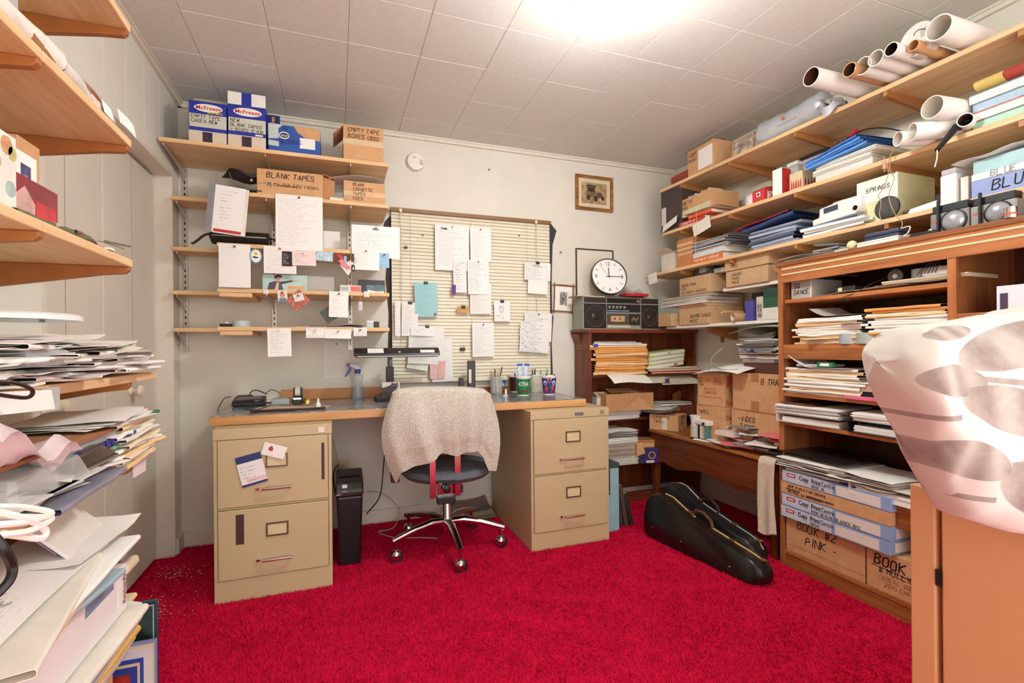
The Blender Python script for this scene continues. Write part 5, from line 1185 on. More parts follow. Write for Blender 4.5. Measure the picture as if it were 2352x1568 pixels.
# towel draped over the chair back
def towel():
    yb = 2.322
    def interp(P,s):
        s = max(0,min(.9999,s))*(len(P)-1);i = int(s);f = s-i;f = f*f*(3-2*f)*.5+f*.5
        return P[i][0]*(1-f)+P[i+1][0]*f,P[i][1]*(1-f)+P[i+1][1]*f
    top = [(903,908),(915,899),(960,894),(1015,893),(1075,894),(1115,898),(1131,910)]
    bot = [(913,1116),(922,1086),(950,1070),(980,1060),(1002,1050),(1018,1041),(1036,1046),(1054,1049),(1074,1036),(1096,1036),(1112,1050),(1124,1082),(1143,1084)]
    NU,NV = 60,44
    P = []
    def fn(u,v):
        tu,tv = interp(top,u);bu,bv_ = interp(bot,u)
        if v < .12:       # over the top and down the far side
            k = v/.12;a = px(tu,tv,Y=yb);e = 1-k
            return (a.x,yb+.085*math.sin(e*math.pi/2*1.0)+.01,a.z-.0+.012*math.sin(k*math.pi)-.10*max(0,e-.35))
        s = (v-.12)/.88
        uu = tu+(bu-tu)*s;vv = tv+(bv_-tv)*s
        if u < .5:uu -= 26*math.sin(s*math.pi)**1.0*(1-u*2)**2*1.1
        else:uu += 14*math.sin(s*math.pi)*(u*2-1)**2
        fold = (.022*math.sin(u*15+.8)+.012*math.sin(u*31+2)+.016*math.cos(u*7+s*2))*s**.7
        crease = .012*math.exp(-((u-.56)/.02)**2)*(.4+.6*s)
        y = yb-.012*math.sin(s*math.pi)+fold-crease
        a = px(uu,vv,Y=yb)
        e = (abs(u-.5)*2)**6
        return (a.x,y+.03*e,a.z)
    mb = MB();mb.surf(fn,NU,NV,.005)
    m = bpy.data.materials.new('terry_towel');m.use_nodes = True;nt = m.node_tree;L = nt.links.new;b = nt.nodes['Principled BSDF']
    b.inputs['Roughness'].default_value = .95;b.inputs['Specular IOR Level'].default_value = .1;b.inputs['Sheen Weight'].default_value = .3
    tc = nt.nodes.new('ShaderNodeTexCoord');n = nt.nodes.new('ShaderNodeTexNoise');n.inputs['Scale'].default_value = 160;n.inputs['Detail'].default_value = 4;L(tc.outputs['Object'],n.inputs['Vector'])
    r = nt.nodes.new('ShaderNodeValToRGB');r.color_ramp.elements[0].position = .3;r.color_ramp.elements[0].color = lin('aea596');r.color_ramp.elements[1].position = .65;r.color_ramp.elements[1].color = lin('d6cfc3')
    L(n.outputs['Fac'],r.inputs[0]);L(r.outputs[0],b.inputs['Base Color'])
    bp = nt.nodes.new('ShaderNodeBump');bp.inputs['Strength'].default_value = .7;bp.inputs['Distance'].default_value = .004;L(n.outputs['Fac'],bp.inputs['Height']);L(bp.outputs[0],b.inputs['Normal'])
    t = thing('bath_towel','beige terry towel draped over the chair back','towel',T(.49,2.33,.45))
    part('cloth',mb,m,t,world=True,smooth=1.2)
    rb = []
    for k,s in enumerate((.80,.82,.84,.86)):
        rb = [Vector(fn(i/60,s))+Vector((0,-.0028,0)) for i in range(2,58)]
        part('woven_band',MB().tube(rb,.0014,5),mat('bfae9a',.95,spec=.1,name='band_thread'),t,world=True)
towel()
# ---- shredder bin, outlet, cables, dustpan
t = thing('paper_shredder','tall black paper shredder bin under the desk','shredder',T(.056,2.54,0,-.02))
part('bin',MB().add([(-.05,.01,0),(.05,.01,0),(.05,.24,0),(-.05,.24,0),(-.062,0,.345),(.062,0,.345),(.062,.27,.345),(-.062,.27,.345)],[(0,3,2,1),(4,5,6,7),(0,1,5,4),(1,2,6,5),(2,3,7,6),(3,0,4,7)]),mat('141215',.35,name='black_bin'),t,bv=.01)
hd = part('head',MB().prism([(-.004,.345),(-.006,.375),(.02,.41),(.26,.425),(.275,.41),(.275,.345)],-.066,.066,'x'),mat('2b2a2c',.4,name='black_head'),t,bv=.008)
part('feed_slot',MB().add([(-.05,.10,.4167),(.05,.10,.4167),(.05,.125,.4183),(-.05,.125,.4183)],[(0,1,2,3)]),INK,hd)
part('label',MB().add([(-.035,-.0055,.372),(-.012,-.0055,.372),(-.012,.012,.4025),(-.035,.012,.4025)],[(0,1,2,3)]),printed('d8d4d0','50505a',5,.7),hd)
part('switch',MB().box(-.064,-.04,-.008,.0,.352,.362),CHROME,hd,bv=.002)
p = px(790,1080,Y=YB)
t = thing('wall_outlet','cream double wall outlet low on the wall under the desk','outlet',Matrix.Translation(p) @ UPR)
part('plate',MB().box(-.038,.038,-.06,.06,0,.005),mat('dccdb2',.4,name='cream_plastic'),t,bv=.002)
for s in (-1,1):part('socket',MB().box(-.016,.016,s*.024-.014,s*.024+.014,.005,.008),mat('cbb99a',.4,name='beige_socket'),t,bv=.003)
cable([(.03,YB-.02,.34),(.0,3.0,.40),(-.02,2.85,.38),(-.01,2.78,.30),(.04,2.85,.1),(.06,2.9,.02)],.004,BC,'dark cord hanging down behind the shredder')
cable([px(766,1010,Y=3.0),px(776,1060,Y=3.0),px(788,1090,Y=3.04),px(792,1085,Y=3.09)],.003,mat('b8a888',.6,name='tan_cable'),'tan cord running from the desk to the outlet')
cable([px(884,1030,Y=2.95),px(880,1080,Y=2.95),px(872,1140,Y=2.95),px(842,1180,Y=2.95)],.0035,BC,'dark cord hanging left of the chair towel')
cable([px(842,1128,Y=3.0),px(880,1133,Y=3.0),px(915,1165,Y=3.0),px(915,1190,Y=2.98),(.30,2.93,.02),(.22,2.92,.014),(.3,2.80,.014),(.45,2.74,.014),(.52,2.70,.014)],.003,mat('b9a88c',.6,name='tan_cable'),'tan cord looping on the carpet behind the chair')
c = px(1095,1200,Z=.01)
t = thing('dustpan','grey dustpan lying on the carpet behind the chair','dustpan',T(c.x+.02,c.y+.03,.012,.1))
part('pan',MB().surf(lambda u,v:((u-.5)*.25,.2*v,.004+.065*v*v+.02*abs(u-.5)**2*4*v),8,6,.003),mat('8c7a74',.4,.3,name='grey_metal'),t,smooth=True)
part('rim',MB().tube([(-.125,.2,.075),(0,.203,.07),(.125,.2,.075)],.004,6),STEEL,t,smooth=True)
part('handle',MB().tube([(-.10,.19,.06),(-.16,.14,.055),(-.21,.05,.03)],[.012,.016,.01],10),mat('5a3a38',.4,name='maroon_plastic'),t,smooth=True)
t = thing('hand_brush','hand brush with pale bristles in the dustpan','brush',T(c.x+.05,c.y+.05,.035,.15))
part('stock',MB().box(-.07,.08,.012,.04,.022,.036),mat('4a4a48',.5,name='grey_stock'),t,bv=.004)
mb = MB()
for i in range(40):
    x = -.068+i*.0037;mb.tube([(x,.025,.024),(x+rnd.uniform(-.004,.004),-.012,.004)],.0014,4)
part('bristles',mb,mat('a89a72',.8,name='straw_bristle'),t,kind='stuff')
# crumbs on the carpet by the closet
mb = MB()
for i in range(300):
    k = rnd.random()
    if k < .4:u,v = rnd.gauss(350,22),rnd.gauss(1400,18)
    elif k < .7:u,v = rnd.gauss(400,28),rnd.gauss(1315,10)
    else:u,v = rnd.uniform(330,490),rnd.uniform(1290,1420)
    q = px(u,v,Z=.014)
    if q.x < -.86 or (q.x > -.5 and q.y > 2.34):continue
    s = rnd.uniform(.0007,.0018);mb.box(q.x-s,q.x+s,q.y-s*.8,q.y+s*.8,.011,.011+s*1.3)
solo('carpet_lint',mb,mat('e6d8b0',.9,spec=.1,name='pale_lint'),'pale specks of lint scattered on the carpet by the closet','lint',kind='stuff')
# ================================================================== RIGHT WALL
def rp(u0,u1,v,plane,z):
    """frame at the middle of a stretch of the right-hand furniture seen between columns u0 and u1, and its width"""
    a,b = px(u0,v,X=plane),px(u1,v,X=plane);return at(Vector((plane,(a.y+b.y)/2,z)),RR),a.y-b.y
def rb(u0,u1,vt,plane,zb):return shelfbox(u0,u1,vt,zb,plane,'R')
zs = lambda k,u,v=300,X=XSH:RZ[k](px(u,v,X=X).y)
# ---- top shelf
M,wd,h = rb(1541,1578,400,2.17,zs(0,1560,400))
t = thing('flat_box','flat dark red box at the far end of the top right shelf','box',M);part('body',MB().box(0,wd,0,.2,0,h),mat('8a3420',.5,var=.06,name='red_brown_card'),t,bv=.002);part('lid',MB().box(-.001,wd+.001,-.001,.201,h*.55,h+.002),mat('9a3c26',.5,name='red_brown_lid'),t,bv=.002)
M,wd,h = rb(1579,1640,334,2.165,zs(0,1610,370))
t = carton(M,wd,.2,h,'tan carton marked SQUARE MUSIC with a white label on the top right shelf',lines=['SQAR','MUSC'],lh=.022,lpos=(wd*.06,h*.76),seed=21,fit=wd*.33)
part('label_sticker',MB().box(wd*.42,wd*.94,-.0012,0,h*.12,h*.86),printed('efece6','66646a',14,.4,.08,.95),t)
part('open_flap',MB().surf(lambda u,v:(wd*(.1+.8*u),.02+.1*v,h+.03*v),1,1,.003),CARD2,t)
# framed picture leaning
M,wd,h = rb(1672,1722,312,2.18,zs(0,1697,340))
t = thing('framed_picture','small framed picture leaning on the top right shelf','picture',M @ T(0,.02,0,0,-.12))
part('frame',MB().box(0,wd,0,.012,0,.012).box(0,wd,0,.012,h-.012,h).box(0,.012,0,.012,.012,h-.012).box(wd-.012,wd,0,.012,.012,h-.012),mat('b09a7a',.5,name='tan_frame'),t,bv=.001)
part('print',MB().box(.012,wd-.012,.004,.008,.012,h-.012),mat('c8b2a8',.4,var=.5,vs=22,name='collage_print'),t)
# silver bag
za = zs(0,1810,280)
a,b = px(1724,320,X=2.155),px(1884,235,X=2.155);L = a.y-b.y
t = thing('silver_bag','long silver-grey bag with an orange dot on the top right shelf','bag',at(Vector((2.155,a.y,za)),RR))
SIL = mat('c2c5ca',.35,.3,var=.08,vs=14,name='silver_film')
def bagf(u,v):
    a_ = v*2*math.pi;r1 = .06+.006*math.sin(u*9);r2 = .066+.005*math.sin(u*7+1)
    k = min(1,u*14,(1-u)*14+.25)
    return (L*u,.07+r1*math.cos(a_)*(.75+.25*k),.072+r2*math.sin(a_)*k*(1+.06*math.sin(u*30+a_*2)))
part('body',MB().surf(bagf,26,16,.001),SIL,t,smooth=True)
part('crumpled_end',MB().surf(lambda u,v:(L+.115*u,-.02+.13*v+.012*math.sin(v*17+u*5),.07-.062*u+.016*math.sin(v*23)*(.3+u)-.02*v*u),8,16,.001),mat('c4c6ca',.18,.7,var=.05,name='shiny_film'),t,smooth=True)
part('hanging_fold',MB().surf(lambda u,v:(L+.0+.13*u,-.03-.008*math.sin(u*6),.02-.045*v*math.sin(u*math.pi)+.01*math.sin(u*11)),10,6,.001),mat('c4c6ca',.18,.7,var=.05,name='shiny_film'),t,smooth=True)
part('orange_dot',MB().cyl((L*.48,.009,.085),.009,.001,18,'y'),mat('e8642c',.5,name='orange_print'),t)
typed(t,'LEISURE INTERNATIONAL',FRAME['front'](L*.40,.052,.0085),.006,mat('55565c',.5,var=0,name='grey_print'),.0,.11,'small_print')
def xtube(u,v,zc,r,L,lab,inner=None,m=None,grp='paper tubes on the top right shelf',rz=0,th=.003):
    p = px(u,v,Z=zc);return roll(T(p.x,p.y,zc,rz),L,r,lab,grp,m,inner,th)
BR = mat('5a3422',.7,var=.1,name='brown_inner')
zt = 2.158
xtube(1863,176,zt+.045,.038,.42,'white paper tube with dark brown inside jutting out over the silver bag',BR)
xtube(1951,160,zt+.035,.028,.40,'small paper tube with brown inside behind two white tubes',BR,CARD)
xtube(1982,151,zt+.034,.034,.38,'white paper tube with open end, left one of the white pair',OFFW)
xtube(2011,133,zt+.034,.030,.36,'white paper tube with open end, right one of the white pair',OFFW)
xtube(2047,113,zt+.030,.025,.34,'white paper tube with a dark hollow beside the round lid',mat('2a1412',.8,name='dark_inner'))
xtube(2098,104,zt+.022,.020,.30,'narrow paper tube with tan core in front of the round lid',CARD2,CARD)
xtube(2156,63,zt+.043,.043,.42,'widest white paper tube at the near end of the top right shelf',OFFW,th=.004)
p = px(2094,88,Z=zt+.06)
t = thing('round_container','large white round box scribbled with hearts among the paper tubes','box',T(p.x+.03,p.y,zt+.062))
part('disc',MB().cyl((0,0,0),.06,.05,28,'x'),mat('dcd6cc',.6,name='white_card'),t,smooth=.6)
part('scribble',MB().tube([(-.001,.02*math.cos(a)-.01,.02+.016*math.sin(a)*math.cos(a/2)) for a in [k*.5 for k in range(13)]],.0012,4),INK,t)
part('shading',MB().box(-.0008,0,-.045,-.012,.0,.03),printed('b8b2aa','4a4844',14,.8,.02,.98,.02),t)
# ---- middle shelf
M,wd,h = rb(1518,1564,432,2.16,zs(1,1540,500))
t = thing('document_box','tall dark brown document box at the far end of the middle right shelf','box',M);part('body',MB().box(0,wd,0,.25,.0,h),mat('4a3a38',.55,var=.06,name='dark_brown_board'),t,bv=.003);part('label',MB().box(wd*.04,wd*.26,-.0012,0,h*.18,h*.6),printed('d8d4ce','77727a',8,.5),t);part('clasp',MB().cyl((wd*.55,-.003,h*.22),.005,.003,10,'y'),STEEL,t)
zr = zs(1,1600,490)
M,wd = rp(1560,1634,500,2.16,zr)
M1 = at(Vector((2.155,px(1560,505,X=2.155).y,zr)),RR)
book(M1,.24,.2,.03,mat('c8402c',.5,name='red_spine'),'thick red book under the carton of cassette tapes',lines=['CORRECTOR OR'])
book(M1 @ T(.10,-.01,.031,.02),.2,.2,.022,mat('e0602c',.5,name='orange_spine'),'orange book numbered 24 under the carton of cassette tapes',lines=['24'])
pile(M1 @ T(.2,0,.054),[('paper',.25,.2,.003,OFFW,-.1,0,0),('paper',.28,.18,.003,MANILA,.12,.02,-.02)],'loose paper between the orange book and the cassette carton','paper','papers on the middle right shelf',31)
M,wd,h = rb(1558,1610,453,2.17,zr+.062)
t = carton(M,.30,.22,h,'tan open carton marked CASSETTE TAPES on two books',top='open',lines=['CASSETTE','TAPES'],lh=.02,lpos=(.01,h*.66),seed=24,fit=.17)
part('tape_band',MB().box(-.001,.301,-.0012,0,h*.02,h*.38),mat('d4cfae',.5,name='packing_tape'),t)
for k in range(9):
    solo('cassette_case',MB().box(0,.018,0,.10,0,.07),mat(('d8d4cc','3a3636','b8b4ae','8a8680')[k % 4],.3,name='cassette_case'),'cassette standing in the open cassette carton, '+('farthest one' if k == 0 else 'nearest one' if k == 8 else _NW[k]+' from the far end'),'cassette','cassettes in the open carton',M @ T(.012+.03*k,.02,h-.052),bv=.001)
# cards hanging
hang(1521,499,1556,531,2.14,WHITE,'white card leaning at the far end of the middle right shelf',cat='card',name='card',wall='R',rot=.28,group='cards on the right shelves',tilt=-.3)
t = hang(1590,500,1632,539,2.13,OFFW,'blank white tag hanging on a string from the middle right shelf',cat='tag',name='tag',wall='R',rot=.2,group='cards on the right shelves',curl=.001)
cable([px(1599,485,X=2.128),px(1600,520,X=2.127),px(1598,560,X=2.128),px(1596,588,X=2.128)],.0012,mat('d8c8a0',.7,name='string'),'thin string holding the blank white tag','string',None,'string')
zr = zs(1,1715,460)
M,wd,h = rb(1705,1729,447,2.17,zr)
t = thing('round_tin','small pink and white round tin left of the red barn box','tin',M @ T(wd/2,wd/2,0));part('body',MB().cyl((0,0,0),wd*.5,h*.82,18),mat('d8cfcf',.4,var=.15,vs=80,name='white_tin'),t,smooth=.6);part('lid',MB().cyl((0,0,h*.82),wd*.52,h*.16,18),mat('d89a98',.4,name='pink_lid'),t,smooth=.6)
M,wd,h = rb(1728,1755,430,2.17,zs(1,1745,450))
t = thing('barn_box','red barn-shaped box with white window and crossed door','box',M)
BRN = mat('c8383c',.5,var=.04,name='barn_red');dpt = .055
dpt = .11
part('barn',MB().prism([(0,0),(0,h*.78),(dpt*.18,h*.93),(dpt*.5,h),(dpt*.82,h*.93),(dpt,h*.78),(dpt,0)],0,wd,'x'),BRN,t,bv=.001)
part('window',MB().box(wd*.36,wd*.68,-.001,0,h*.38,h*.66),WHITE,t)
part('pane',MB().box(wd*.42,wd*.62,-.0016,-.001,h*.44,h*.60),mat('5a2a2a',.5,name='pane_dark'),t)
part('door_frame',MB().box(wd,wd+.001,dpt*.22,dpt*.82,h*.16,h*.66),WHITE,t)
for k in (0,1):
    y0,y1 = (dpt*.27,dpt*.77) if k else (dpt*.77,dpt*.27)
    part('door_brace',MB().tube([(wd+.0015,y0,h*.2),(wd+.0015,y1,h*.62)],.003,4),BRN,t)
M,wd,h = rb(1774,1796,388,2.17,zs(1,1790,430))
t = thing('tall_carton','tall white and red carton on the middle right shelf','carton',M);part('body',MB().box(0,wd,0,.06,0,h),WHITE,t,bv=.001);part('red_side',MB().box(wd,wd+.001,0,.06,h*.0,h*.98),mat('c8282c',.5,var=.25,vs=60,name='red_pattern'),t);part('print',MB().box(wd*.55,wd*.75,-.0006,0,h*.2,h*.55),printed('efece6','55555a',7,.7,.02),t)
t = thing('clear_canister','clear plastic canister behind the tall white and red carton','canister',M @ T(wd*.2,.09,0));part('jar',MB().box(0,.06,0,.06,0,h*1.15),mat('e6e6e4',.1,var=0,alpha=.5,name='clear_plastic'),t,bv=.006);part('lid',MB().box(-.002,.062,-.002,.062,h*1.15,h*1.3),mat('e2e2e0',.25,var=0,alpha=.85,name='clear_lid'),t,bv=.004)
M,wd,h = rb(1813,1843,395,2.17,zs(1,1830,420))
t = thing('decorated_box','small cream box printed with red figures on the middle right shelf','box',M);part('body',MB().box(0,wd,0,.1,0,h),mat('d8c09a',.6,var=.05,name='cream_box'),t,bv=.002)
for k in range(5):part('red_figure',MB().prism([(wd*(.1+.17*k),h*.1),(wd*(.14+.17*k),h*.4),(wd*(.18+.17*k),h*(.62-.08*(k % 2))),(wd*(.24+.17*k),h*.35),(wd*(.22+.17*k),h*.1)],-.0008,0,'y'),mat('b8383a',.6,name='red_print'),t)
for k in range(4):part('red_figure',MB().prism([(.012+.02*k,h*.1),(.018+.02*k,h*.65),(.026+.02*k,h*.3)],wd,wd+.0008,'x'),mat('8a3234',.6,name='red_print'),t)
# pile of papers with blue folders
zr = zs(1,1930,380)
M,wd = rp(1872,2006,385,2.155,zr)
LB = mat('5f98d8',.5,var=.06,name='bright_blue')
spec = [('block',wd*.98,.22,.028,mat('d9d2cc',.6,var=.06,name='paper_block'),.0,0,0),('ream',wd,.22,.03,OFFW,.03,-.01,0),('ream',wd*1.05,.22,.02,WHITE,-.03,.01,0)]
labs = ['thick white paper pad at the bottom of the pile on the middle right shelf','middle sheaf of papers in the pile on the middle right shelf','upper sheaf of papers below the blue folders']
for s_,l_,k in zip(spec,labs,range(3)):pile(M @ T(0,0,(0,.028,.058)[k]),[s_],l_,'papers','pile on the middle right shelf',40+k)
for k in range(4):
    F = M @ T(-.02-.01*k,-.02,.079+.012*k,.05-.05*k,0,-.10)
    solo('plastic_folder',folder_mesh(wd*1.02,.24,.010,50+k),LB if k % 2 == 0 else mat('3f6fb8',.5,name='mid_blue_folder'),'blue folder on the middle right shelf, '+nth(k,4),'folder','blue folders on the middle right shelf',F,smooth=True)
M,wd2,h = rb(1836,1900,350,2.30,zs(1,1860,400))
t = thing('framed_picture','black framed picture standing behind the blue folders','picture',M);part('frame',MB().box(0,wd2,0,.015,0,.018).box(0,wd2,0,.015,h-.018,h).box(0,.018,0,.015,.018,h-.018).box(wd2-.018,wd2,0,.015,.018,h-.018),BLACK,t,bv=.001);part('print',MB().box(.018,wd2-.018,.006,.01,.018,h-.018),mat('c8b0a0',.5,var=.1,name='pale_print'),t)
# jumper clamp with cable
p = px(1950,315,X=2.28)
t = thing('cable_clamp','red-handled cable clamp with coiled spring behind the blue folders','clamp',T(2.28,p.y,p.z))
part('grip',MB().tube([(0,0,0),(-.02,-.05,.008)],.009,8),RED,t,smooth=True);part('grip',MB().tube([(0,0,-.006),(-.01,-.05,-.022)],.009,8),RED,t,smooth=True);part('spring',MB().tube([(.006*math.cos(k*.9),.012+.0022*k,.006*math.sin(k*.9)) for k in range(26)],.002,5),STEEL,t)
cable([px(1945,318,X=2.27),px(1985,298,X=2.27),px(2030,294,X=2.27),px(2075,302,X=2.27)],.003,BLACK,'black lead arching from the red clamp to the white tubes')
def ytube(u,v,z,r,L,lab,rz=0,inner=None,th=.003):
    p = px(u,v,Z=z+r);return roll(T(p.x,p.y,z+r,-math.pi/2+rz),L,r,lab,'paper tubes on the middle right shelf',WHITE,inner or OFFW,th)
zr = zs(1,2080,330)
ytube(2062,319,zr,.028,.26,'slim white paper tube lying along the middle right shelf',1.15)
ytube(2095,303,zr+.004,.033,.30,'white paper tube beside the slim one on the middle right shelf',1.0)
xtube(2141,246,zr+.095,.040,.30,'thick white paper tube on top of the others on the middle right shelf',OFFW,grp='paper tubes on the middle right shelf',rz=-.1)
xtube(2217,275,zr+.03,.024,.22,'short paper tube with brown inside in front of the box stack',BR,WHITE,'paper tubes on the middle right shelf',.3)
p = px(2195,293,X=2.13);q = px(2152,345,X=2.05)
t = thing('folded_umbrella','dark stick with white cord loops sticking out below the paper tubes','stick',T(p.x,p.y,p.z))
part('shaft',MB().tube([p+Vector((.12,-.06,.03)),p,q],[.012,.014,.008],8),BLACK,t,world=True,smooth=True)
part('cord_loop',MB().tube([p,px(2186,300,X=2.12),px(2188,315,X=2.12),px(2182,318,X=2.12)],.002,5),OFFW,t,world=True)
part('tassel',MB().tube([q,px(2153,350,X=2.05),px(2152,365,X=2.05),px(2147,384,X=2.05)],.002,5),OFFW,t,world=True)
# stack of flat boxes at the near end
zr = zs(1,2290,270)
for k,(c,hh,off,lab) in enumerate((('a8d0b4',.030,0,'flat pale green box, lowest of the stack at the near end'),('e6e2d6',.030,.0,'flat cream box with an orange edge line above the green box'),('9fb8cc',.032,.01,'flat light blue box in the stack at the near end'),('e4e4da',.034,.02,'flat speckled white box on top of the near-end stack'))):
    a = px(2234-(0,0,0,8)[k],240,X=2.16).y
    t = thing('flat_box',lab,'box',at(Vector((2.16,a+off*0,zr+.0005+sum((.030,.030,.032,.034)[:k])+.001*k)),RR),'flat boxes at the near end of the middle right shelf')
    part('tray',MB().box(0,.42,0,.28,0,hh),mat(c,.5,var=.06 if k < 3 else .2,vs=80,name='paper_box'),t,bv=.001)
    part('edge_line',MB().box(0,.42,-.0008,0,hh*.86,hh*.98),mat(('d8603c' if k == 1 else '5a6a70'),.5,name='edge_line'),t)
p = px(2330,170,X=2.2)
t = thing('gloves','yellow and red work glove lying on the near-end box stack','glove',T(p.x,p.y-.02,zr+.136))
part('cuff',MB().surf(lambda u,v:(.05*math.cos(u*6.28),.03+.08*v,.022+.02*math.sin(u*6.28)),12,5,.003),mat('d8c070',.7,name='yellow_cloth'),t,smooth=True)
part('palm',MB().surf(lambda u,v:(.045*math.cos(u*6.28)*(1-.3*v),-.06*v+.03,.024+.022*math.sin(u*6.28)),12,5,.003),mat('a84038',.7,name='red_leather'),t,smooth=True)
# ---- lowest pine shelf
zr = RZ[2](2.8)
M,wd,h = rb(1519,1547,583,2.16,RZ[2](2.9))
t = carton(M,wd,.12,h,'small torn white carton at the far end of the lowest pine shelf',top='flaps',m=mat('ddd2c0',.8,var=.05,name='white_carton'))
M,wd,h = rb(1555,1590,548,2.16,RZ[2](2.75))
t = thing('striped_box','orange-tan striped box beside the orange book on the lowest pine shelf','box',M)
part('body',MB().box(0,wd,0,.2,0,h),mat('c88450',.7,var=.06,name='orange_tan'),t,bv=.002)
for k in range(3):part('stripe',MB().box(0,wd,-.0008,0,h*(.42+.17*k),h*(.5+.17*k)),mat('e0b890',.7,name='pale_stripe'),t)
M1 = at(Vector((2.152,px(1588,590,X=2.152).y,RZ[2](2.5))),RR)
book(M1,.27,.2,.036,mat('e07438',.5,name='orange_spine'),'thick orange book on the lowest pine shelf',lines=['SHARING OF SUNSHINE'])
book(M1 @ T(.01,.005,.037,-.03),.27,.2,.03,mat('d4dde0',.5,name='pale_spine'),'white book with blue spine print on the orange book',lines=None)
def mags(M,n,wd,d,cols,lab,grp,t=.006,seed=3,cat='magazine'):
    r = random.Random(seed)
    return pile(M,[('folder' if r.random() < .6 else 'block',wd*r.uniform(.9,1.05),d*r.uniform(.9,1),t*r.uniform(.6,1.4),cols[i % len(cols)],r.uniform(-.09,.09),r.uniform(-.015,.015),r.uniform(-.01,.02)) for i in range(n)],lab,cat,grp,seed,'magazine')
G1 = mat('8c94a4',.5,var=.1,name='grey_blue_mag');G2 = mat('c4b8a8',.6,var=.08,name='beige_mag');G3 = mat('5a6078',.5,var=.1,name='slate_mag')
mags(M1 @ T(.16,.0,.070),9,.30,.21,[G2,G1,OFFW,G3],'magazine stacked above the white and orange books','magazines on the lowest pine shelf',.0085,61)
M,wd = rp(1722,1832,540,2.155,RZ[2](2.1))
mags(M,7,wd,.22,[G1,mat('a9b6cc',.5,name='blue_grey'),G3],'blue-grey folder stacked left of the white device','blue-grey folders on the lowest pine shelf',.014,62,'folder')
solo('spiral_notebook',folder_mesh(wd*1.05,.24,.02,5),mat('2c4470',.4,name='navy_cover'),'navy notebook tilted on the blue-grey folders','notebook',None,M @ T(-.02,-.02,.115,.05,0,-.10),smooth=True)
solo('sheet_cover',folder_mesh(wd*1.1,.24,.008,6),mat('7c2438',.5,var=.1,name='maroon_cover'),'maroon cover lying tilted on the navy notebook','folder',None,M @ T(-.06,-.02,.14,.1,0,-.10),smooth=True)
M,wd = rp(1836,1992,520,2.155,RZ[2](1.75))
mags(M,5,wd,.2,[WHITE,mat('b8c4d8',.5,name='pale_blue'),OFFW],'white or pale blue file under the white device','files under the white device',.009,63,'file')
M,wd,h = rb(1866,1978,466,2.17,RZ[2](1.72)+.052)
t = thing('label_maker','white plastic device with a dark window on the lowest pine shelf','device',M @ T(0,0,0,0,0,-.05))
part('body',MB().prism([(0,0),(0,h*.35),(wd*.15,h*.4),(wd*.17,h*.9),(wd*.62,h*1.0),(wd,h*.95),(wd,0)],0,.16,'y'),mat('e9e6e2',.4,name='white_plastic'),t,bv=.004)
part('window',MB().box(wd*.26,wd*.56,-.001,0,h*.52,h*.84),mat('4a4a5a',.2,var=.15,name='dark_window'),t)
part('lever',MB().box(wd*.4,wd*.62,.02,.06,h*.98,h*1.1),GREYPL,t)
p = px(1964,477,X=2.14)
roll(T(2.14,p.y,p.z,.1),.2,.014,'short white tube with brown core in front of the white device','small tubes on the lowest pine shelf',WHITE,BR)
M,wd,h = rb(1968,2062,408,2.20,RZ[2](1.5))
t = thing('springs_box','pale yellow and white box marked SPRINGS on the lowest pine shelf','box',M)
part('body',MB().box(0,wd,0,.24,0,h),mat('dedaac',.6,var=.06,name='pale_yellow'),t,bv=.002);part('white_top',MB().box(0,wd,-.0008,0,h*.5,h),mat('efeadc',.6,name='cream_white'),t)
letters(t,['SPRINGS'],FRAME['front'](wd*.24,h*.72,-.0014),h*.16,INK,4,fit=wd*.6)
part('label',MB().box(wd*.74,wd*.92,-.0014,-.0008,h*.12,h*.42),printed('e6eaf0','6a86b0',8,.7,.04),t)
p = px(2027,468,X=2.13)
t = thing('speaker_disc','dark grey round speaker leaning at the front of the lowest pine shelf','speaker',T(2.155,p.y,RZ[2](1.4)))
part('disc',MB().lathe([(.0001,-.012),(.03,-.012),(.04,-.006),(.046,0),(.046,.008),(.0001,.008)],26,(0,0,.046),'x'),mat('4c4846',.7,name='dark_grey'),t,smooth=True)
part('rim',MB().lathe([(.044,-.001),(.048,.0),(.048,.008),(.044,.008)],26,(0,0,.046),'x'),BLACK,t,smooth=True)
# metal clips and white holder
p = px(2120,455,X=2.18)
t = thing('metal_tool','chrome and black hand tool lying right of the springs box','tool',T(2.2,p.y,RZ[2](1.2)))
part('jaw',MB().tube([(0,.08,.018),(-.01,.02,.02),(0,-.04,.03)],[.008,.01,.006],8),STEEL,t,smooth=True);part('grip',MB().box(-.02,.02,-.09,-.04,.004,.055),BLACK,t,bv=.004);part('white_sheath',MB().prism([(-.07,.002),(.05,.002),(.04,.02),(-.05,.03)],-.03,-.024,'x'),WHITE,t)
M,wd,h = rb(2158,2196,392,2.17,RZ[2](1.12))
t = thing('white_canister','white rectangular canister with a clear cap on the lowest pine shelf','canister',M);part('body',MB().box(0,wd,0,.07,0,h*.9),mat('ece6e4',.45,name='white_plastic'),t,bv=.006);part('cap',MB().box(.002,wd-.002,.002,.068,h*.9,h*1.06),mat('e4e6e8',.1,var=0,alpha=.6,name='clear_cap'),t,bv=.006)
M,wd,h = rb(2206,2224,406,2.18,RZ[2](1.05))
t = thing('small_white_box','small white box beside the white canister','box',M);part('body',MB().box(0,wd,0,.05,0,h),OFFW,t,bv=.001);part('print',MB().box(wd*.2,wd*.8,-.0006,0,h*.2,h*.8),printed('e6e2de','9a98a0',6,.5),t)
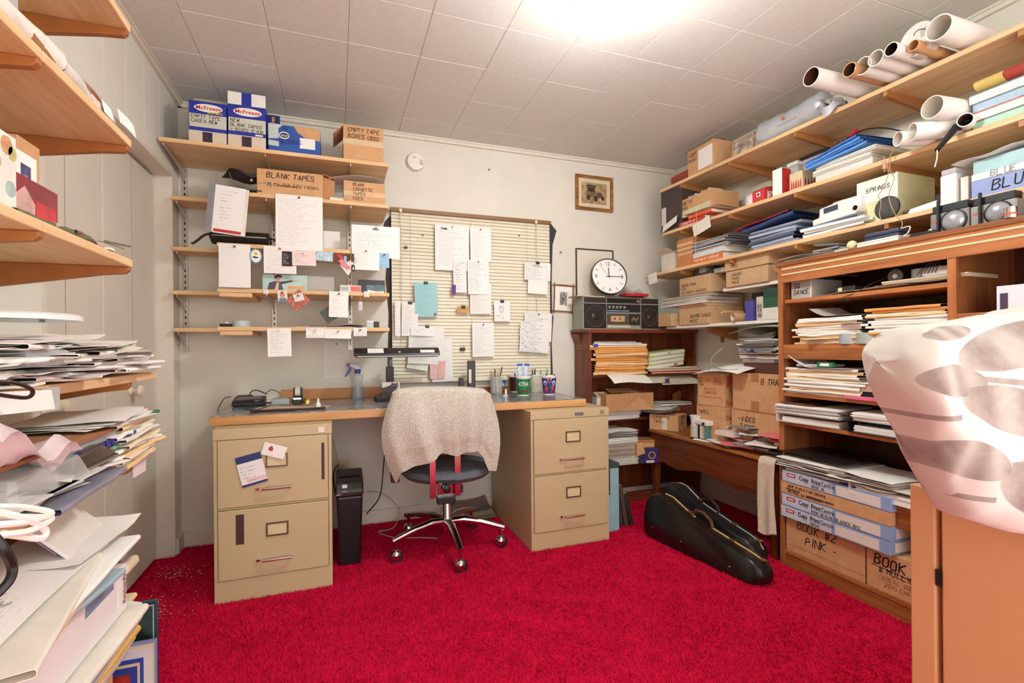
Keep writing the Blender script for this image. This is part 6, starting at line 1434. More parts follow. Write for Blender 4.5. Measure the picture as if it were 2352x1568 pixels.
# BLUE boxes
M,wd,h = rb(2231,2352,392,2.165,RZ[2](1.0))
t = thing('blue_box','lavender blue box marked BLUE at the near end of the lowest pine shelf','box',M)
LW = .42;part('body',MB().box(0,LW,0,.26,0,.062),mat('8e9ccc',.5,var=.04,name='lavender_blue'),t,bv=.001)
letters(t,['BLUE'],FRAME['front'](.06,.018,-.001),.034,INK,7,wd=.0035)
t = thing('white_box','flat white box marked BLUE above the lavender blue box','box',M @ T(0,0,.063));part('body',MB().box(0,LW,0,.26,0,.024),mat('e8e4dc',.5,name='white_card'),t,bv=.001);letters(t,['BLUE'],FRAME['front'](.055,.003,-.001),.022,GREYPL,8)
t = thing('teal_box','pale teal box with torn white paper on top of the box marked BLUE','box',M @ T(0,0,.088));part('body',MB().box(0,LW,.01,.26,0,.048),mat('a4c8cc',.5,var=.05,name='pale_teal'),t,bv=.001)
part('torn_paper',MB().surf(lambda u,v:(-.05+.4*u,-.02+.2*v,.052+.02*u+.004*math.sin(u*19)),14,3,.0008),WHITE,t,smooth=True)
# ---- wires hanging down
CR = mat('a8906c',.6,name='tan_wire')
cable([px(2052,345,X=2.13),px(2040,370,X=2.12),px(2040,400,X=2.12),px(2030,430,X=2.12),px(2018,450,X=2.1),px(2024,465,X=2.1),px(2020,490,X=2.1),px(2025,508,X=2.08)],.0016,CR,'tan wire hanging from the middle right shelf, the left strand')
cable([px(2046,352,X=2.13),px(2044,390,X=2.12),px(2054,410,X=2.12),px(2042,445,X=2.11),px(2046,470,X=2.1),px(2058,495,X=2.08),px(2072,510,X=2.06),px(2070,524,X=2.06)],.0016,CR,'tan wire hanging from the middle right shelf, the right strand')
p = px(2031,381,X=2.11)
t = thing('audio_plug','pink audio plug dangling from the middle right shelf','plug',T(p.x,p.y,p.z));part('sleeve',MB().tube([(0,0,.02),(0,0,-.012)],.006,8),mat('e89080',.4,name='pink_plastic'),t,smooth=True);part('pin',MB().tube([(0,0,-.012),(0,0,-.024)],.0025,6),STEEL,t)
cable([p+Vector((0,0,.02)),px(2028,358,X=2.11),px(2035,366,X=2.12)],.0016,CR,'short tan wire above the pink audio plug')
# ---- on top of the tall bookcase
zb = BH
M,wd = rp(1800,1905,585,2.06,zb)
pile(M,[('ream',wd*1.0,.2,.008,WHITE,.02,0,.0),('paper',wd*1.05,.2,.003,OFFW,-.06,.01,-.01),('paper',wd*.9,.2,.003,WHITE,.08,-.03,-.02)],'white sheet lying on the far end of the tall bookcase top','paper','papers on the tall bookcase',70)
M,wd = rp(1885,1960,568,2.07,zb)
pile(M,[('folder',wd*1.2,.16,.012,mat('d8d2c8',.6,name='grey_file'),.05,0,0),('folder',wd,.14,.01,mat('8a8e98',.5,name='grey_file_dark'),-.1,0,.01)],'grey file lying on the tall bookcase top','file','files on the tall bookcase',71)
p = px(1905,552,X=2.1)
t = thing('hole_punch','grey hole punch lying on the grey files','hole punch',T(2.1,p.y,zb+.024));part('base',MB().box(-.03,.03,-.06,.06,0,.008),GREYPL,t,bv=.002);part('lever',MB().prism([(-.06,.012),(.06,.03),(.06,.036),(-.06,.02)],-.022,.022,'x'),mat('707478',.4,name='steel_grey'),t,bv=.002)
p = px(1957,553,X=2.07)
solo('cream_ball',MB().sphere((0,0,.02),.02,18,12),mat('e8d8a8',.5,name='cream_rubber'),'small cream ball on the front of the tall bookcase top','ball',None,T(2.07,p.y,zb),smooth=True)
M,wd,h = rb(1968,2062,542,2.055,zb)
t = thing('flat_white_box','flat white box under the navy case on the tall bookcase','box',M);part('body',MB().box(0,wd,0,.12,0,.022),mat('ece4d8',.5,name='white_card'),t,bv=.002);part('lid_line',MB().box(0,wd,-.0006,0,.014,.0155),CARD2,t)
t = thing('navy_case','navy blue spectacle case on the flat white box','case',M @ T(.015,.02,.0225));part('lower',MB().box(0,wd*.85,0,.07,0,.016),mat('3a4258',.35,name='navy_plastic'),t,bv=.007);part('upper',MB().box(0,wd*.85,0,.07,.017,.034),mat('454e66',.3,name='navy_plastic'),t,bv=.008)
p = px(2060,545,X=2.06)
cable([px(2070,524,X=2.06),px(2090,520,X=2.055),px(2085,535,X=2.06),px(2075,542,X=2.06),px(2110,536,X=2.07)],.0022,OFFW,'white wire tangled in front of the cameras')
def camera_thing(u0,u1,v,lab,c='8c8a8a',dome=True):
    M,wd,h = rb(u0,u1,v,2.075,zb);t = thing('film_camera',lab,'camera',M,'cameras on the tall bookcase')
    part('body',MB().box(0,wd,0,.05,0,h*.72),mat(c,.35,.4,var=.05,name='camera_grey'),t,bv=.004)
    part('top_plate',MB().box(wd*.04,wd*.96,.004,.046,h*.72,h),BLACK,t,bv=.003)
    part('red_line',MB().box(wd*.06,wd*.3,-.0008,0,h*.4,h*.46),mat('c8503c',.5,name='red_stripe'),t)
    part('lens',MB().sphere((wd*.62,-.0,h*.34),h*.36,18,10,None,(1,.55,1)),mat('aeb2b8',.2,.5,name='lens_dome'),t,smooth=True)
    part('lens_ring',MB().lathe([(h*.37,-.004),(h*.4,-.002),(h*.4,.002)],22,(wd*.62,0,h*.34),'y'),BLACK,t,smooth=True)
    part('lever',MB().box(wd*.22,wd*.28,-.012,.0,0,h*1.15),BLACK,t,bv=.002)
    return t
camera_thing(2136,2226,466,'grey and black camera with silver dome lens, the far one of two')
camera_thing(2228,2335,446,'grey and black camera with silver dome lens, the near one of two','9a9694')
M,wd,h = rb(2308,2332,472,2.045,zb)
t = thing('steel_canister','small steel film canister in front of the near camera','canister',M @ T(wd/2,wd/2-.01,0));part('can',MB().lathe([(.016,0),(.016,.034),(.012,.036),(.0001,.036)],18),CHROME,t,smooth=.6);part('band',MB().lathe([(.0164,.01),(.0164,.016)],18,cap=False),mat('c8503c',.4,name='red_band'),t)
p = px(2120,525,X=2.06)
t = thing('camera_remote','small black clip left of the far camera','clip',T(2.065,p.y,zb));part('body',MB().box(-.012,.02,-.05,.04,0,.014),BLACK,t,bv=.003);part('chrome_pin',MB().cyl((0,-.02,.014),.006,.006,10),CHROME,t)
# ================================================================== short white shelves
zw = 1.216
def rcart(u0,u1,vt,plane,z,d,lab,lines,lh,seed,vb=None,top='closed',m=None,**k):
    M,wd,h = rb(u0,u1,vt,plane,z);return carton(M,wd,d,h,lab,top=top,lines=lines,lh=lh,seed=seed,m=m,group='lettered cartons on the short shelves',**k),M,wd,h
TN = mat('cba67e',.8,var=.05,vs=30,spec=.2,name='tan_carton')
t,M,wd,h = rcart(1487,1541,722,2.15,zw,.26,'small low tray marked SQUARE DANCE MUSIC in front of the stereo',['SQUARE','DANCE','MUSIC'],.014,81,top='open',m=TN,lpos=(.02,.055))
pile(M @ T(wd*.6,.01,.03),[('paper',.2,.22,.01,OFFW,.1,0,0),('paper',.2,.22,.006,WHITE,-.1,.01,.0)],'paper lying in the small low tray','paper','papers in the low tray',82)
t,M,wd,h = rcart(1560,1628,706,2.19,zw,.28,'flat tan carton marked SQUARE DANCE MUSIC on the lower short shelf',['SQUARE DANCE','MUSIC'],.02,83,m=TN,lpos=(wd*.4,.045))
z_a = zw+h+.001
t,M,wd,h = rcart(1559,1626,678,2.19,z_a,.28,'flat tan carton marked SQ DANCE with a loose lid flap',['SQ DANCE'],.018,84,m=TN,lpos=(wd*.1,.035))
part('label',MB().box(wd*.84,wd*.95,-.001,0,h*.2,h*.8),WHITE,t)
part('lid_flap',MB().surf(lambda u,v:(wd*(.7+.6*u),.02+.2*v,h+.004+.008*math.sin(u*3)),6,2,.003),TN,t,smooth=True)
z_b = z_a+h+.012
M2,w2 = rp(1516,1630,672,2.17,z_a+.02)
for k in range(3):
    pile(M2 @ T(.02*k,.0,.002+.02*k),[('ream',w2*.95,.26,.018,(WHITE,OFFW,G2)[k],.04*(k-1),-.02,0)],('loose white papers behind the stereo, lowest sheaf','loose cream papers behind the stereo, middle sheaf','loose beige papers behind the stereo, top sheaf')[k],'papers','papers behind the stereo',85+k)
t,M,wd,h = rcart(1561,1632,634,2.19,z_a+.085,.25,'long tan carton marked SQUARE DANCE HITS on a sheaf of papers',['SQUARE DANCE','HITS','BILL MAKES + ADJUSTED'],.015,88,m=TN,lpos=(.02,.06))
zc_ = z_a+.085+h
M,wd,h = rb(1595,1637,609,2.21,zc_+.001)
t = thing('clock_radio','small black clock radio on the long tan carton','radio',M);part('case',MB().box(0,wd,0,.08,0,h),mat('2e2b2f',.4,name='black_case'),t,bv=.004);part('display',MB().box(wd*.28,wd*.66,-.0008,0,h*.25,h*.75),mat('9a988c',.2,name='grey_lcd'),t);part('button',MB().box(wd*.72,wd*.8,-.002,0,h*.4,h*.6),GREYPL,t)
M,wd,h = rb(1638,1664,612,2.22,zc_+.001)
t = thing('adapter_bundle','white adapter with bundled wire beside the clock radio','adapter',M);part('block',MB().box(0,wd,0,.06,0,h*.8),mat('e2e6e4',.5,name='white_plastic'),t,bv=.004)
for k in range(4):part('wire',MB().tube([(wd*.1+.01*k,-.004,h*.1),(wd*.3+.012*k,-.006,h*.7),(wd*.5+.008*k,-.005,h*.2),(wd*.8,-.004,h*.6)],.0016,5),mat('b8c4c0',.5,name='pale_wire'),t)
# on upper short shelf
zu = 1.421
t,M,wd,h = rcart(1667,1764,616,2.185,zu,.26,'tan carton marked SQUARE DANCE MUSIC on the upper short shelf',['SQUARE','DANCE','MUSIC'],.0145,90,m=TN,lpos=(.05,.062))
part('side_flap',MB().surf(lambda u,v:(wd+.001+.02*u,.03+.2*v,h*(1-.5*u)),3,1,.003),TN,t)
t,M,wd,h2 = rcart(1664,1765,583,2.185,zu+h+.004,.26,'tan carton marked COUNTRY MUSIC TAPES beside the tall bookcase',['COUNTRY','MUSIC','TAPES'],.0145,91,m=TN,lpos=(.045,.062))
pile(M @ T(wd*.7,-.01,h2+.001),[('paper',.36,.2,.003,OFFW,.05,0,0),('paper',.30,.18,.003,WHITE,-.06,-.03,.01)],'white sheet lying on the carton of country music tapes','paper','papers on the country carton',92)
# between the short shelves, right part
p = px(1681,711,X=2.18)
roll(T(2.185,p.y,zw+.027,-.2),.16,.026,'short thick cardboard tube on the lower short shelf','cardboard tubes',CARD,OFFW,.005)
p = px(1664,697,X=2.22)
roll(T(2.2,p.y,zw+.063,-.15),.14,.010,'thin cardboard tube above the short thick one','cardboard tubes',CARD,OFFW,.003)
M,wd,h = rb(1711,1730,692,2.2,zw);t = thing('purple_box','small purple box on the lower short shelf','box',M);part('body',MB().box(0,wd,0,.06,0,h),mat('54489c',.5,var=.05,name='purple_card'),t,bv=.001);part('lid',MB().box(-.001,wd+.001,-.001,.061,h*.7,h+.001),mat('5a4ea4',.5,name='purple_card'),t,bv=.001)
M,wd,h = rb(1737,1752,681,2.215,zw);t = thing('picture_book','upright book with a pale picture cover beside the purple box','book',M);part('cover',MB().box(0,wd,0,.12,0,h),mat('d8ccb4',.5,name='cream_cover'),t,bv=.001);part('picture',MB().box(wd*.15,wd*.85,-.0006,0,h*.12,h*.7),mat('a89a94',.5,var=.5,vs=60,name='photo_print'),t)
M,wd,h = rb(1751,1789,706,2.20,zw);t = book(M,wd,.14,h,mat('e6e2d6',.5,name='white_spine'),'white book lying under the dark green box');z_g = zw+h
M,wd,h = rb(1753,1787,661,2.21,z_g);t = thing('green_box','dark green box beside the tall bookcase on the lower short shelf','box',M);part('body',MB().box(0,wd,0,.15,0,h),mat('2c5a44',.5,var=.08,name='dark_green'),t,bv=.002);part('lid',MB().box(-.001,wd+.001,-.001,.151,h*.55,h+.001),mat('27483c',.5,name='dark_green'),t,bv=.002)
M,wd,h = rb(1727,1751,672,2.28,zw);t = thing('dark_box','dark grey box behind the picture book','box',M);part('body',MB().box(0,wd,0,.1,0,h),mat('3c3838',.5,name='dark_grey_card'),t,bv=.002);part('lid',MB().box(-.001,wd+.001,-.001,.101,h*.8,h+.001),BLACK,t,bv=.001)
# ================================================================== stereo, wall clock
zS = CH
M,wd,h = shelfbox(1340,1512,683,zS,2.895,'B')
def boombox():
    t = thing('boombox','silver and black twin-speaker cassette stereo on the corner bookcase','stereo',M)
    SV = mat('a9aaa6',.35,.4,var=.04,name='silver_plastic');DK = mat('241c1a',.4,var=.08,name='speaker_black')
    part('case',MB().box(0,wd,.004,.155,0,h),mat('9a9c8c',.45,var=.03,name='grey_green_case'),t,bv=.004)
    a,b = wd*.295,wd*.745
    for k,(x0,x1) in enumerate(((.004,a-.006),(b+.008,wd-.002))):
        sp = part('speaker_panel',MB().box(x0,x1,-.002,.004,.004,h*.78),DK,t,bv=.001)
        cx,r = (x0+x1)/2,min((x1-x0)*.46,h*.36)
        part('speaker_ring',MB().lathe([(r,0),(r,-.005),(r*.92,-.005),(r*.88,0)],30,(cx,-.002,h*.40),'y',cap=False),mat('4a423e',.3,name='ring'),sp,smooth=True)
        part('speaker_cone',MB().lathe([(r*.9,0),(r*.35,.0015),(r*.3,-.002),(.0001,-.005)],30,(cx,-.0035,h*.40),'y'),mat('2e2622',.35,name='cone'),sp,smooth=True)
        part('upper_grille',MB().box(x0,x1,-.002,.004,h*.82,h*.98),mat('332820',.4,name='dark_brown'),t,bv=.001)
    part('frame_strip',MB().box(a-.004,a,-.004,.006,0,h),SV,t);part('frame_strip',MB().box(b,b+.005,-.004,.006,0,h),SV,t)
    part('frame_strip',MB().box(0,wd,-.003,.004,h*.79,h*.815),SV,t);part('frame_strip',MB().box(0,wd,-.003,.004,0,.006),SV,t);part('frame_strip',MB().box(a,b,-.003,.004,h*.5,h*.53),SV,t)
    tn = part('tuner_panel',MB().box(a,b,-.003,.004,h*.82,h*.98),DK,t)
    part('dial_scale',MB().box(a+.03,b-.06,-.0036,-.003,h*.87,h*.92),printed('241c1a','d8c8a0',3,.9,.02,.98,.02),tn)
    part('tuning_knob',MB().lathe([(.012,0),(.012,-.008),(.009,-.011),(.0001,-.011)],18,(b-.02,-.003,h*.885),'y'),CHROME,tn,smooth=True)
    sw = part('switch_panel',MB().box(a,b,-.003,.004,h*.54,h*.78),DK,t)
    part('blue_strip',MB().box(a+.004,a+(b-a)*.66,-.0036,-.003,h*.56,h*.60),mat('7c98c4',.3,.3,name='blue_strip'),sw)
    for k in range(5):part('switch',MB().box(a+.012+k*.03,a+.028+k*.03,-.008,-.003,h*.65,h*.73),CHROME if k > 2 else GREYPL,sw,bv=.001)
    dk_ = part('cassette_deck',MB().box(a+.003,a+(b-a)*.66,-.005,.004,h*.16,h*.48),mat('54483e',.35,name='deck_brown'),t,bv=.001)
    part('cassette_window',MB().box(a+.03,a+(b-a)*.52,-.0058,-.005,h*.24,h*.42),mat('c8a878',.3,var=.1,name='tan_window'),dk_)
    part('cassette_spools',MB().cyl((a+.06,-.0065,h*.33),.008,.001,12,'y').cyl((a+.10,-.0065,h*.33),.008,.001,12,'y'),mat('6a543c',.4,name='spool'),dk_,kind='stuff')
    eq = part('equaliser',MB().box(a+(b-a)*.68,b-.003,-.004,.004,h*.14,h*.48),mat('2c2826',.4,name='eq_black'),t)
    for k in range(5):part('slider',MB().box(a+(b-a)*.72+k*.012,a+(b-a)*.72+k*.012+.007,-.008,-.004,h*(.24+.03*((k*2) % 3)),h*(.34+.03*((k*2) % 3))),CHROME,eq)
    part('key_row',MB().box(a+.004,a+(b-a)*.7,-.008,.004,h*.045,h*.12),mat('c8c2b4',.35,name='key_cream'),t,bv=.002)
    part('handle',MB().tube([(.0,.09,h-.004),(.004,.1,h+.012),(wd*.5,.1,h+.014),(wd-.004,.1,h+.012),(wd,.09,h-.004)],.006,8),GREYPL,t,smooth=True)
    return t
boombox()
solo('paper_folder',folder_mesh(.22,.13,.005,3),mat('d9c9ae',.7,name='tan_folder'),'tan folder lying on top of the stereo at the left','folder',None,T(1.62,2.905,zS+h+.001,.05),smooth=True)
M2,w2,h2 = shelfbox(1440,1490,674,zS+h+.016,2.92,'B')
t = thing('red_flat_box','flat red box on top of the stereo right of the clock','box',M2);part('body',MB().box(0,w2,0,.1,0,.02),RED,t,bv=.002);part('label',MB().box(w2*.3,w2*.55,.02,.06,.02,.0206),mat('d8c89a',.6,name='cream_label'),t)
solo('plastic_wrap',MB().surf(lambda u,v:(-.06+.18*u,.02+.09*v,.004+.05*math.sin(u*3.1)*(.6+.4*math.sin(v*7+u*9))),12,8,.0006),mat('e4e0da',.15,var=0,alpha=.35,name='clear_wrap'),'crumpled clear plastic wrap above the red flat box','plastic wrap',None,M2 @ T(.03,.0,.021),smooth=True)
def wall_clock():
    c = px(1398,643,Y=2.955);r = px(1435,643,Y=2.955).x-c.x
    t = thing('wall_clock','round white clock with black hands leaning on top of the stereo','clock',Matrix.Translation((c.x,2.965,zS+h+.010+r+.004)) @ UPR @ Matrix.Rotation(-.16,4,'Y') @ Matrix.Rotation(-.2,4,'X'))
    part('rim',MB().lathe([(r,0),(r,.03),(r*.965,.034),(r*.955,.026),(r*.955,.0)],48),mat('3b3430',.35,name='dark_rim'),t,smooth=.6)
    part('face',MB().cyl((0,0,.018),r*.958,.004,48),mat('f4f2ee',.5,var=0,name='clock_white'),t)
    for k,s in ((12,'12'),(3,'3'),(6,'6'),(9,'9')):
        a = math.pi/2-k*math.pi/6;hh = r*.2
        vs,fs = type_mesh(s,hh,.0);xm = (max(p.x for p in vs)+min(p.x for p in vs))/2
        part('numeral',MB().add([(p.x-xm+r*.72*math.cos(a),p.y-hh/2+r*.72*math.sin(a),.0226) for p in vs],fs),INK,t)
    for k in range(12):
        if k % 3 == 0:continue
        a = math.pi/2-k*math.pi/6;mb = MB();mb.M = Matrix.Rotation(a,4,'Z')
        mb.box(r*.68,r*.86,-r*.012,r*.012,.022,.0228);part('hour_mark',mb,INK,t)
    for L,wd_,a,nm,c_ in ((.5,.02,math.pi/2,'hour_hand',INK),(.8,.016,0,'minute_hand',INK),(.86,.006,math.radians(128),'second_hand',GREYPL)):
        mb = MB();mb.M = Matrix.Rotation(a,4,'Z');mb.box(-r*.18 if nm != 'hour_hand' else -r*.05,r*L,-r*wd_,r*wd_,.024,.0248);part(nm,mb,c_,t)
    part('hub',MB().cyl((0,0,.0225),r*.035,.004,12),INK,t)
wall_clock()

hang(1489,627,1509,652,2.14,WHITE,'small white card hanging at the far end of the lowest pine shelf',cat='card',name='card',wall='R',rot=.05,group='cards on the right shelves',curl=.001)
# ================================================================== CORNER BOOKCASE CONTENTS
YC = CY0-.012
def bp(u0,u1,v,y,z):
    a,b = px(u0,v,Y=y),px(u1,v,Y=y);return at(Vector(((a.x+b.x)/2,y,z)),RB),b.x-a.x
M,wd = bp(1362,1488,845,2.855,.8865)
r = random.Random(5)
z = 0
for k in range(13):
    tk = r.uniform(.011,.018)
    solo('envelope',folder_mesh(wd*r.uniform(.93,1.04),.20,tk,k*2.1,.003),KRAFT if k % 4 else MANILA,('orange' if k % 4 else 'manila')+' envelope, '+nth(k,13)+', in the thick stack of the corner bookcase','envelope','orange envelopes in the corner bookcase',M @ T(r.uniform(-.012,.012),r.uniform(-.01,.01),z,r.uniform(-.05,.05)),smooth=True);z += tk
for k,(m_,lab) in enumerate(((WHITE,'white paper on top of the orange envelope stack'),(mat('c9d0e0',.6,name='pale_blue_paper'),'pale blue paper on the orange envelope stack'),(mat('b0a48c',.6,name='khaki_paper'),'khaki folder on the very top of the orange envelope stack'))):
    solo('paper_sheet',folder_mesh(wd*(.98-.12*k),.19,.008,30+k,.004),m_,lab,'paper','papers on the envelope stack',M @ T(-.02*k,.0,z,-.02*k),smooth=True);z += .0085
solo('blue_clip',MB().box(-.012,.012,-.004,.02,0,.02),mat('2b52b8',.4,name='blue_plastic'),'blue clip at the left of the envelope stack','clip',None,M @ T(-wd/2+.02,-.012,z-.036),bv=.003)
# white papers sagging from under the stack
solo('paper_sheet',MB().surf(lambda u,v:(-.12+.3*u+.02*v,-.11+.13*v,.03*v-.03+.006*math.sin(u*5)-.02*(1-v)**2),8,6,.001),WHITE,'white papers sagging out under the orange envelope stack','paper',None,M @ T(0,0,.0),smooth=True)
M,wd = bp(1492,1575,832,2.86,.93)
YG = mat('d8d49a',.6,var=.06,name='pale_yellow_green')
for k in range(4):
    t = thing('video_box',('pale green video box with red and blue print, lowest of four','pale yellow box second from the bottom of four','pale yellow box third from the bottom of four','pale yellow box marked in ink, topmost of four')[k],'box',M @ T(-.01+.004*k,.01*k*0,.0285*k,0,0,-.10),'pale boxes beside the envelopes')
    part('body',MB().box(-wd*.5,wd*.48,0,.19,0,.026),YG,t,bv=.002);part('spine_label',MB().box(-wd*.4,wd*.44,-.0008,0,.004,.022),printed('dfe4d4','4a6a8a' if k == 0 else '8a8a60',3,.8,.02,.95,.05),t)
    if k == 3:letters(t,['IRN'],FRAME['front'](0,.008,-.0014),.011,INK,4)
    if k == 0:part('red_print',MB().box(wd*.2,wd*.3,-.0012,-.0008,.008,.018),RED,t)
M,wd = bp(1490,1608,858,2.85,.8865)
z = 0
for k,m_ in enumerate((MANILA,RED,OFFW,mat('b8a070',.6,name='tan_card'),OFFW)):
    solo('magazine',folder_mesh(wd*(.95+.02*k),.21,.008,60+k,.003),m_,'magazine under the four pale boxes in the corner bookcase, '+nth(k,5),'magazine','magazines in the corner bookcase',M @ T(-.01*k+.02,-.0,z,.02*(k-2)),smooth=True);z += .0085
for (u0,v0,u1,v1,lab,dy) in ((1494,858,1540,876,'printed page with a map hanging over the corner bookcase shelf',0),(1520,862,1606,880,'newspaper with a flag picture hanging over the corner bookcase shelf',-.006)):
    a,b = px(u0,v0,Y=2.85+dy),px(u1,v1,Y=2.85+dy)
    solo('newspaper',MB().surf(lambda u,v:(a.x+(b.x-a.x)*u,2.85+dy+.10*v-.012*(1-v),a.z-.065*(1-v)**1.2+.0*u),4,6,.0008),printed('d8d2bc','6a665c',14,.6,.03,.97,.03),lab,'newspaper',None,smooth=True)
p = px(1526,867,Y=2.84)
solo('flag_print',MB().box(0,.035,-.0006,0,0,.03),mat('5a4a70',.6,var=.5,vs=90,name='flag_print'),'small flag picture printed on the newspaper','picture',None,T(p.x,2.832,p.z-.036))
solo('ribbon_mark',MB().box(-.002,.002,0,.001,-.07,0),RED,'thin red ribbon hanging under the envelope stack','ribbon',None,T(px(1477,850,Y=2.87).x,2.87,.885))
# second shelf
zB = .5855
M,wd,h = shelfbox(1359,1384,905,zB+.06,2.90,'B')
t = thing('tea_box','red and white carton marked 100 at the left of the corner bookcase','carton',M @ T(.02,-.03,-.058));part('body',MB().box(0,.085,0,.08,0,.10),mat('c8303a',.5,name='red_carton'),t,bv=.001);part('upper',MB().box(0.002,.083,.002,.078,.10,.15),mat('dcd6d0',.5,name='white_flap'),t);part('open_flap',MB().surf(lambda u,v:(.005+.08*u,.0+.05*v,.15+.03*v),1,1,.002),mat('b0a894',.6,name='grey_board'),t);typed(t,'100',FRAME['front'](.035,.03,-.0008),.03,WHITE,.03,.045)
M,wd = bp(1398,1500,950,2.84,zB)
for k in range(2):pile(M @ T(-.06+.0*k,0,.03*k),[('ream',.26,.22,.028,(WHITE,OFFW)[k],.03*(1-2*k),0,0)],('white paper sheaf on the middle shelf of the corner bookcase','cream paper sheaf under the open tan carton')[k],'papers','sheaves in the corner bookcase',101+k)
M,wd,h = shelfbox(1392,1510,908,zB+.062,2.80,'B')
t = carton(M,.37,.2,.115,'open tan carton with folded front in the corner bookcase',top='open',m=CARD2)
part('creased_flap',MB().add([(.12,-.002,0),(.36,-.004,0),(.24,-.02,.10)],[(0,1,2)]),CARD,t);part('inner_flap',MB().surf(lambda u,v:(.10+.2*u,.10+.09*v,.115+.02*v),1,1,.003),CARD,t)
part('white_sheet',MB().surf(lambda u,v:(.2+.1*u,.05+.1*v,.105+.01*u),1,1,.001),WHITE,t)
M,wd = bp(1515,1592,930,2.86,zB)
t = thing('letter_tray','shallow wooden tray on the right of the corner bookcase','tray',M);part('board',MB().box(-wd/2,wd/2,0,.2,.055,.065),wood('a8703c','8a5428','x',1,.5,.6,'tan_wood'),t,bv=.002);part('lip',MB().box(-wd/2,wd/2,-.008,0,.0,.066),MAHOG_X,t)
pile(M @ T(0,0,.066),[('ream',wd*.95,.18,.016,WHITE,.03,0,0),('paper',wd*.9,.18,.004,OFFW,-.05,0,0)],'white papers lying on the shallow wooden tray','papers','papers on the wooden tray',103)
p = px(1567,906,Y=3.0)
t = thing('wooden_plaque','small scalloped wooden plaque at the back of the corner bookcase','plaque',T(p.x,3.03,zB+.087));part('plate',MB().prism([(-.06,0),(.06,0),(.06,.05),(.03,.06),(0,.07),(-.03,.06),(-.06,.04)],0,.012,'y'),wood('b5803f','946028','x',1,.5,.6,'tan_wood'),t,bv=.002);part('screw',MB().cyl((.03,-.002,.04),.004,.002,8,'y'),BLACK,t)
# third shelf: tall paper stack, purple carton
zC = .2855
M,wd = bp(1400,1472,1060,2.80,zC)
z = 0
for k,(tk,m_,lab) in enumerate(((.055,OFFW,'thick cream paper block at the bottom of the tall corner stack'),(.05,mat('b8a89a',.6,var=.1,name='grey_brown_paper'),'brownish paper block in the middle of the tall corner stack'),(.04,mat('c4b4a4',.6,var=.1,name='beige_paper'),'beige paper block in the tall corner stack'),(.035,WHITE,'white paper sheaf near the top of the tall corner stack'))):
    pile(M @ T(-.03+.008*(k % 2),-.0,z,.03*(k-1)),[('ream',.26,.26,tk,m_,0,0,0)],lab,'papers','tall paper stack in the corner',105+k);z += tk+.001
for k in range(5):solo('paper_sheet',sheet_mesh(.25,.24,9+k,.012),WHITE,'white sheet fanned on top of the tall corner stack, '+nth(k,5),'paper','sheets on the tall corner stack',M @ T(-.04+.006*k,-.005*k,z+.004+.008*k,.08*(k-2)),smooth=True)
M,wd,h = shelfbox(1466,1528,1012,zC,2.80,'B')
t = thing('purple_carton','dark purple carton with a round white emblem in the corner bookcase','carton',M @ T(0,0,0,-.25))
part('body',MB().box(0,.17,0,.14,0,.1),mat('2e2460',.5,var=.05,name='dark_purple'),t,bv=.002)
part('emblem_ring',MB().lathe([(.024,0),(.024,-.0012),(.020,-.0012),(.020,0)],24,(.095,0,.055),'y',cap=False),mat('d8c8b8',.5,name='cream_print'),t)
part('emblem',MB().cyl((.095,-.001,.055),.019,.001,20,'y'),mat('4a2030',.5,var=.3,vs=150,name='emblem_dark'),t)
part('label',MB().box(.055,.11,-.0012,0,.004,.02),printed('d8d2cc','55505a',2,.8,.05,.95,.05),t)
pile(M @ T(.07,.02,.101),[('block',.15,.13,.03,CARD,-.2,0,0),('block',.16,.12,.02,mat('b07840',.6,name='amber_card'),-.3,.01,0)],'small flattened carton piled on the purple carton','box','flattened cartons in the corner',112)
solo('folded_carton',MB().prism([(-.05,-.02),(.01,0),(-.01,.075),(-.05,.06)],0,.03,'y'),CARD,'folded cardboard sleeve leaning left of the purple carton','cardboard',None,M @ T(.02,-.035,.075,-.2),bv=.002)
# blue case and leaning books on the floor
t = thing('blue_case','pale blue record case with a dark strap beside the right cabinet','case',T(1.437,2.46,0))
part('body',MB().box(0,.11,0,.33,0,.37),mat('8fb4bc',.5,var=.05,name='pale_blue_vinyl'),t,bv=.006)
part('lid',MB().box(-.002,.112,-.002,.332,.372,.40),mat('35484a',.5,name='dark_teal_lid'),t,bv=.004)
part('strap',MB().box(.022,.046,-.006,0,.22,.385),mat('4a3226',.5,var=.1,name='brown_strap'),t,bv=.001);part('snap',MB().cyl((.034,-.009,.24),.006,.003,10,'y'),STEEL,t)
for k in range(3):
    book(T(1.572+.036*k,2.50,.004,0,0,.0) @ Matrix.Rotation(-.12-.05*k,4,'Y') @ Matrix.Rotation(-math.pi/2,4,'Y') @ T(0,0,-.026),.30-.05*k,.2,.026,mat(('3a2c28','4a3a30','2c2422')[k],.6,var=.1,name='old_cover'),('worn dark book leaning on the blue case','middle one of the worn books leaning by the blue case','worn book leaning nearest the violin cases')[k],'worn books leaning by the blue case',pages=mat('b89a6a',.8,var=.25,vs=40,name='worn_pages'))
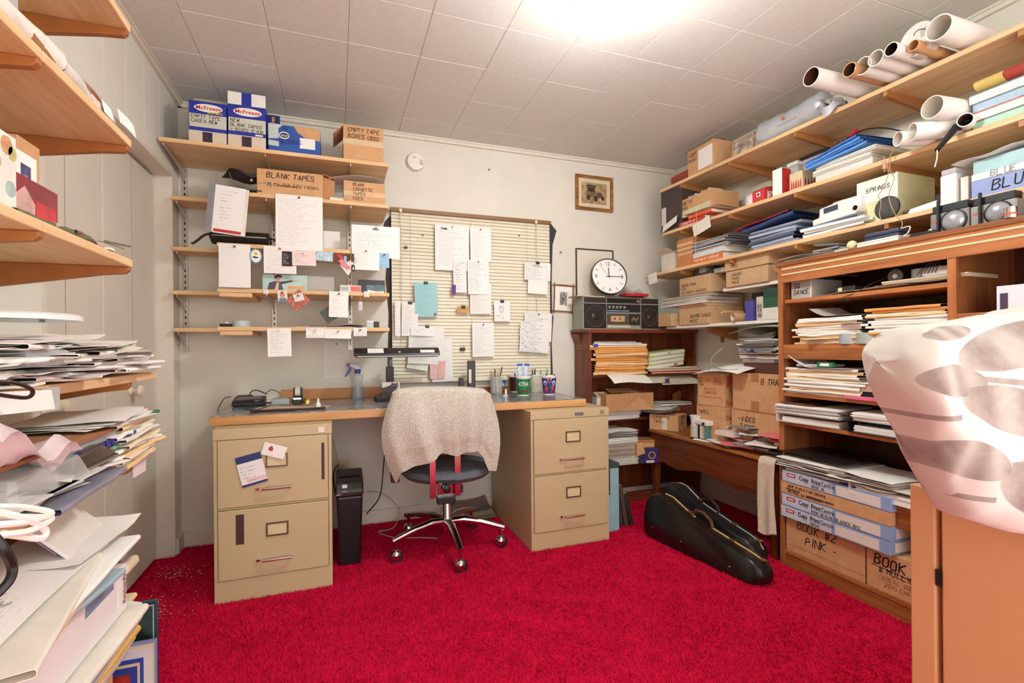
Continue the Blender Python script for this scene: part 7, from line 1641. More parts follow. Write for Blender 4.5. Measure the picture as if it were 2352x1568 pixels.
# ================================================================== LOW TABLE CONTENTS
zt_ = TZ+.0005
def rcarton(u0,u1,vt,plane,z,d,lab,lines,lh,seed,m=None,lpos=None,h=None,wd=None):
    M,w_,h_ = rb(u0,u1,vt,plane,z);h_ = h or h_;w_ = wd or w_
    return carton(M,w_,d,h_,lab,lines=lines,lh=lh,seed=seed,m=m,lpos=lpos,group='brown cartons on the low table'),M,w_,h_
t,M,wd,h = rcarton(1680,1792,941,2.13,zt_,.28,'large brown carton marked VIDEO TAPES under the 8 TRACK carton',['-VIDEO',' TAPES','-CAR AZIR','  BOXES'],.026,120,lpos=(.05,.15),h=.212)
t,M,wd,h = rcarton(1682,1792,862,2.125,zt_+.213,.28,'large brown carton marked 8 TRACK',['8 TRACK'],.03,121,lpos=(.20,.15),h=.205)
for z0,z1 in ((.16,.205),(0,.055)):part('tape_strip',MB().box(wd*.42,wd*.58,-.001,0,z0,z1),mat('b07a50',.3,var=.1,name='brown_tape'),t)
t,M,wd,h = rcarton(1600,1662,938,2.10,zt_,.26,'brown carton marked TAPES below the raspberry carton',['TAPES'],.02,122,lpos=(.02,.16),h=.212)
letters(t,['CARIBACE'],FRAME['right'](.02,.14,wd+.001),.022,INK,5)
M,wd,h = rb(1593,1653,862,2.06,zt_+.213)
t = thing('fruit_carton','brown fruit carton with red print on the low table pile','carton',M @ T(0,.03,0,.10),'brown cartons on the low table')
part('body',MB().box(0,.20,0,.22,0,.20),CARD,t,bv=.002)
RP = mat('c8483a',.7,name='red_ink')
typed(t,'OTTOO',FRAME['front'](.12,.125,-.0006),.026,RP,.02,.065);typed(t,'MAPLE',FRAME['front'](.128,.158,-.0006),.012,RP,.01,.05);typed(t,'FREE',FRAME['front'](.01,.155,-.0006),.012,RP,.01,.035)
typed(t,'PRODUCE',FRAME['front'](.05,.09,-.0006),.016,RP,.01,.09);typed(t,'CAMPAGNE',FRAME['front'](.045,.07,-.0006),.016,RP,.01,.10);typed(t,'FRUIT GROWERS ASSOCIATION',FRAME['front'](.015,.048,-.0006),.008,RP,0,.17)
part('orange_fruit',MB().cyl((.085,-.0006,.155),.013,.0006,14,'y'),mat('e08a3c',.7,name='orange_print'),t);letters(t,['DEC','TAPE'],FRAME['front'](.012,.135,-.0008),.012,INK,6)
part('red_triangle',MB().prism([(.02,.11),(.02,.18),(.12,.18)],.2002,.2008,'x'),RP,t);typed(t,'Raspberries',FRAME['right'](.012,.012,.2006),.03,RP,.01,.19)
typed(t,'O',FRAME['right'](.035,.148,.2012),.026,CARD,.02)
# on top of the cartons: magazines, brown box, white sheet
zt2 = zt_+.213+.206
M,wd,h = rb(1708,1792,832,2.17,zt2)
t = thing('brown_case','flat dark brown case under the magazine pile','case',M);part('body',MB().box(0,wd,0,.24,0,.055),mat('5a342c',.5,var=.05,name='dark_brown_case'),t,bv=.003);part('binder_edge',MB().box(-.005,wd,-.004,.24,.056,.078),mat('9a938c',.5,var=.05,name='grey_binder'),t,bv=.002);part('spine_label',MB().box(wd*.86,wd,-.006,-.004,.058,.076),printed('5a6472','d8d8d8',2,.8),t)
solo('paper_sheet',MB().surf(lambda u,v:(-.12+.36*u,-.05+.26*v,.012+.03*math.sin(u*2.4)-.03*(1-v)**2+.012*v),10,8,.0008),WHITE,'big white curled sheet on the raspberry carton','paper',None,at(Vector((2.09,2.30,zt_+.415)),RR),smooth=True)
M,wd = rp(1695,1790,815,2.165,zt2+.079)
r = random.Random(11);z = 0
for k in range(15):
    tk = r.uniform(.007,.011)
    solo('magazine',folder_mesh(wd*r.uniform(.85,1.08),.24,tk,200+k,.005),(OFFW,G2,mat('6a625c',.5,name='dark_mag'),WHITE,mat('9a8c84',.5,name='taupe_mag'),G1)[k % 6],'magazine in the sagging pile beside the tall bookcase, '+nth(k,15),'magazine','magazines beside the tall bookcase',M @ T(r.uniform(-.03,.02),r.uniform(-.02,.02),z,r.uniform(-.12,.12)),smooth=True);z += tk
solo('green_sheet',MB().surf(lambda u,v:(-.18+.34*u,-.03+.24*v,.02+.03*math.sin(u*2.2)+.01*math.sin(v*4)),10,6,.0012),mat('a8b4a4',.6,name='grey_green_sheet'),'grey-green cover draped on the magazine pile','cover',None,M @ T(0,0,z),smooth=True)
GW = mat('8a8884',.4,name='grey_wire')
c = M @ Vector((-.17,-.05,.01))
cable([c+Vector((0,.03,.05)),c+Vector((-.03,.05,.02)),c+Vector((-.05,.07,-.02)),c+Vector((-.06,.03,-.06)),c+Vector((-.05,-.04,-.075)),c+Vector((-.02,-.10,-.07))],.004,GW,'thick grey cable looping over the white curled sheet')
cable([c+Vector((.0,.04,.03)),c+Vector((-.04,.09,-.03)),c+Vector((-.06,.08,-.08)),c+Vector((-.06,.02,-.09)),c+Vector((-.04,-.03,-.07))],.002,GW,'thin grey cable looping over the white curled sheet')
solo('blue_rag',MB().surf(lambda u,v:(-.03+.06*u,.0+.04*v,.012*math.sin(u*8+v*5)+.012),8,6,.002),mat('3a4a9a',.7,name='blue_cloth'),'crumpled blue cloth at the front of the magazine pile','cloth',None,M @ T(-.02,-.05,.03),smooth=True)
# cassette carton at the far end with papers
M,wd,h = rb(1490,1548,968,2.05,zt_)
t = carton(M @ T(.035,-.02,0,.55),.20,.17,.105,'brown carton marked CASSETTE TAPES heaped with papers',lines=['CASSETTE','TAPES'],lh=.018,lpos=(.03,.08),seed=130,group='brown cartons on the low table')
letters(t,['CASS','TA'],FRAME['right'](.05,.08,.201),.022,INK,8);part('label',MB().box(.09,.125,-.001,0,.005,.085),printed('d8d0c0','66646a',8,.5),t)
for k in range(7):solo('paper_sheet',sheet_mesh(.27,.2,300+k,.012,lift=.01),WHITE if k % 3 else OFFW,'white sheet heaped on the carton of cassette tapes, '+nth(k,7),'paper','sheets on the cassette carton',M @ T(.03+.012*k,-.03-.004*k,.107+.005*k,.55+.05*(k-3)),smooth=True)
p = px(1591,964,X=2.08)
t = thing('yogurt_cup','small white and blue yogurt cup by the cartons','cup',T(2.08,2.44,zt_+.075));part('cup',MB().lathe([(.0001,0),(.022,0),(.03,.06),(.033,.062),(.033,.068),(.03,.068),(.0001,.06)],20),mat('e8eaf0',.4,name='white_cup'),t,smooth=.6);part('blue_label',MB().lathe([(.0232,.01),(.029,.05)],20,cap=False),printed('dfe4f0','5a78c0',4,.9,.02),t)
# row of books standing on the table
x0 = 0
Mb = at(Vector((2.062,px(1586,1015,X=2.062).y,zt_)),RR)
bc = [('d8c48a',.014,.088),('dcdcc8',.016,.084),('ecece6',.012,.086),('e0e0d8',.018,.088),('2c2a2c',.018,.092),('e8e8e4',.016,.09),('c8b88a',.02,.085),('5a8a84',.014,.088)]
for k,(c_,tk,hh) in enumerate(bc):
    t = thing('small_book',('cream','pale green','white','off-white','black lettered','plain white','tan','teal')[k] + ' small book in the upright row on the low table','book',Mb @ T(x0,.0,.0),'upright books on the low table')
    part('cover',MB().box(0,tk,0,.13,0,hh),mat(c_,.5,var=.04,name='book_cover'),t,bv=.001);part('pages',MB().box(.002,tk-.002,.003,.128,hh,hh+.0006),OFFW,t)
    if k == 4:part('spine_print',MB().box(.004,tk-.004,-.0006,0,.01,hh-.01),printed('2c2a2c','f0f0ec',5,.95,.1,.95,.05),t)
    x0 += tk+.001
t = thing('white_case','flat white case with a black corner lying on the upright books','case',Mb @ T(.0,.0,.094,-.05));part('body',MB().box(0,.15,0,.12,0,.03),mat('e4e2d8',.4,name='ivory_plastic'),t,bv=.006);part('black_corner',MB().box(.11,.13,-.003,.02,.004,.02),BLACK,t,bv=.002)
# heap of pamphlets
M,wd = rp(1600,1788,1035,2.05,zt_)
cols = [WHITE,printed('e8e4e0','6a6a78',18,.5),mat('e07078',.5,var=.1,name='pink_cover'),mat('8a8c90',.5,var=.15,name='grey_cover'),mat('d8a0a8',.5,var=.25,vs=40,name='pink_print'),OFFW,mat('b8bcc4',.5,var=.2,vs=30,name='photo_cover'),mat('e8784c',.5,name='orange_cover')]
names = ['white','printed white','coral pink','grey','pink patterned','off-white','grey photo','orange']
spots = [(-.22,.0,.3,.16),(-.12,-.01,-.2,.2),(.04,-.02,.25,.2),(.12,-.01,.1,.22),(-.05,.05,-.3,.2),(.2,-.02,.35,.16),(.0,.1,.2,.2),(.22,.05,-.25,.1),(.1,.06,.5,.18),(-.2,.06,.1,.18),(.24,-.01,.1,.12),(.02,.02,-.1,.14)]
for k,(x,y,rz,w_) in enumerate(spots):
    solo('pamphlet',folder_mesh(w_,.13,.007,400+k,.004),cols[k % 8],names[k % 8] + (' pamphlet low in the heap on the table' if k < 8 else ' pamphlet near the top of the heap on the table'),'pamphlet','pamphlets heaped on the low table',M @ T(x,y,.001+.0105*k,rz),smooth=True)
book(M @ T(-.14,.0,.06,.1),.13,.1,.024,mat('e4d8d0',.5,name='cream_cover'),'thick cream paperback in the middle of the pamphlet heap')
solo('marker_pen',MB().tube([(-.06,0,.006),(.06,.02,.008)],.006,8),BLACK,'black marker at the far front of the pamphlet heap','pen',None,M @ T(-.28,.0,.0),smooth=True)
t = thing('open_folder','dark brown open folder with a white label leaning at the near end of the table','folder',M @ T(.16,.06,.03,-.15))
part('cover',MB().surf(lambda u,v:(-.10+.22*u,.12*v-.02,.015+.13*v*(1-.25*u)),4,4,.003),mat('5a4544',.5,var=.08,name='dark_brown_cover'),t);part('label',MB().add([(.06,-.003,.034),(.09,-.003,.032),(.095,.035,.068),(.066,.035,.071)],[(0,1,2,3)]),WHITE,t);part('base_cover',MB().box(-.08,.14,-.05,.06,.0,.006),mat('3a3232',.5,name='dark_cover'),t)
# towel hanging over the near end of the table
def front_towel():
    ya,yb = px(1742,1070,X=2.02).y,1.812
    def fn(u,v):
        y = ya+(yb-ya)*u
        if v < .12:k = v/.12;return (TX0+.10*(1-k)-.014,y,TZ+.004)
        s = (v-.12)/.88
        return (TX0-.022-.008*math.sin(u*9+s*1.5)*s-.004*s,y+.006*math.sin(s*4),TZ+.002-.375*s-.012*math.sin(u*5)*s)
    t = thing('hand_towel','beige hand towel hanging over the front edge of the low table','towel',T(TX0-.02,(ya+yb)/2,.12))
    part('cloth',MB().surf(fn,20,26,.005),mat('d8c8b4',.95,var=.08,vs=120,spec=.1,bump=.5,bs=300,name='beige_terry'),t,world=True,smooth=1.2)
    part('hem',MB().tube([Vector(fn(i/20,.985))+Vector((-.004,0,0)) for i in range(21)],.003,6),mat('cdbda8',.95,spec=.1,name='hem'),t,world=True)
front_towel()
# ================================================================== VIOLIN CASES
def violin_case(O,d,lean,lab,L=.76,H=.255,W=.12,cream=True,hue='181617'):
    d = d.normalized();n = Vector((-d.y,d.x,0));   # n points away from the viewer side
    if n.x < 0:n = -n
    Mx = Matrix(((d.x,n.x,0,O.x),(d.y,n.y,0,O.y),(0,0,1,O.z),(0,0,0,1))) @ Matrix.Rotation(lean,4,'X')
    t = thing('violin_case',lab,'violin case',Mx,'violin cases on the carpet')
    top = [(0.0,.10),(.012,.19),(.045,.238),(.10,.255),(.16,.248),(.24,.215),(.32,.185),(.42,.165),(.55,.14),(.66,.12),(.72,.105),(.752,.075),(.76,.045)]
    sc = L/.76;hs = H/.255
    top = [(x*sc,z*hs) for x,z in top]
    low = [(L*.985,.012),(L*.95,.0),(.06,.0),(.015,.02)]
    # body: outline swept across the width with rounded long edges
    prof = top+low;c = (sum(p[0] for p in prof)/len(prof),sum(p[1] for p in prof)/len(prof))
    def ring(k,y):return [(c[0]+(x-c[0])*k,y,c[1]+(z-c[1])*k if z > .03 else z*1.0+.0) for x,z in prof]
    def shell(y0,y1):
        mb = MB();st = [(0,.955),(.012,.985),(.03,1.0),(1-.03/(W) ,1.0),(1-.012/W,.985),(1,.955)]
        N = len(prof);vs = []
        ys = [(y0,.94 if y0 == 0 else 1.0),(y0+(.008 if y0 == 0 else .001),.975 if y0 == 0 else 1.0),(y0+(.02 if y0 == 0 else .002),1.0),(y1-(.02 if y1 == W else .002),1.0),(y1-(.008 if y1 == W else .001),.975 if y1 == W else 1.0),(y1,.94 if y1 == W else 1.0)]
        for y,k in ys:vs += ring(k,y)
        fs = [tuple(range(N)),tuple(range(6*N-1,5*N-1,-1))]
        for j in range(5):
            for i in range(N):fs.append((j*N+i,(j+1)*N+i,(j+1)*N+(i+1) % N,j*N+(i+1) % N))
        mb.add(vs,fs);return mb
    LE = mat(hue,.3,var=.15,vs=25,bump=.15,bs=220,name='black_case_leather')
    part('lower_shell',shell(0,W*.62),LE,t,smooth=.9)
    part('lid',shell(W*.625,W),LE,t,smooth=.9)
    tr = mat('d9b878',.5,name='cream_piping') if cream else mat('c8c4be',.35,name='grey_piping')
    y = W*.62
    pts = [Vector((x,y,z+.0015)) for x,z in top]
    if cream:
        part('piping',MB().tube(pts[3:7],.004,6),tr,t,smooth=True);part('piping',MB().tube(pts[7:11],.004,6),tr,t,smooth=True)
    else:part('piping',MB().tube(pts[1:12],.0028,6),tr,t,smooth=True)
    hx = (pts[6]+pts[7])/2
    LH = mat('5a3a2a' if cream else '201c1c',.4,var=.1,name='handle_leather')
    part('handle',MB().tube([hx+Vector((-.065*sc,0,.02)),hx+Vector((-.05*sc,0,.045)),hx+Vector((0,0,.045)),hx+Vector((.05*sc,0,.018)),hx+Vector((.062*sc,0,-.012))],.009,8),LH,t,smooth=True)
    BRS = mat('a8854a',.3,.8,var=.1,name='brass')
    for i,q in enumerate((pts[2],(pts[5]+pts[6])/2,pts[8],pts[10])):
        part('latch',MB().box(q.x-.016,q.x+.016,y-.014,y+.014,q.z-.002,q.z+.006),BRS,t,bv=.002)
    for q in (hx+Vector((-.065*sc,0,.012)),hx+Vector((.06*sc,0,-.016))):part('handle_ring',MB().sphere(q,.008,10,6),BRS,t,smooth=True)
    for q in ((.09,.06),(.30,.05),(.6,.035)):part('stud',MB().sphere((q[0]*sc,-.0,q[1]*1.0),.004,8,5),STEEL,t)
    return t
a,b = px(1470,1226,Z=0),px(1738,1353,Z=0)
violin_case(Vector((a.x,a.y,.008)),b-a,-.14,'worn black violin case with cream piping, the front one',L=(b-a).length*1.02,H=.245,W=.115)
a2 = Vector((a.x+.165,a.y+.06,.008));b2 = px(1757,1300,Z=0)-Vector((.085,0,0))
violin_case(a2,b2-a2+Vector((0,-.02,0)),-.10,'black violin case with grey piping, the one behind',L=(b2-a2).length*1.02,H=.27,W=.12,cream=False,hue='1c1d20')
# ================================================================== TALL BOOKCASE CONTENTS
XF = BX0+.014
zS1 = 1.2965
M,wd,h = rb(1817,1864,643,XF+.02,zS1)
t = thing('grey_box','grey box marked SQ DANCE on the top bookcase shelf','box',M);part('body',MB().box(0,wd,0,.2,0,h),mat('b2aca2',.6,var=.05,name='grey_board'),t,bv=.002);part('white_edge',MB().box(wd*.93,wd,-.0008,0,0,h),mat('d8d4cc',.6,name='pale_edge'),t);letters(t,['SQ','DANCE'],FRAME['front'](wd*.15,h*.58,-.001),h*.22,INK,5,1.5);part('lid',MB().surf(lambda u,v:(-.005+wd*1.8*u,.0+.2*v,h+.008+.012*math.sin(u*3)),4,1,.002),mat('9a958c',.6,name='grey_lid'),t)
M,wd = rp(1885,2180,680,XF+.01,zS1)
for k,(x,w_) in enumerate(((-.17,.2),(-.02,.25),(.13,.28),(.17,.26))):
    solo('paper_sheet',sheet_mesh(w_,.2,500+k,.008),(WHITE,MANILA,OFFW,WHITE)[k],('white paper beside the grey box on the top bookcase shelf','manila sheet in the middle of the top bookcase shelf','off-white papers right of the middle on the top bookcase shelf','white papers under the white plug on the top bookcase shelf')[k],'paper','papers on the top bookcase shelf',M @ T(x,.0,.002+.004*k,.06*(k-1.5)),smooth=True)
pile(M @ T(.16,.0,.016),[('ream',.28,.2,.014,mat('d8c4a8',.6,name='tan_papers'),.05,0,0)],'tan paper sheaf at the right of the top bookcase shelf','papers','papers on the top bookcase shelf',510)
def small_dev(u0,u1,vt,z,lab,c,y=0,extra=None):
    M,wd,h = rb(u0,u1,vt,XF+.03+y,z);t = thing('small_device',lab,'device',M);part('body',MB().box(0,wd,0,.08,0,h),mat(c,.4,var=.06,name='device_plastic'),t,bv=.004);part('top_plate',MB().box(wd*.06,wd*.94,.006,.074,h,h+.003),BLACK,t,bv=.001)
    if extra:part('strip',MB().box(wd*extra[0],wd*extra[1],-.0008,0,h*.1,h*.85),mat(extra[2],.5,name='strip'),t)
    return t
small_dev(1916,1963,658,zS1+.012,'black device with a pale yellow strip on the top bookcase shelf','2c2826',0,(.2,.4,'d8d49a'))
small_dev(1984,2014,660,zS1+.012,'small grey speaker box on the top bookcase shelf','8a8684',-.01,(.2,.55,'5a5858'))
p = px(2052,652,X=XF+.06)
t = thing('tape_reel','clear tape reel standing on the top bookcase shelf','tape reel',T(XF+.07,p.y,zS1+.055));part('disc',MB().cyl((0,0,0),.028,.006,24,'x'),mat('7a7672',.2,var=.1,alpha=.8,name='smoked_plastic'),t,smooth=.6);part('hub',MB().cyl((-.002,0,0),.009,.01,14,'x'),WHITE,t,smooth=.6)
M,wd,h = rb(2083,2130,634,XF+.05,zS1+.03)
t = thing('tape_roll','pale grey tape roll on the top bookcase shelf','tape',M @ T(wd/2,wd/2,0));part('roll',MB().lathe([(wd/2,0),(wd/2,.04),(wd*.32,.04),(wd*.32,0),(wd/2,0)],24,cap=False),mat('c4ccd0',.35,name='grey_tape'),t,smooth=.6);part('core',MB().lathe([(wd*.32,0),(wd*.32,.04)],24,cap=False),CARD,t)
p = px(2152,640,X=XF+.03)
t = thing('plug_bundle','white plug with a bundle of dark wire on the top bookcase shelf','plug',T(XF+.05,p.y,zS1+.032));part('block',MB().box(-.025,.025,-.05,.05,0,.035),mat('e6e4e0',.4,name='white_plastic'),t,bv=.008)
for k in range(6):part('wire',MB().tube([(-.03,.06-.012*k,.01),(-.034,.02-.01*k,.05+.006*k),(-.02,-.03-.006*k,.03),(-.03,-.06,.06+.01*(k % 3))],.0016,5),BC,t)
cable([px(1950,690,X=XF),px(1935,684,X=XF-.01),px(1965,672,X=XF),px(1995,655,X=XF+.03),px(2030,640,X=XF+.06)],.0018,BC,'thin dark wire trailing over the top bookcase shelf')
# folders
def folders(u0,u1,v,z,n,tk,cols,lab,grp,seed,d=.26,X=None,jx=.02,turn=.05):
    M,wd = rp(u0,u1,v,X or BX0+.006,z);r = random.Random(seed);zz = 0
    for k in range(n):
        t_ = tk*r.uniform(.75,1.25);mm = cols[r.randrange(len(cols))]
        solo('folder',folder_mesh(wd*r.uniform(.9,1.02),d,t_,seed*10+k,.004),mm,colour_of(mm)+' folder, '+nth(k,n)+', '+lab,'folder',grp,M @ T(r.uniform(-jx,jx),r.uniform(-.008,.012),zz,r.uniform(-turn,turn)),smooth=True);zz += t_
    return M,wd,zz
ML = [MANILA,OFFW,WHITE,mat('dcb888',.7,name='manila_dark'),mat('ece2d0',.7,name='pale_manila')]
zS2 = 1.0785
M,wd,zz = folders(1826,1985,770,zS2,13,.0098,ML,'left pile on the second bookcase shelf','folders on the second bookcase shelf, left pile',21)
solo('paper_sheet',MB().surf(lambda u,v:(-.10+.2*u,-.01+.2*v,.006+.05*max(0,.4-u)**1.5*3+.01*v),10,4,.0008),mat('c4b8ae',.6,name='grey_sheet'),'curled grey sheet on top of the left pile, second bookcase shelf','paper',None,M @ T(.02,0,zz),smooth=True)
solo('paper_slip',sheet_mesh(.10,.07,8,.003),WHITE,'white slip sticking out low in the left pile, second bookcase shelf','paper',None,M @ T(-.03,-.03,.02,.5),smooth=True)
solo('paper_slip',sheet_mesh(.08,.06,9,.003),mat('d2d6dc',.6,name='pale_blue_slip'),'pale blue slip sticking out in the middle of the left pile','paper',None,M @ T(.10,-.03,.085,-.3),smooth=True)
M,wd,zz = folders(1990,2182,775,zS2,14,.0098,[KRAFT,MANILA,WHITE,OFFW,WHITE],'right pile on the second bookcase shelf','folders on the second bookcase shelf, right pile',22)
for u,lab,c_ in ((1941,'grey tape roll left of another at the front of the second bookcase shelf','a9b2b8'),(1981,'greenish tape roll right of another at the front of the second bookcase shelf','a4aca4')):
    p = px(u,785,X=BX0-.0)
    t = thing('tape_roll',lab,'tape',T(BX0+.028,p.y,zS2),'tape rolls on the second bookcase shelf');part('roll',MB().lathe([(.038,0),(.038,.045),(.025,.045),(.025,0),(.038,0)],24,cap=False),mat(c_,.35,name='cloth_tape'),t,smooth=.6);part('core',MB().lathe([(.025,.0),(.025,.045)],20,cap=False),CARD,t)
zS3 = .8455
M,wd,zz = folders(1802,1985,895,zS3,12,.0095,ML,'pile on the third bookcase shelf','folders on the third bookcase shelf',23)
solo('paper_sheet',MB().surf(lambda u,v:(-.16+.3*u,-.01+.2*v,.004+.06*max(0,.35-u)**1.4*4),10,4,.0008),WHITE,'white sheet with a raised corner on the third bookcase shelf pile','paper',None,M @ T(0,0,zz),smooth=True)
t = thing('green_file','small grey clip file with a green spine on the third bookcase shelf','file',M @ T(-.05,.0,zz+.008,.1));part('board',MB().box(-.07,.08,0,.12,0,.012),mat('b8b4ac',.5,name='grey_board'),t,bv=.002);part('green_spine',MB().box(.03,.1,-.004,.02,0,.022),GREEN,t,bv=.002);part('label',MB().box(.045,.085,-.0046,-.004,.005,.017),WHITE,t)
M,wd,h = rb(1950,2000,876,BX0+.01,zS3);t = thing('photo_boxes','small tan box with a black box under it on the third bookcase shelf','box',M);part('tan_box',MB().box(0,.12,0,.09,.034,.066),mat('c4a890',.5,name='tan_card'),t,bv=.001);part('black_box',MB().box(.006,.12,.004,.09,0,.033),BLACK,t,bv=.001);part('button',MB().cyl((.05,-.002,.05),.004,.002,10,'y'),mat('5a3a30',.5,name='brown_button'),t);part('paper_top',MB().box(-.01,.13,-.006,.09,.067,.071),WHITE,t)
book(at(Vector((BX0-.012,px(1943,898,X=BX0).y,zS3)),RR,-.03) @ T(0,0,.0),.17,.02,.014,mat('e0708c',.5,name='pink_spine'),'thin pink booklet at the front of the third bookcase shelf')
# binders
zS4 = .7055
GB = mat('cfcfca',.4,name='grey_white_binder')
M0 = at(Vector((BX0-.03,px(1785,960,X=BX0).y,zS4)),RR)
binder(M0 @ T(.02,.0,.002,.10),.30,.27,.04,GB,'open-sided white ring binder jutting out on the fourth bookcase shelf','binders in the tall bookcase')
for k in range(3):pile(M0 @ T(.17,.01,.044+.014*k,.06+.03*k),[('ream',.30,.26,.013,WHITE if k != 1 else mat('c8c8c6',.6,name='grey_paper'),0,0,0)],('lowest','middle','top')[k] + ' paper sheaf between the binder and the brown cover','papers','sheaves on the fourth bookcase shelf',610+k)
t = thing('brown_binder','dark brown binder cover lying tilted on the fourth bookcase shelf','binder',M0 @ T(.03,.02,.092,.05,0,.08));part('cover',MB().box(0,.32,0,.25,0,.005),mat('6a4a38',.5,var=.06,name='brown_cover'),t,bv=.002);part('print',MB().box(.06,.2,.02,.1,.005,.0056),printed('6a4a38','d8ccb8',5,.8,.05,.95,.05),t)
M0 = at(Vector((BX0-.012,px(1950,965,X=BX0).y,zS4)),RR)
binder(M0 @ T(0,0,.001),.26,.27,.05,BLACK,'black ring binder with open rings on the fourth bookcase shelf','binders in the tall bookcase')
for k in range(2):pile(M0 @ T(.14,.0,.052+.018*k,.05*k),[('ream',.24,.25,.017,WHITE,0,0,0)],('white papers on the black ring binder, lower sheaf','white papers on the black ring binder, upper sheaf')[k],'papers','sheaves on the black binder',620+k)
zS5 = .4525
M0 = at(Vector((BX0-.02,px(1797,1075,X=BX0).y,zS5)),RR)
binder(M0 @ T(.0,0,.001,.02),.30,.27,.05,mat('a08a72',.5,var=.05,name='taupe_binder'),'taupe ring binder, lower of two on the fifth bookcase shelf','binders in the tall bookcase')
binder(M0 @ T(.0,.0,.053,-.02),.33,.27,.06,mat('241e1e',.35,var=.1,name='black_binder'),'thick black ring binder, upper of two on the fifth bookcase shelf','binders in the tall bookcase')
M0 = at(Vector((BX0-.03,px(1960,1095,X=BX0).y,zS5-.0)),RR)
t = binder(M0 @ T(.0,.0,.001,.03),.27,.27,.055,mat('e6dccf',.5,name='cream_binder'),'cream ring binder with an orange cover mark on the fifth bookcase shelf','binders in the tall bookcase');part('orange_mark',MB().box(.08,.15,.03,.10,.055,.0556),mat('d8743c',.6,name='orange_print'),t)
# bottom: cartons and flat copy boxes
zS6 = .0825
M,wd,h = rb(1806,1938,1262,BX0+.004,zS6)
H6 = .165
t = carton(M,.375,.28,H6,'brown carton marked BOOK 2 PINK at the bottom of the tall bookcase',lines=['BOOK #2','  PINK -'],lh=.036,lpos=(.06,.12),seed=150,wd=.004);part('slit',MB().box(.0,.375,-.0008,0,.032,.036),CARD2,t)
M2 = at(Vector((BX0+.004,M.translation.y-.382,zS6)),RR)
t = carton(M2,.295,.28,H6,'brown carton marked BOOK 1 YELLOW at the bottom of the tall bookcase',lines=['BOOK 1'],lh=.045,lpos=(.03,.105),seed=151,wd=.005,fit=.16)
letters(t,['& MULLICAN'],FRAME['front'](.05,.078,-.0006),.022,INK,9,wd=.0028);letters(t,['CEREAL 2004 C','  2010 CPRY'],FRAME['front'](.05,.05,-.0006),.016,mat('9a5a40',.7,name='brown_ink'),10,wd=.0016);part('scribble',MB().box(.20,.225,-.001,0,.108,.122),INK,t);letters(t,['YEL'],FRAME['front'](.235,.108,-.0006),.03,INK,12,wd=.003)
part('underline',MB().tube([(.02,-.0006,.098),(.15,-.0006,.092),(.32,-.0006,.090)],.0015,4),INK,t)
BLU = mat('8fa8d4',.5,var=.05,name='light_blue_box');GRB = mat('a49ca0',.5,var=.04,name='grey_box_side')
zc0 = zS6+H6+.002
labs = ['light blue copy paper box marked GREEN, lowest of the flat four','light blue copy paper box marked BLUE SQ DANCE INFO','tan copy paper box with black print in the flat stack','light blue copy paper box marked SALMON COVER, topmost of the flat four']
hand_l = [['GREEN'],['BOOK 3B BLUE-SQ DANCE INFO'],['BOOK 4 HALE PINK-ORGINAL','REVISED SALMON COVER'],['BOOK 4A']]
for k in range(4):
    M = at(Vector((BX0-.022,px(1795,1240-45*k,X=BX0-.02).y-.004*(k % 2),zc0+k*.057)),RR,-.015)
    t = thing('copy_box',labs[k],'box',M,'flat copy paper boxes in the tall bookcase')
    L4 = .50;tan = k == 2
    part('body',MB().box(0,L4,0,.3,0,.055),CARD if tan else BLU,t,bv=.002)
    if not tan:
        part('pale_front',MB().box(.004,L4*.52,-.0008,0,.003,.052),mat('c9d2e4',.5,name='pale_blue_front'),t)
        part('form_label',MB().box(L4*.55,L4*.92,-.0008,0,.006,.048),printed('e4ddd8','b87a6a',5,.5,.05,.95,.05),t)
        part('red_logo',MB().box(.03,.075,-.0016,-.0008,.028,.044),RED,t)
        part('logo_text',MB().box(.036,.069,-.002,-.0016,.033,.039),WHITE,t)
        typed(t,'Copy',FRAME['front'](.095,.026,-.0012),.02,INK,.03,.05);typed(t,'Print',FRAME['front'](.158,.026,-.0012),.02,INK,.03,.046);typed(t,'Centre',FRAME['front'](.206,.026,-.0012),.02,INK,0,.062)
        part('side_label',MB().box(L4+.0002,L4+.0012,.03,.14,.008,.046),printed('e4e0da','6a6a70',4,.5,.05),t)
    else:
        typed(t,'copysprint',FRAME['front'](.03,.022,-.0008),.012,INK,.02,.075);typed(t,'copiescompression',FRAME['front'](.14,.014,-.0008),.012,INK,.02,.13)
    letters(t,hand_l[k],FRAME['front'](.04 if tan else .16,.036 if tan else .008,-.0016),.011,INK,20+k,2.4,fit=.26,wd=.0016)
zt3 = zc0+4*.057
for k in range(12):
    far = k < 6
    M = at(Vector((BX0-.03-.004*(k % 3),1.66 if far else 1.40,zt3+.004+.009*(k % 6))),RR,rnd.uniform(-.12,.12))
    solo('paper_sheet',sheet_mesh(.27,.27,700+k,.012),WHITE if k % 3 else OFFW,('white sheet in the far heap on the flat copy boxes, ' if far else 'white sheet in the near heap on the flat copy boxes, ')+nth(k % 6,6),'paper','sheets on the copy boxes',M,smooth=True)
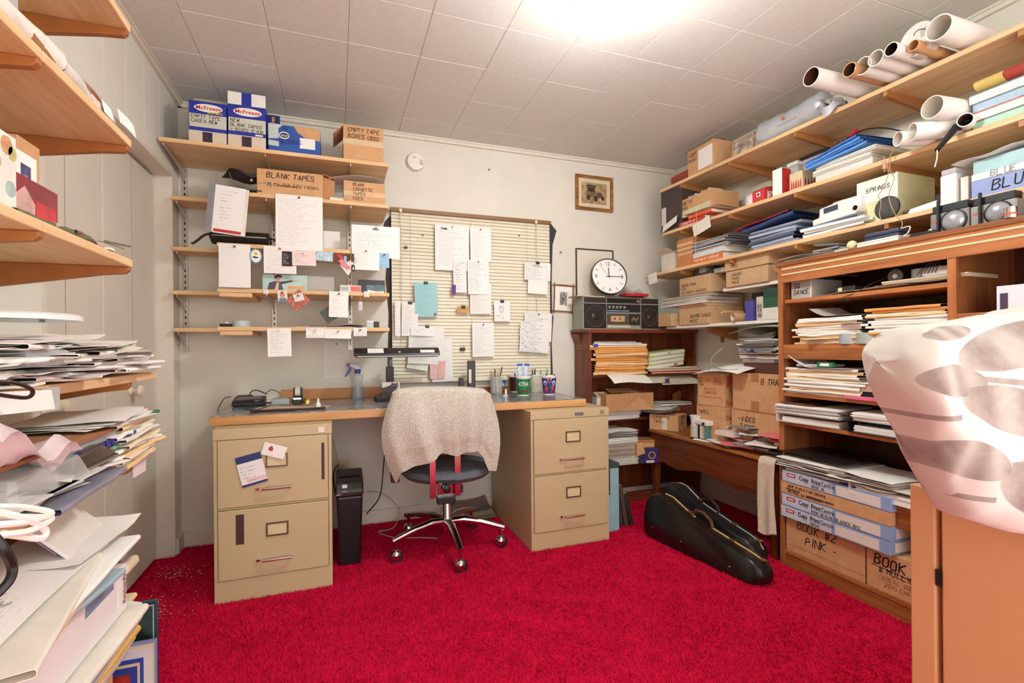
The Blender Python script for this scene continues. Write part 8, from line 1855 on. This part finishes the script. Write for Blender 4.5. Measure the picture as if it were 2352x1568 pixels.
# second bay: packet and small white shelf unit
M,wd,h = rb(2288,2352,640,BX0+.03,1.1805)
t = thing('white_packet','white and blue printed packet in the near bay of the tall bookcase','packet',M);part('body',MB().box(0,.16,0,.08,0,.085),printed('dfe0ea','8a90b0',8,.6,.05,.95,.05),t,bv=.002);part('blue_end',MB().box(.09,.13,-.001,0,.005,.08),mat('6a78b0',.5,name='blue_print'),t);part('dark_strip',MB().box(.01,.03,-.001,0,.004,.06),mat('4a3a50',.5,name='dark_print'),t)
def riser():
    t = thing('wire_riser','small cream shelf riser in the near bay of the tall bookcase','shelf',at(Vector((BX0+.0,1.07,.8455)),RR));cm = mat('e6dccb',.5,name='cream_plastic')
    part('top',MB().box(0,.5,0,.25,.30,.318),cm,t,bv=.004);part('leg',MB().box(0,.018,0,.25,0,.30),cm,t,bv=.004);part('leg',MB().box(.482,.5,0,.25,0,.30),cm,t,bv=.004)
riser()
# ================================================================== DUVET ON THE NEAR CABINET
def duvet():
    # outline in the upright plane across the cabinet top (metres right / up of its left tip), filled to a soft thick fold
    _r = FW + RT*((1985-1176)/F_PX) + UP*((CY-830)/F_PX);P0 = Vector((0,0,CAM_H))+_r*.80
    ax = Vector((_c,-_s,0));ay = Vector((_s,_c,0))
    D0 = (P0.x*_s+P0.y*_c)
    def pl(u,v):a = px(u,v,Y=.74);k = D0/(a.x*_s+a.y*_c);a = Vector((a.x*k,a.y*k,CAM_H+(a.z-CAM_H)*k));return ((a-P0).dot(ax),a.z-P0.z)
    topc = [pl(*q) for q in ((1985,832),(2000,800),(2040,756),(2120,744),(2200,732),(2280,716),(2352,700),(2480,690),(2620,720),(2700,790))]
    botc = [pl(*q) for q in ((1985,834),(2000,880),(2050,965),(2090,1050),(2115,1110),(2150,1172),(2240,1196),(2352,1206),(2560,1200),(2700,1060))]
    def lerp(P,s):s = max(0,min(.9999,s))*(len(P)-1);i = int(s);f = s-i;return P[i][0]*(1-f)+P[i+1][0]*f,P[i][1]*(1-f)+P[i+1][1]*f
    th = .17
    def fn(u,v):
        # u along the outline pairs, v around the section
        a,b = lerp(topc,u),lerp(botc,u);ang = v*2*math.pi
        cx_,cz = (a[0]+b[0])/2,(a[1]+b[1])/2;hx,hz = (a[0]-b[0])/2,(a[1]-b[1])/2
        k = math.sin(min(1,u*4.5)*math.pi/2)*math.sin(min(1,(1-u)*6+.05)*math.pi/2)
        sy = math.sin(ang);sy = math.copysign(abs(sy)**.55,sy)
        cc = math.cos(ang);cc = math.copysign(abs(cc)**.7,cc)
        f = .014*noise.noise((u*5,v*5,2.3))+.008*noise.noise((u*12+v*4,v*9,.3))+.005*math.sin(u*22+v*9)*noise.noise((u*4,v*4,7))
        q = P0+ax*(cx_+hx*cc)+ay*(-(th*.42*k)*sy-.03+f)+Vector((0,0,cz+hz*cc+f*.6))
        return q
    NU,NV = 54,48;mb = MB();vs = [];fs = []
    for i in range(NU+1):
        for j in range(NV):vs.append(fn(i/NU,j/NV))
    for i in range(NU):
        for j in range(NV):fs.append((i*NV+j,i*NV+(j+1) % NV,(i+1)*NV+(j+1) % NV,(i+1)*NV+j))
    fs += [tuple(range(NV)),tuple(NU*NV+j for j in range(NV-1,-1,-1))]
    mb.add(vs,fs)
    # print: brown lens-shaped leaves and stems, in the cloth's own flat coordinates
    Mo = Matrix(((ax.x,ay.x,0,P0.x),(ax.y,ay.y,0,P0.y),(0,0,1,P0.z),(0,0,0,1)))
    m = bpy.data.materials.new('leaf_print_cloth');m.use_nodes = True;nt = m.node_tree;L = nt.links.new;b = nt.nodes['Principled BSDF']
    b.inputs['Roughness'].default_value = .9;b.inputs['Specular IOR Level'].default_value = .15;b.inputs['Sheen Weight'].default_value = .2
    tc = nt.nodes.new('ShaderNodeTexCoord');sp = nt.nodes.new('ShaderNodeSeparateXYZ');L(tc.outputs['Object'],sp.inputs[0])
    def Mh(op,*a):
        n = nt.nodes.new('ShaderNodeMath');n.operation = op
        for i,k in enumerate(a):
            if isinstance(k,(int,float)):n.inputs[i].default_value = k
            else:L(k,n.inputs[i])
        return n.outputs[0]
    X,Z = sp.outputs[0],sp.outputs[2]
    leaves = [(2068,865,62,32,-.1),(2320,890,95,62,.15),(2230,790,150,44,.22),(2210,930,125,46,-.28),(2120,1028,62,38,-.35),(2280,1090,115,62,-.25),(2440,1040,110,60,.1),(2420,780,90,50,.3),(2080,768,50,14,.15),(2500,900,90,50,.2),(2330,1240,100,40,0),(2560,1100,90,60,0)]
    stems = [(2126,862,2240,872),(2000,945,2085,940),(2182,1035,2352,1006),(2120,1112,2165,1110),(2400,960,2470,930)]
    mask = None;px_m = D0/F_PX
    for (u,v,a,bb,r_) in leaves:
        cx_,cz = pl(u,v);ca,sa = math.cos(r_),math.sin(r_)
        dx = Mh('SUBTRACT',X,cx_);dz = Mh('SUBTRACT',Z,cz)
        e1 = Mh('MULTIPLY_ADD',dx,ca/(a*px_m*1.05),Mh('MULTIPLY',dz,sa/(a*px_m*1.05)));e2 = Mh('MULTIPLY_ADD',dx,-sa/(bb*px_m*1.05),Mh('MULTIPLY',dz,ca/(bb*px_m*1.05)))
        d = Mh('MULTIPLY_ADD',e1,e1,Mh('MULTIPLY',e2,e2))
        k = Mh('MULTIPLY',Mh('SUBTRACT',1.0,d),14.0);k.node.use_clamp = True
        wv = Mh('MULTIPLY_ADD',Mh('SINE',Mh('MULTIPLY_ADD',e1,7.5,Mh('MULTIPLY',e2,1.5))),.16,.72)
        k = Mh('MULTIPLY',k,wv)
        mask = k if mask is None else Mh('MAXIMUM',mask,k)
    for (u0,v0,u1,v1) in stems:
        x0,z0 = pl(u0,v0);x1,z1 = pl(u1,v1);sl = (z1-z0)/(x1-x0)
        inx = Mh('MULTIPLY',Mh('GREATER_THAN',X,x0),Mh('LESS_THAN',X,x1))
        dist = Mh('ABSOLUTE',Mh('SUBTRACT',Z,Mh('MULTIPLY_ADD',Mh('SUBTRACT',X,x0),sl,z0)))
        k = Mh('MULTIPLY',inx,Mh('LESS_THAN',dist,.0042));k = Mh('MULTIPLY',k,.8);mask = Mh('MAXIMUM',mask,k)
    nz = nt.nodes.new('ShaderNodeTexNoise');nz.inputs['Scale'].default_value = 60;L(tc.outputs['Object'],nz.inputs['Vector'])
    mask = Mh('MULTIPLY',mask,Mh('MULTIPLY_ADD',nz.outputs['Fac'],.5,.62))
    mix = nt.nodes.new('ShaderNodeMix');mix.data_type = 'RGBA';L(mask,mix.inputs[0]);mix.inputs[6].default_value = lin('d4cec6');mix.inputs[7].default_value = lin('7c6962');L(mix.outputs[2],b.inputs['Base Color'])
    me = _mesh('duvet',mb,m,Mo.inverted());smooth_by_angle(me,1.2)
    o = bpy.data.objects.new('duvet',me);COL.objects.link(o);o.matrix_world = Mo;PM[o.name] = Mo
    tag(o,'folded white duvet with a grey-brown leaf print on the near cabinet','duvet')
duvet()
# ================================================================== LEFT WALL SHELVES
def lm(y,z,x=-.49,rz=0):return at(Vector((x,y,z)),RL,rz)      # local x runs away from the camera along the wall, y into the wall
z2 = 1.6255
def lb(u0,u1,vt,plane,zb):
    a,b = px(u0,vt,X=plane),px(u1,vt,X=plane);return at(Vector((plane,a.y,zb)),RL),b.y-a.y,px((u0+u1)/2,vt,X=plane).z-zb
t = thing('video_case','dark blue video case standing on the second left shelf','case',lm(.90,z2,-.53));part('cover',MB().box(0,.035,0,.14,0,.10),mat('2c3350',.4,name='navy_case'),t,bv=.001);part('spine_print',MB().box(.006,.03,-.0006,0,.02,.08),mat('6a6a80',.4,var=.3,vs=60,name='spine_print'),t)
t = thing('disc_case','clear case with a blue printed insert leaning on the second left shelf','case',lm(.945,z2,-.52));part('shell',MB().box(0,.15,0,.012,0,.09),mat('dfe4ea',.1,var=0,alpha=.4,name='clear_plastic'),t,bv=.001);part('insert',MB().box(.01,.11,.002,.01,.03,.072),mat('5a6a9a',.4,var=.3,vs=30,name='blue_insert'),t);part('emblem',MB().cyl((.07,-.0006,.054),.012,.0006,16,'y'),OFFW,t)
solo('magazine',folder_mesh(.30,.22,.055,801,.006),mat('c9b89a',.6,name='tan_mag'),'tan magazine lying on the second left shelf behind the clear case','magazine',None,lm(1.15,z2,-.53),smooth=True)
for k,(y,c_,lab) in enumerate(((1.10,'e2dcd2','bundle of white papers at the near part of the second left shelf'),(1.22,'9a6a44','brown paper bag lying on the second left shelf'),(1.32,'d8cfc4','pale magazine lying farther along the second left shelf'))):
    solo('paper_bundle',folder_mesh(.22,.2,.046-.006*k,805+k,.008),mat(c_,.6,var=.1,vs=30,name='bundle_paper'),lab,'papers','things lying on the second left shelf',lm(y,z2+.0,-.506,.05*(k-1)),smooth=True)
t = thing('leather_belt','coiled brown striped belt on the second left shelf','belt',lm(1.34,z2,-.52))
for k in range(3):part('coil',MB().surf(lambda u,v:(-.10+.2*u,.01+.012*k+.004*math.sin(u*5),.004+.04*v+.014*math.sin(u*3)),10,2,.003),mat(('8a4a34','c8b09a','6a3424')[k],.5,name='belt_leather'),t,smooth=True)
solo('paper_label',MB().surf(lambda u,v:(-.05+.1*u,-.012+.006*v,.002+.034*v+.004*math.sin(u*3)),6,3,.0006),printed('f0ece6','b8a0a0',4,.5),'small white label strip at the far end of the second left shelf','label',None,lm(1.48,z2,-.50),smooth=True)
solo('paper_label',MB().surf(lambda u,v:(-.03+.06*u,-.004+.006*v,.002+.03*v),4,3,.0006),WHITE,'blank white slip beside the coiled belt','paper',None,lm(1.41,z2,-.505),smooth=True)
# third shelf
z3 = 1.3125
M,wd,h = lb(-60,36,288,-.53,z3)
t = thing('art_board','white board with watercolour spots standing on the third left shelf','board',M);part('board',MB().box(0,wd,0,.006,0,h),mat('e8e4da',.6,name='white_board'),t)
for x,z,r_,c_ in ((.75,.85,.016,'d8a070'),(.9,.78,.012,'c8c078'),(.85,.32,.014,'a8bcb8'),(.5,.6,.012,'d0a898')):part('paint_spot',MB().cyl((wd*x,-.0006,h*z),r_,.0006,18,'y'),mat(c_,.7,var=.2,vs=40,name='watercolour'),t)
M,wd,h = lb(40,92,325,-.62,z3)
t = carton(M,wd,.14,h,'tan carton standing behind the watercolour board',m=CARD)
M,wd,h = lb(30,84,352,-.57,z3)
t = thing('picture_card','white card with a small portrait print leaning on the tan carton','card',M);part('card',MB().box(0,wd,0,.002,0,h),WHITE,t);part('portrait',MB().box(wd*.3,wd*.72,-.0006,0,h*.5,h*.85),mat('4a5078',.5,var=.4,vs=60,name='portrait_print'),t);part('face',MB().cyl((wd*.5,-.001,h*.68),.006,.0005,12,'y'),mat('c88a6a',.5,name='skin_tone'),t)
M,wd,h = lb(18,132,415,-.545,z3)
t = thing('greeting_card','glossy red greeting card standing on the third left shelf','card',M);part('card',MB().box(0,wd,0,.003,0,h),mat('8a2430',.3,var=.2,vs=12,name='red_card_gloss'),t);part('white_glow',MB().prism([(wd*.12,h*.05),(wd*.12,h*.55),(wd*.3,h*.8),(wd*.5,h*.5),(wd*.5,h*.05)],-.0006,0,'y'),mat('d8a8a0',.4,var=.25,vs=20,name='pale_print'),t);part('flower',MB().prism([(wd*.52,h*.05),(wd*.52,h*.6),(wd*.95,h*.6),(wd*.97,h*.05)],-.0006,0,'y'),mat('c82c38',.4,var=.25,vs=20,name='bright_red'),t)
p = px(170,498,X=-.6)
roll(lm(1.16,z3+.02,-.60),.14,.018,'short cardboard tube lying on the third left shelf','tubes on the third left shelf',CARD,CARD2,.003)
for k,(y,c_,lab) in enumerate(((1.20,'6a6a48','olive magazine lying at the edge of the third left shelf'),(1.30,'c8a8a0','pink magazine lying at the edge of the third left shelf'),(1.36,'7a4a44','dark red leaflet at the end of the third left shelf'))):
    solo('magazine',folder_mesh(.22,.17,.012-.002*k,820+k,.005),mat(c_,.5,var=.15,vs=25,name='magazine_cover'),lab,'magazine','magazines on the third left shelf',lm(y,z3+.0+.002*k,-.51,.08*(k-1)),smooth=True)
t = thing('pen','thin silver pen jutting from the third left shelf','pen',lm(1.40,z3+.02,-.51));part('barrel',MB().tube([(0,0,0),(.07,-.02,.004)],.003,6),STEEL,t);part('tip',MB().tube([(.07,-.02,.004),(.08,-.023,.0046)],.0012,5),INK,t)
solo('wire',MB().tube([(-.05,.02,.004),(0,0,.01),(.06,-.02,.006)],.0012,5),STEEL,'bent wire lying on the third left shelf','wire',None,lm(1.42,z3+.012,-.52))
solo('white_clip',MB().box(-.012,.012,-.002,.01,0,.004),WHITE,'tiny white clip at the edge of the third left shelf','clip',None,lm(1.40,z3,-.497))
# ---- fourth shelf: loose paper
def heap(y0,y1,z,n,H,cols,lab,grp,seed,x=-.49,size=(.27,.21),bend=.012,over=.02):
    r = random.Random(seed)
    for k in range(n):
        w_,d_ = size;y = r.uniform(y0+w_*.35,y1-w_*.45)
        taper = .55+.45*math.sin(math.pi*(y-y0)/(y1-y0))
        kind = r.random();mb = sheet_mesh(w_*r.uniform(.75,1.1),d_*r.uniform(.8,1.1),seed*9+k,bend,lift=r.choice((0,0,.015))) if kind < .7 else folder_mesh(w_*r.uniform(.8,1.05),d_,r.uniform(.004,.009),seed*9+k,.005)
        mm = cols[r.randrange(len(cols))]
        solo('paper_sheet',mb,mm,colour_of(mm)+' '+lab,'paper',grp,lm(y,z+.002+H*taper*k/n,x+r.uniform(-.01,over),r.uniform(-.35,.35)),smooth=True)
PC = [WHITE,OFFW,WHITE,printed('edeae6','77727c',24,.45),mat('ddd6d2',.6,name='grey_white_paper'),printed('e6dcd8','9a8088',18,.4)]
z4 = 1.0125
heap(.78,1.68,z4,46,.075,PC,'loose paper in the heap on the left shelf at door-knob height','loose papers on the left shelf at door-knob height',31)
M = lm(1.50,z4+.012,-.485)
for k in range(8):
    solo('leaflet',folder_mesh(.24,.19,.006,850+k,.005),(OFFW,WHITE,mat('6a5a50',.5,name='dark_leaflet'),G2)[k % 4],'leaflet, '+nth(k,8)+', small stack at the far end of the door-knob height shelf','leaflet','leaflets at the far end of the left shelf',M @ T(.0,0,.0065*k,.05*math.sin(k*2.1)),smooth=True)
t = thing('plastic_lid','round white plastic disc lying on the heap of papers','plate',lm(1.12,z4+.118,-.47,.0));part('disc',MB().lathe([(.0001,.012),(.086,.012),(.092,.008),(.092,0),(.088,0),(.086,.007),(.0001,.007)],40,(0,.07,0)),mat('e6e4e0',.35,var=.02,name='white_plastic'),t,smooth=.6);part('notch',MB().box(.084,.093,.066,.074,.001,.006),GREYPL,t)  # a loose round plastic lid on the papers
t = thing('clear_box','clear plastic box with grey lining in the paper heap','box',lm(1.03,z4+.035,-.478));part('shell',MB().box(0,.13,0,.05,0,.03),mat('d8d8da',.08,var=0,alpha=.5,name='clear_plastic'),t,bv=.006);part('lining',MB().box(.01,.085,.006,.045,.003,.026),mat('7a7676',.4,var=.1,name='grey_lining'),t);part('divider',MB().box(.09,.093,.002,.048,.001,.029),WHITE,t)
cable([px(-60,888,X=-.46),px(0,876,X=-.44),px(45,882,X=-.43),px(74,896,X=-.43),px(66,912,X=-.44),px(30,911,X=-.45),px(-40,900,X=-.46)],.003,BC,'dark brown cord looping out of the paper heap')
solo('white_envelope',MB().surf(lambda u,v:(-.12+.22*u,-.012+.005*v,-.028+.034*v-.012*u),6,2,.002),WHITE,'white envelope sagging over the shelf edge under the cord','envelope',None,lm(.98,z4+.0,-.48),smooth=True)
solo('shelf_end_cap',MB().box(-.03,.03,-.006,0,-.05,-.004),mat('d2d6cc',.3,var=0,alpha=.7,name='cloudy_plastic'),'cloudy plastic label holder on the edge of the left shelf','label holder',None,lm(1.13,z4,-.499),bv=.004)
# ---- fifth shelf
z5 = .7955
heap(.75,1.45,z5,30,.05,PC+[mat('b8a8a8',.5,name='mauve_paper')],'loose paper on the left shelf at waist height','loose papers on the waist-height left shelf',37)
M = lm(1.47,z5+.002,-.475);z = 0
r = random.Random(77)
for k in range(14):
    tk = r.uniform(.006,.010)
    solo('folder',folder_mesh(.27,.24,tk,880+k,.007),(MANILA,OFFW,WHITE,mat('ecdcc0',.6,name='pale_manila'))[k % 4],colour_of((MANILA,OFFW,WHITE,MANILA)[k % 4])+' folder, '+nth(k,14)+', far-end stack on the waist-height left shelf','folder','folders at the far end of the waist-height left shelf',M @ T(r.uniform(-.02,.03),r.uniform(-.02,.01),z,r.uniform(-.1,.1)),smooth=True);z += tk
t = thing('spiral_book','dark blue comb-bound book on the waist-height left shelf','book',lm(1.12,z5+.066,-.47));part('cover',MB().box(0,.34,0,.2,0,.012),mat('25255c',.4,name='navy_cover'),t,bv=.002)
for k in range(11):part('comb_ring',MB().box(.02+.029*k,.036+.029*k,-.004,.004,.004,.018),mat('35357c',.4,name='comb_blue'),t,bv=.001)
solo('green_folder',folder_mesh(.18,.2,.008,899,.003),mat('7ab090',.5,name='pale_green'),'pale green folder under the comb-bound book','folder',None,lm(1.36,z5+.057,-.468),smooth=True)
t = thing('grey_report','grey report with printed edge on the comb-bound book','report',lm(1.08,z5+.080,-.48));part('block',MB().box(0,.33,0,.2,0,.018),mat('b4b0ac',.5,var=.06,name='grey_report'),t,bv=.001);part('edge_print',MB().box(.08,.2,-.0006,0,.004,.013),printed('b4b0ac','55504c',2,.8,.02),t)
t = thing('drawing_board','thin tan board lying on top of the waist-height pile','board',lm(.92,z5+.100,-.47));part('board',MB().box(0,.42,0,.22,0,.006),wood('c49870','a87a50','x',1,.5,.5,'board'),t,bv=.001);part('edge',MB().box(0,.42,-.0012,0,0,.006),mat('a8623c',.5,name='edge_band'),t)
for k in range(4):solo('paper_sheet',sheet_mesh(.27,.2,930+k,.006,lift=.004),WHITE,'white sheet lying on the thin tan board, '+nth(k,4),'paper','sheets on the tan board',lm(1.38+.02*k,z5+.107+.004*k,-.465,.12*(k-1.5)),smooth=True)
solo('green_tab',MB().box(-.03,.03,-.004,.006,0,.008),GREEN,'small green tab among the sheets at the far end','tab',None,lm(1.55,z5+.11,-.46))
for y,lab in ((1.10,'clear plastic packaging tray on the waist-height left shelf'),(.99,'clear plastic blister cover near the camera on the waist-height left shelf')):
    t = thing('blister_pack',lab,'packaging',lm(y,z5+.045,-.45));part('dome',MB().add([(-.06,0,0),(.07,0,0),(.07,.09,0),(-.06,.09,0),(-.045,.01,.04),(.05,.01,.04),(.05,.08,.04),(-.045,.08,.04)],[(4,5,6,7),(0,1,5,4),(1,2,6,5),(2,3,7,6),(3,0,4,7)]),mat('d8d6d4',.08,var=0,alpha=.45,name='clear_blister'),t,bv=.008);part('backing',MB().box(-.09,.11,-.01,.11,-.003,0),mat('dcd8d6',.5,name='card_backing'),t)
t = thing('shaver_case','dark smoked plastic case on the waist-height left shelf','case',lm(1.22,z5+.05,-.46));part('body',MB().prism([(-.09,0),(-.09,.03),(.02,.036),(.09,.012),(.09,0)],0,.08,'y'),mat('4a3c36',.15,var=.1,name='smoked_plastic'),t,bv=.006);part('rim',MB().box(-.095,.095,-.004,.084,-.004,0),mat('8a7a70',.3,name='grey_rim'),t)
solo('crumpled_bag',MB().surf(lambda u,v:(-.16+.22*u,-.03+.12*v,.02+.06*(1-u)+.02*math.sin(u*9+v*5)+.012*math.sin(v*13)),12,8,.001),mat('d8c4c4',.5,var=.1,name='pinkish_paper'),'crumpled pinkish paper bag near the camera on the waist-height left shelf','bag',None,lm(1.02,z5+.075,-.46),smooth=True)
solo('folder',folder_mesh(.32,.2,.01,951,.004),mat('8a8898',.3,var=.15,name='grey_violet_file'),'glossy grey-violet file hanging over the edge of the waist-height left shelf','folder',None,lm(1.15,z5+.012,-.43,.06),smooth=True)
solo('paper_slip',MB().box(-.04,.05,-.001,0,-.028,.004),mat('ecdfe0',.6,name='pale_pink_slip'),'pale pink slip hanging below the end of the waist-height left shelf','paper',None,lm(1.56,z5-.024,-.499),bv=.0005)
# ---- white cords and low heap
for k,(dv,lab) in enumerate(((0,'white cord loop hanging at the lower left, upper strand'),(22,'white cord loop hanging at the lower left, lower strand'))):
    cable([px(-80,1160+dv,X=-.40),px(0,1163+dv,X=-.38),px(60,1165+dv,X=-.37),px(118,1178+dv*.5,X=-.36),px(70,1196+dv,X=-.36),px(0,1204+dv*1.1,X=-.37),px(-80,1210+dv,X=-.39)],.0042,WHITE,lab)
cable([px(0,1176,X=-.37),px(60,1192,X=-.36),px(104,1216,X=-.36),px(94,1236,X=-.36),px(40,1230,X=-.37),px(0,1224,X=-.38)],.0042,WHITE,'white cord loop hanging at the lower left, front strand')
cable([px(-20,1225,X=-.36),px(10,1262,X=-.35),px(28,1300,X=-.35),px(20,1335,X=-.35),px(-20,1375,X=-.36)],.005,BLACK,'black cord hanging at the left edge over the papers')
t = carton(lm(.72,.0,-.645),.72,.15,.40,'large tan carton on the floor under the left shelves',m=CARD2)
t = carton(lm(1.20,.401,-.58,.0),.255,.20,.275,'patterned brown carton with open top under the left shelves',top='open',m=CARD)
part('dark_pattern',MB().box(.02,.25,-.0008,0,.2,.27),mat('6a5a44',.7,var=.4,vs=30,name='dark_pattern'),t);part('end_panel',MB().box(.255,.257,.01,.19,.19,.272),mat('b06a3c',.7,name='orange_panel'),t)
part('cut_out',MB().box(.256,.2585,.06,.12,.20,.24),mat('5a3424',.7,name='dark_brown'),t)
# magazines and white appliance box, letters on top
M = lm(1.08,.402,-.44);z = 0
for k in range(7):
    solo('magazine',folder_mesh(.46,.14,.015,970+k,.005),(G2,mat('8aa0b4',.5,name='blue_mag'),OFFW,mat('d8b060',.5,name='yellow_mag'))[k % 4],'magazine under the white appliance box, '+nth(k,7),'magazine','magazines under the white appliance box',M @ T(.02*math.sin(k*2.),-.006*k,z,.03*math.sin(k*1.7)),smooth=True);z += .0155
t = thing('appliance_box','flat white appliance box with red lettering at the lower left','box',lm(.80,.515,-.435));part('body',MB().box(0,.485,0,.17,0,.098),mat('e9e4e2',.5,var=.02,name='white_box'),t,bv=.002)
typed(t,'KitchenAid',Matrix(((0,-1,0,.478),(0,0,-1,-.0006),(1,0,0,.016),(0,0,0,1))),.014,mat('8a2a34',.5,var=0,name='dark_red_print'),.02,.07);part('fine_print',MB().box(.44,.458,-.0006,0,.02,.08),printed('e9e4e2','8a868c',8,.5,.05),t);part('fine_print',MB().box(.03,.09,-.0006,0,.02,.08),printed('e9e4e2','8a868c',6,.4,.05),t);part('blue_panel',MB().box(.30,.42,-.0006,0,.07,.097),mat('7c90a8',.5,var=.2,vs=40,name='blue_photo'),t)
zt4 = .615
for k,(y,rz,m_,lab) in enumerate(((1.02,.1,mat('e6b878',.6,name='amber_folder'),'amber folder directly on the white appliance box'),(.98,-.1,mat('9ab0b8',.5,name='grey_blue_folder'),'grey-blue folder on the white appliance box'),(1.05,.15,MANILA,'manila folder on the white appliance box'),(1.12,.05,WHITE,'white letter bundle on the white appliance box'),(1.0,.2,OFFW,'off-white letter bundle on the white appliance box'))):
    solo('folder',folder_mesh(.42,.2,.010,990+k,.005),m_,lab,'folder',None,lm(y,zt4+.0105*k,-.43+.006*k,rz),smooth=True)
M = lm(1.0,zt4+.058,-.462,.06)
t = thing('large_envelope','large white envelope printed SQUARE DANCE on top of the low heap','envelope',M @ T(0,0,0,0,.10));part('paper',MB().surf(lambda u,v:(-.26+.52*u,-.02+.22*v,.006*math.sin(u*4)+.004*v),10,4,.002),printed('f0ece8','a8a4a8',30,.25,.3,.6),t,smooth=True);letters(t,['SQUARE','DANCE'],T(-.08,.09,.010,-.5),.022,GREYPL,3)
solo('paper_sheet',sheet_mesh(.26,.18,71,.01,lift=.01),WHITE,'white sheet with a raised far corner on the low heap','paper',None,lm(1.24,zt4+.062,-.44,-.05),smooth=True)
for k,(c_,lab) in enumerate((('e4dcd4','pale bank book standing out of the low heap'),('4a5aa8','blue striped booklet standing out of the low heap'),('e0a8a0','pink edged booklet standing out of the low heap'))):
    solo('booklet',MB().box(-.10,.10,0,.005,0,.12),mat(c_,.5,var=.05,name='booklet_cover'),lab,'booklet','booklets in the low heap',lm(1.25+.012*k,zt4+.05,-.47-.012*k,.1) @ T(0,0,0,0,-.75),bv=.001)
t = thing('plastic_handle','cream plastic scoop sticking out beside the white appliance box','scoop',lm(1.28,.585,-.44));part('grip',MB().box(0,.07,-.01,.01,0,.022),mat('dccdb0',.4,name='cream_plastic'),t,bv=.008);part('bag',MB().surf(lambda u,v:(.05+.03*u,.02+.04*v,-.09+.12*u+.012*math.sin(v*9)),5,5,.001),mat('c0a894',.4,alpha=.8,name='cloudy_bag'),t,smooth=True)  # a loose plastic handle with a cloudy bag
# manila folder stack and letters lower down
M = lm(1.29,.331,-.492)
for k in range(8):
    solo('folder',folder_mesh(.44,.2,.012,1010+k,.006),(MANILA,mat('ecd8a8',.6,name='straw_folder'),mat('e0c088',.6,name='dark_straw'))[k % 3],'straw-coloured folder, '+nth(k,8)+', low stack beside the picture books','folder','straw folders low on the left',M @ T(.02*math.sin(k*1.9)+.003*k,.0+.001*k,.0135*k,.04*math.sin(k*2.7)),smooth=True)
t = carton(lm(.98,.0,-.53),.5,.10,.33,'flat carton on the floor carrying the straw folders',m=CARD)
for k,(y,lab,m_) in enumerate(((1.16,'printed letter with red and blue stamp on the straw folders',printed('e8e0dc','66606a',22,.5)),(1.10,'pale blue letter on the straw folders',mat('c4d4dc',.6,name='pale_blue_letter')),(1.22,'narrow printed statement on the straw folders',printed('eeeae6','4a4a50',16,.6)))):
    solo('letter',sheet_mesh(.30,.15,1040+k,.01),m_,lab,'letter',None,lm(y+.06,.435+.008*k,-.475+.004*k,.1-.1*k) @ T(0,0,0,0,.1),smooth=True)
# picture books standing on the floor, covers to the camera
def cover_book(x0,x1,y,h,lab,frame,inner,art,z0=0.02):
    t = thing('picture_book',lab,'book',T(x0,y,z0),'picture books on the floor at the lower left');w_ = x1-x0
    part('cover',MB().box(0,w_,0,.014,0,h),mat(frame[0],.4,var=.05,name='book_cover'),t,bv=.002)
    k = 0
    for c_,m_ in frame[1:]:part('border',MB().box(m_,w_-m_*.7,-.0006-.0005*k,0,m_*.2,h-m_),mat(c_,.45,var=.05,name='cover_border'),t);k += 1
    part('cover_picture',MB().box(inner,w_-inner*.75,-.0012-.0005*k,0,.01,h-inner),mat(art,.4,var=.6,vs=18,name='cover_picture'),t)
    part('pages',MB().box(.002,w_-.002,.0142,.018,.003,h-.003),OFFW,t)
cover_book(-.70,-.476,1.60,.255,'white and blue framed picture book with a red picture, at the lower left',['8890c0',('dccfa8',.006),('d9d9dc',.014),('3048a8',.04),('e2cfa0',.052),('2c44a0',.060)],.078,'a83024')
cover_book(-.72,-.486,1.645,.345,'dark teal framed picture book behind the white and blue one',['1f4458',('c8b890',.010),('1f4a5c',.014)],.022,'3a5a50')
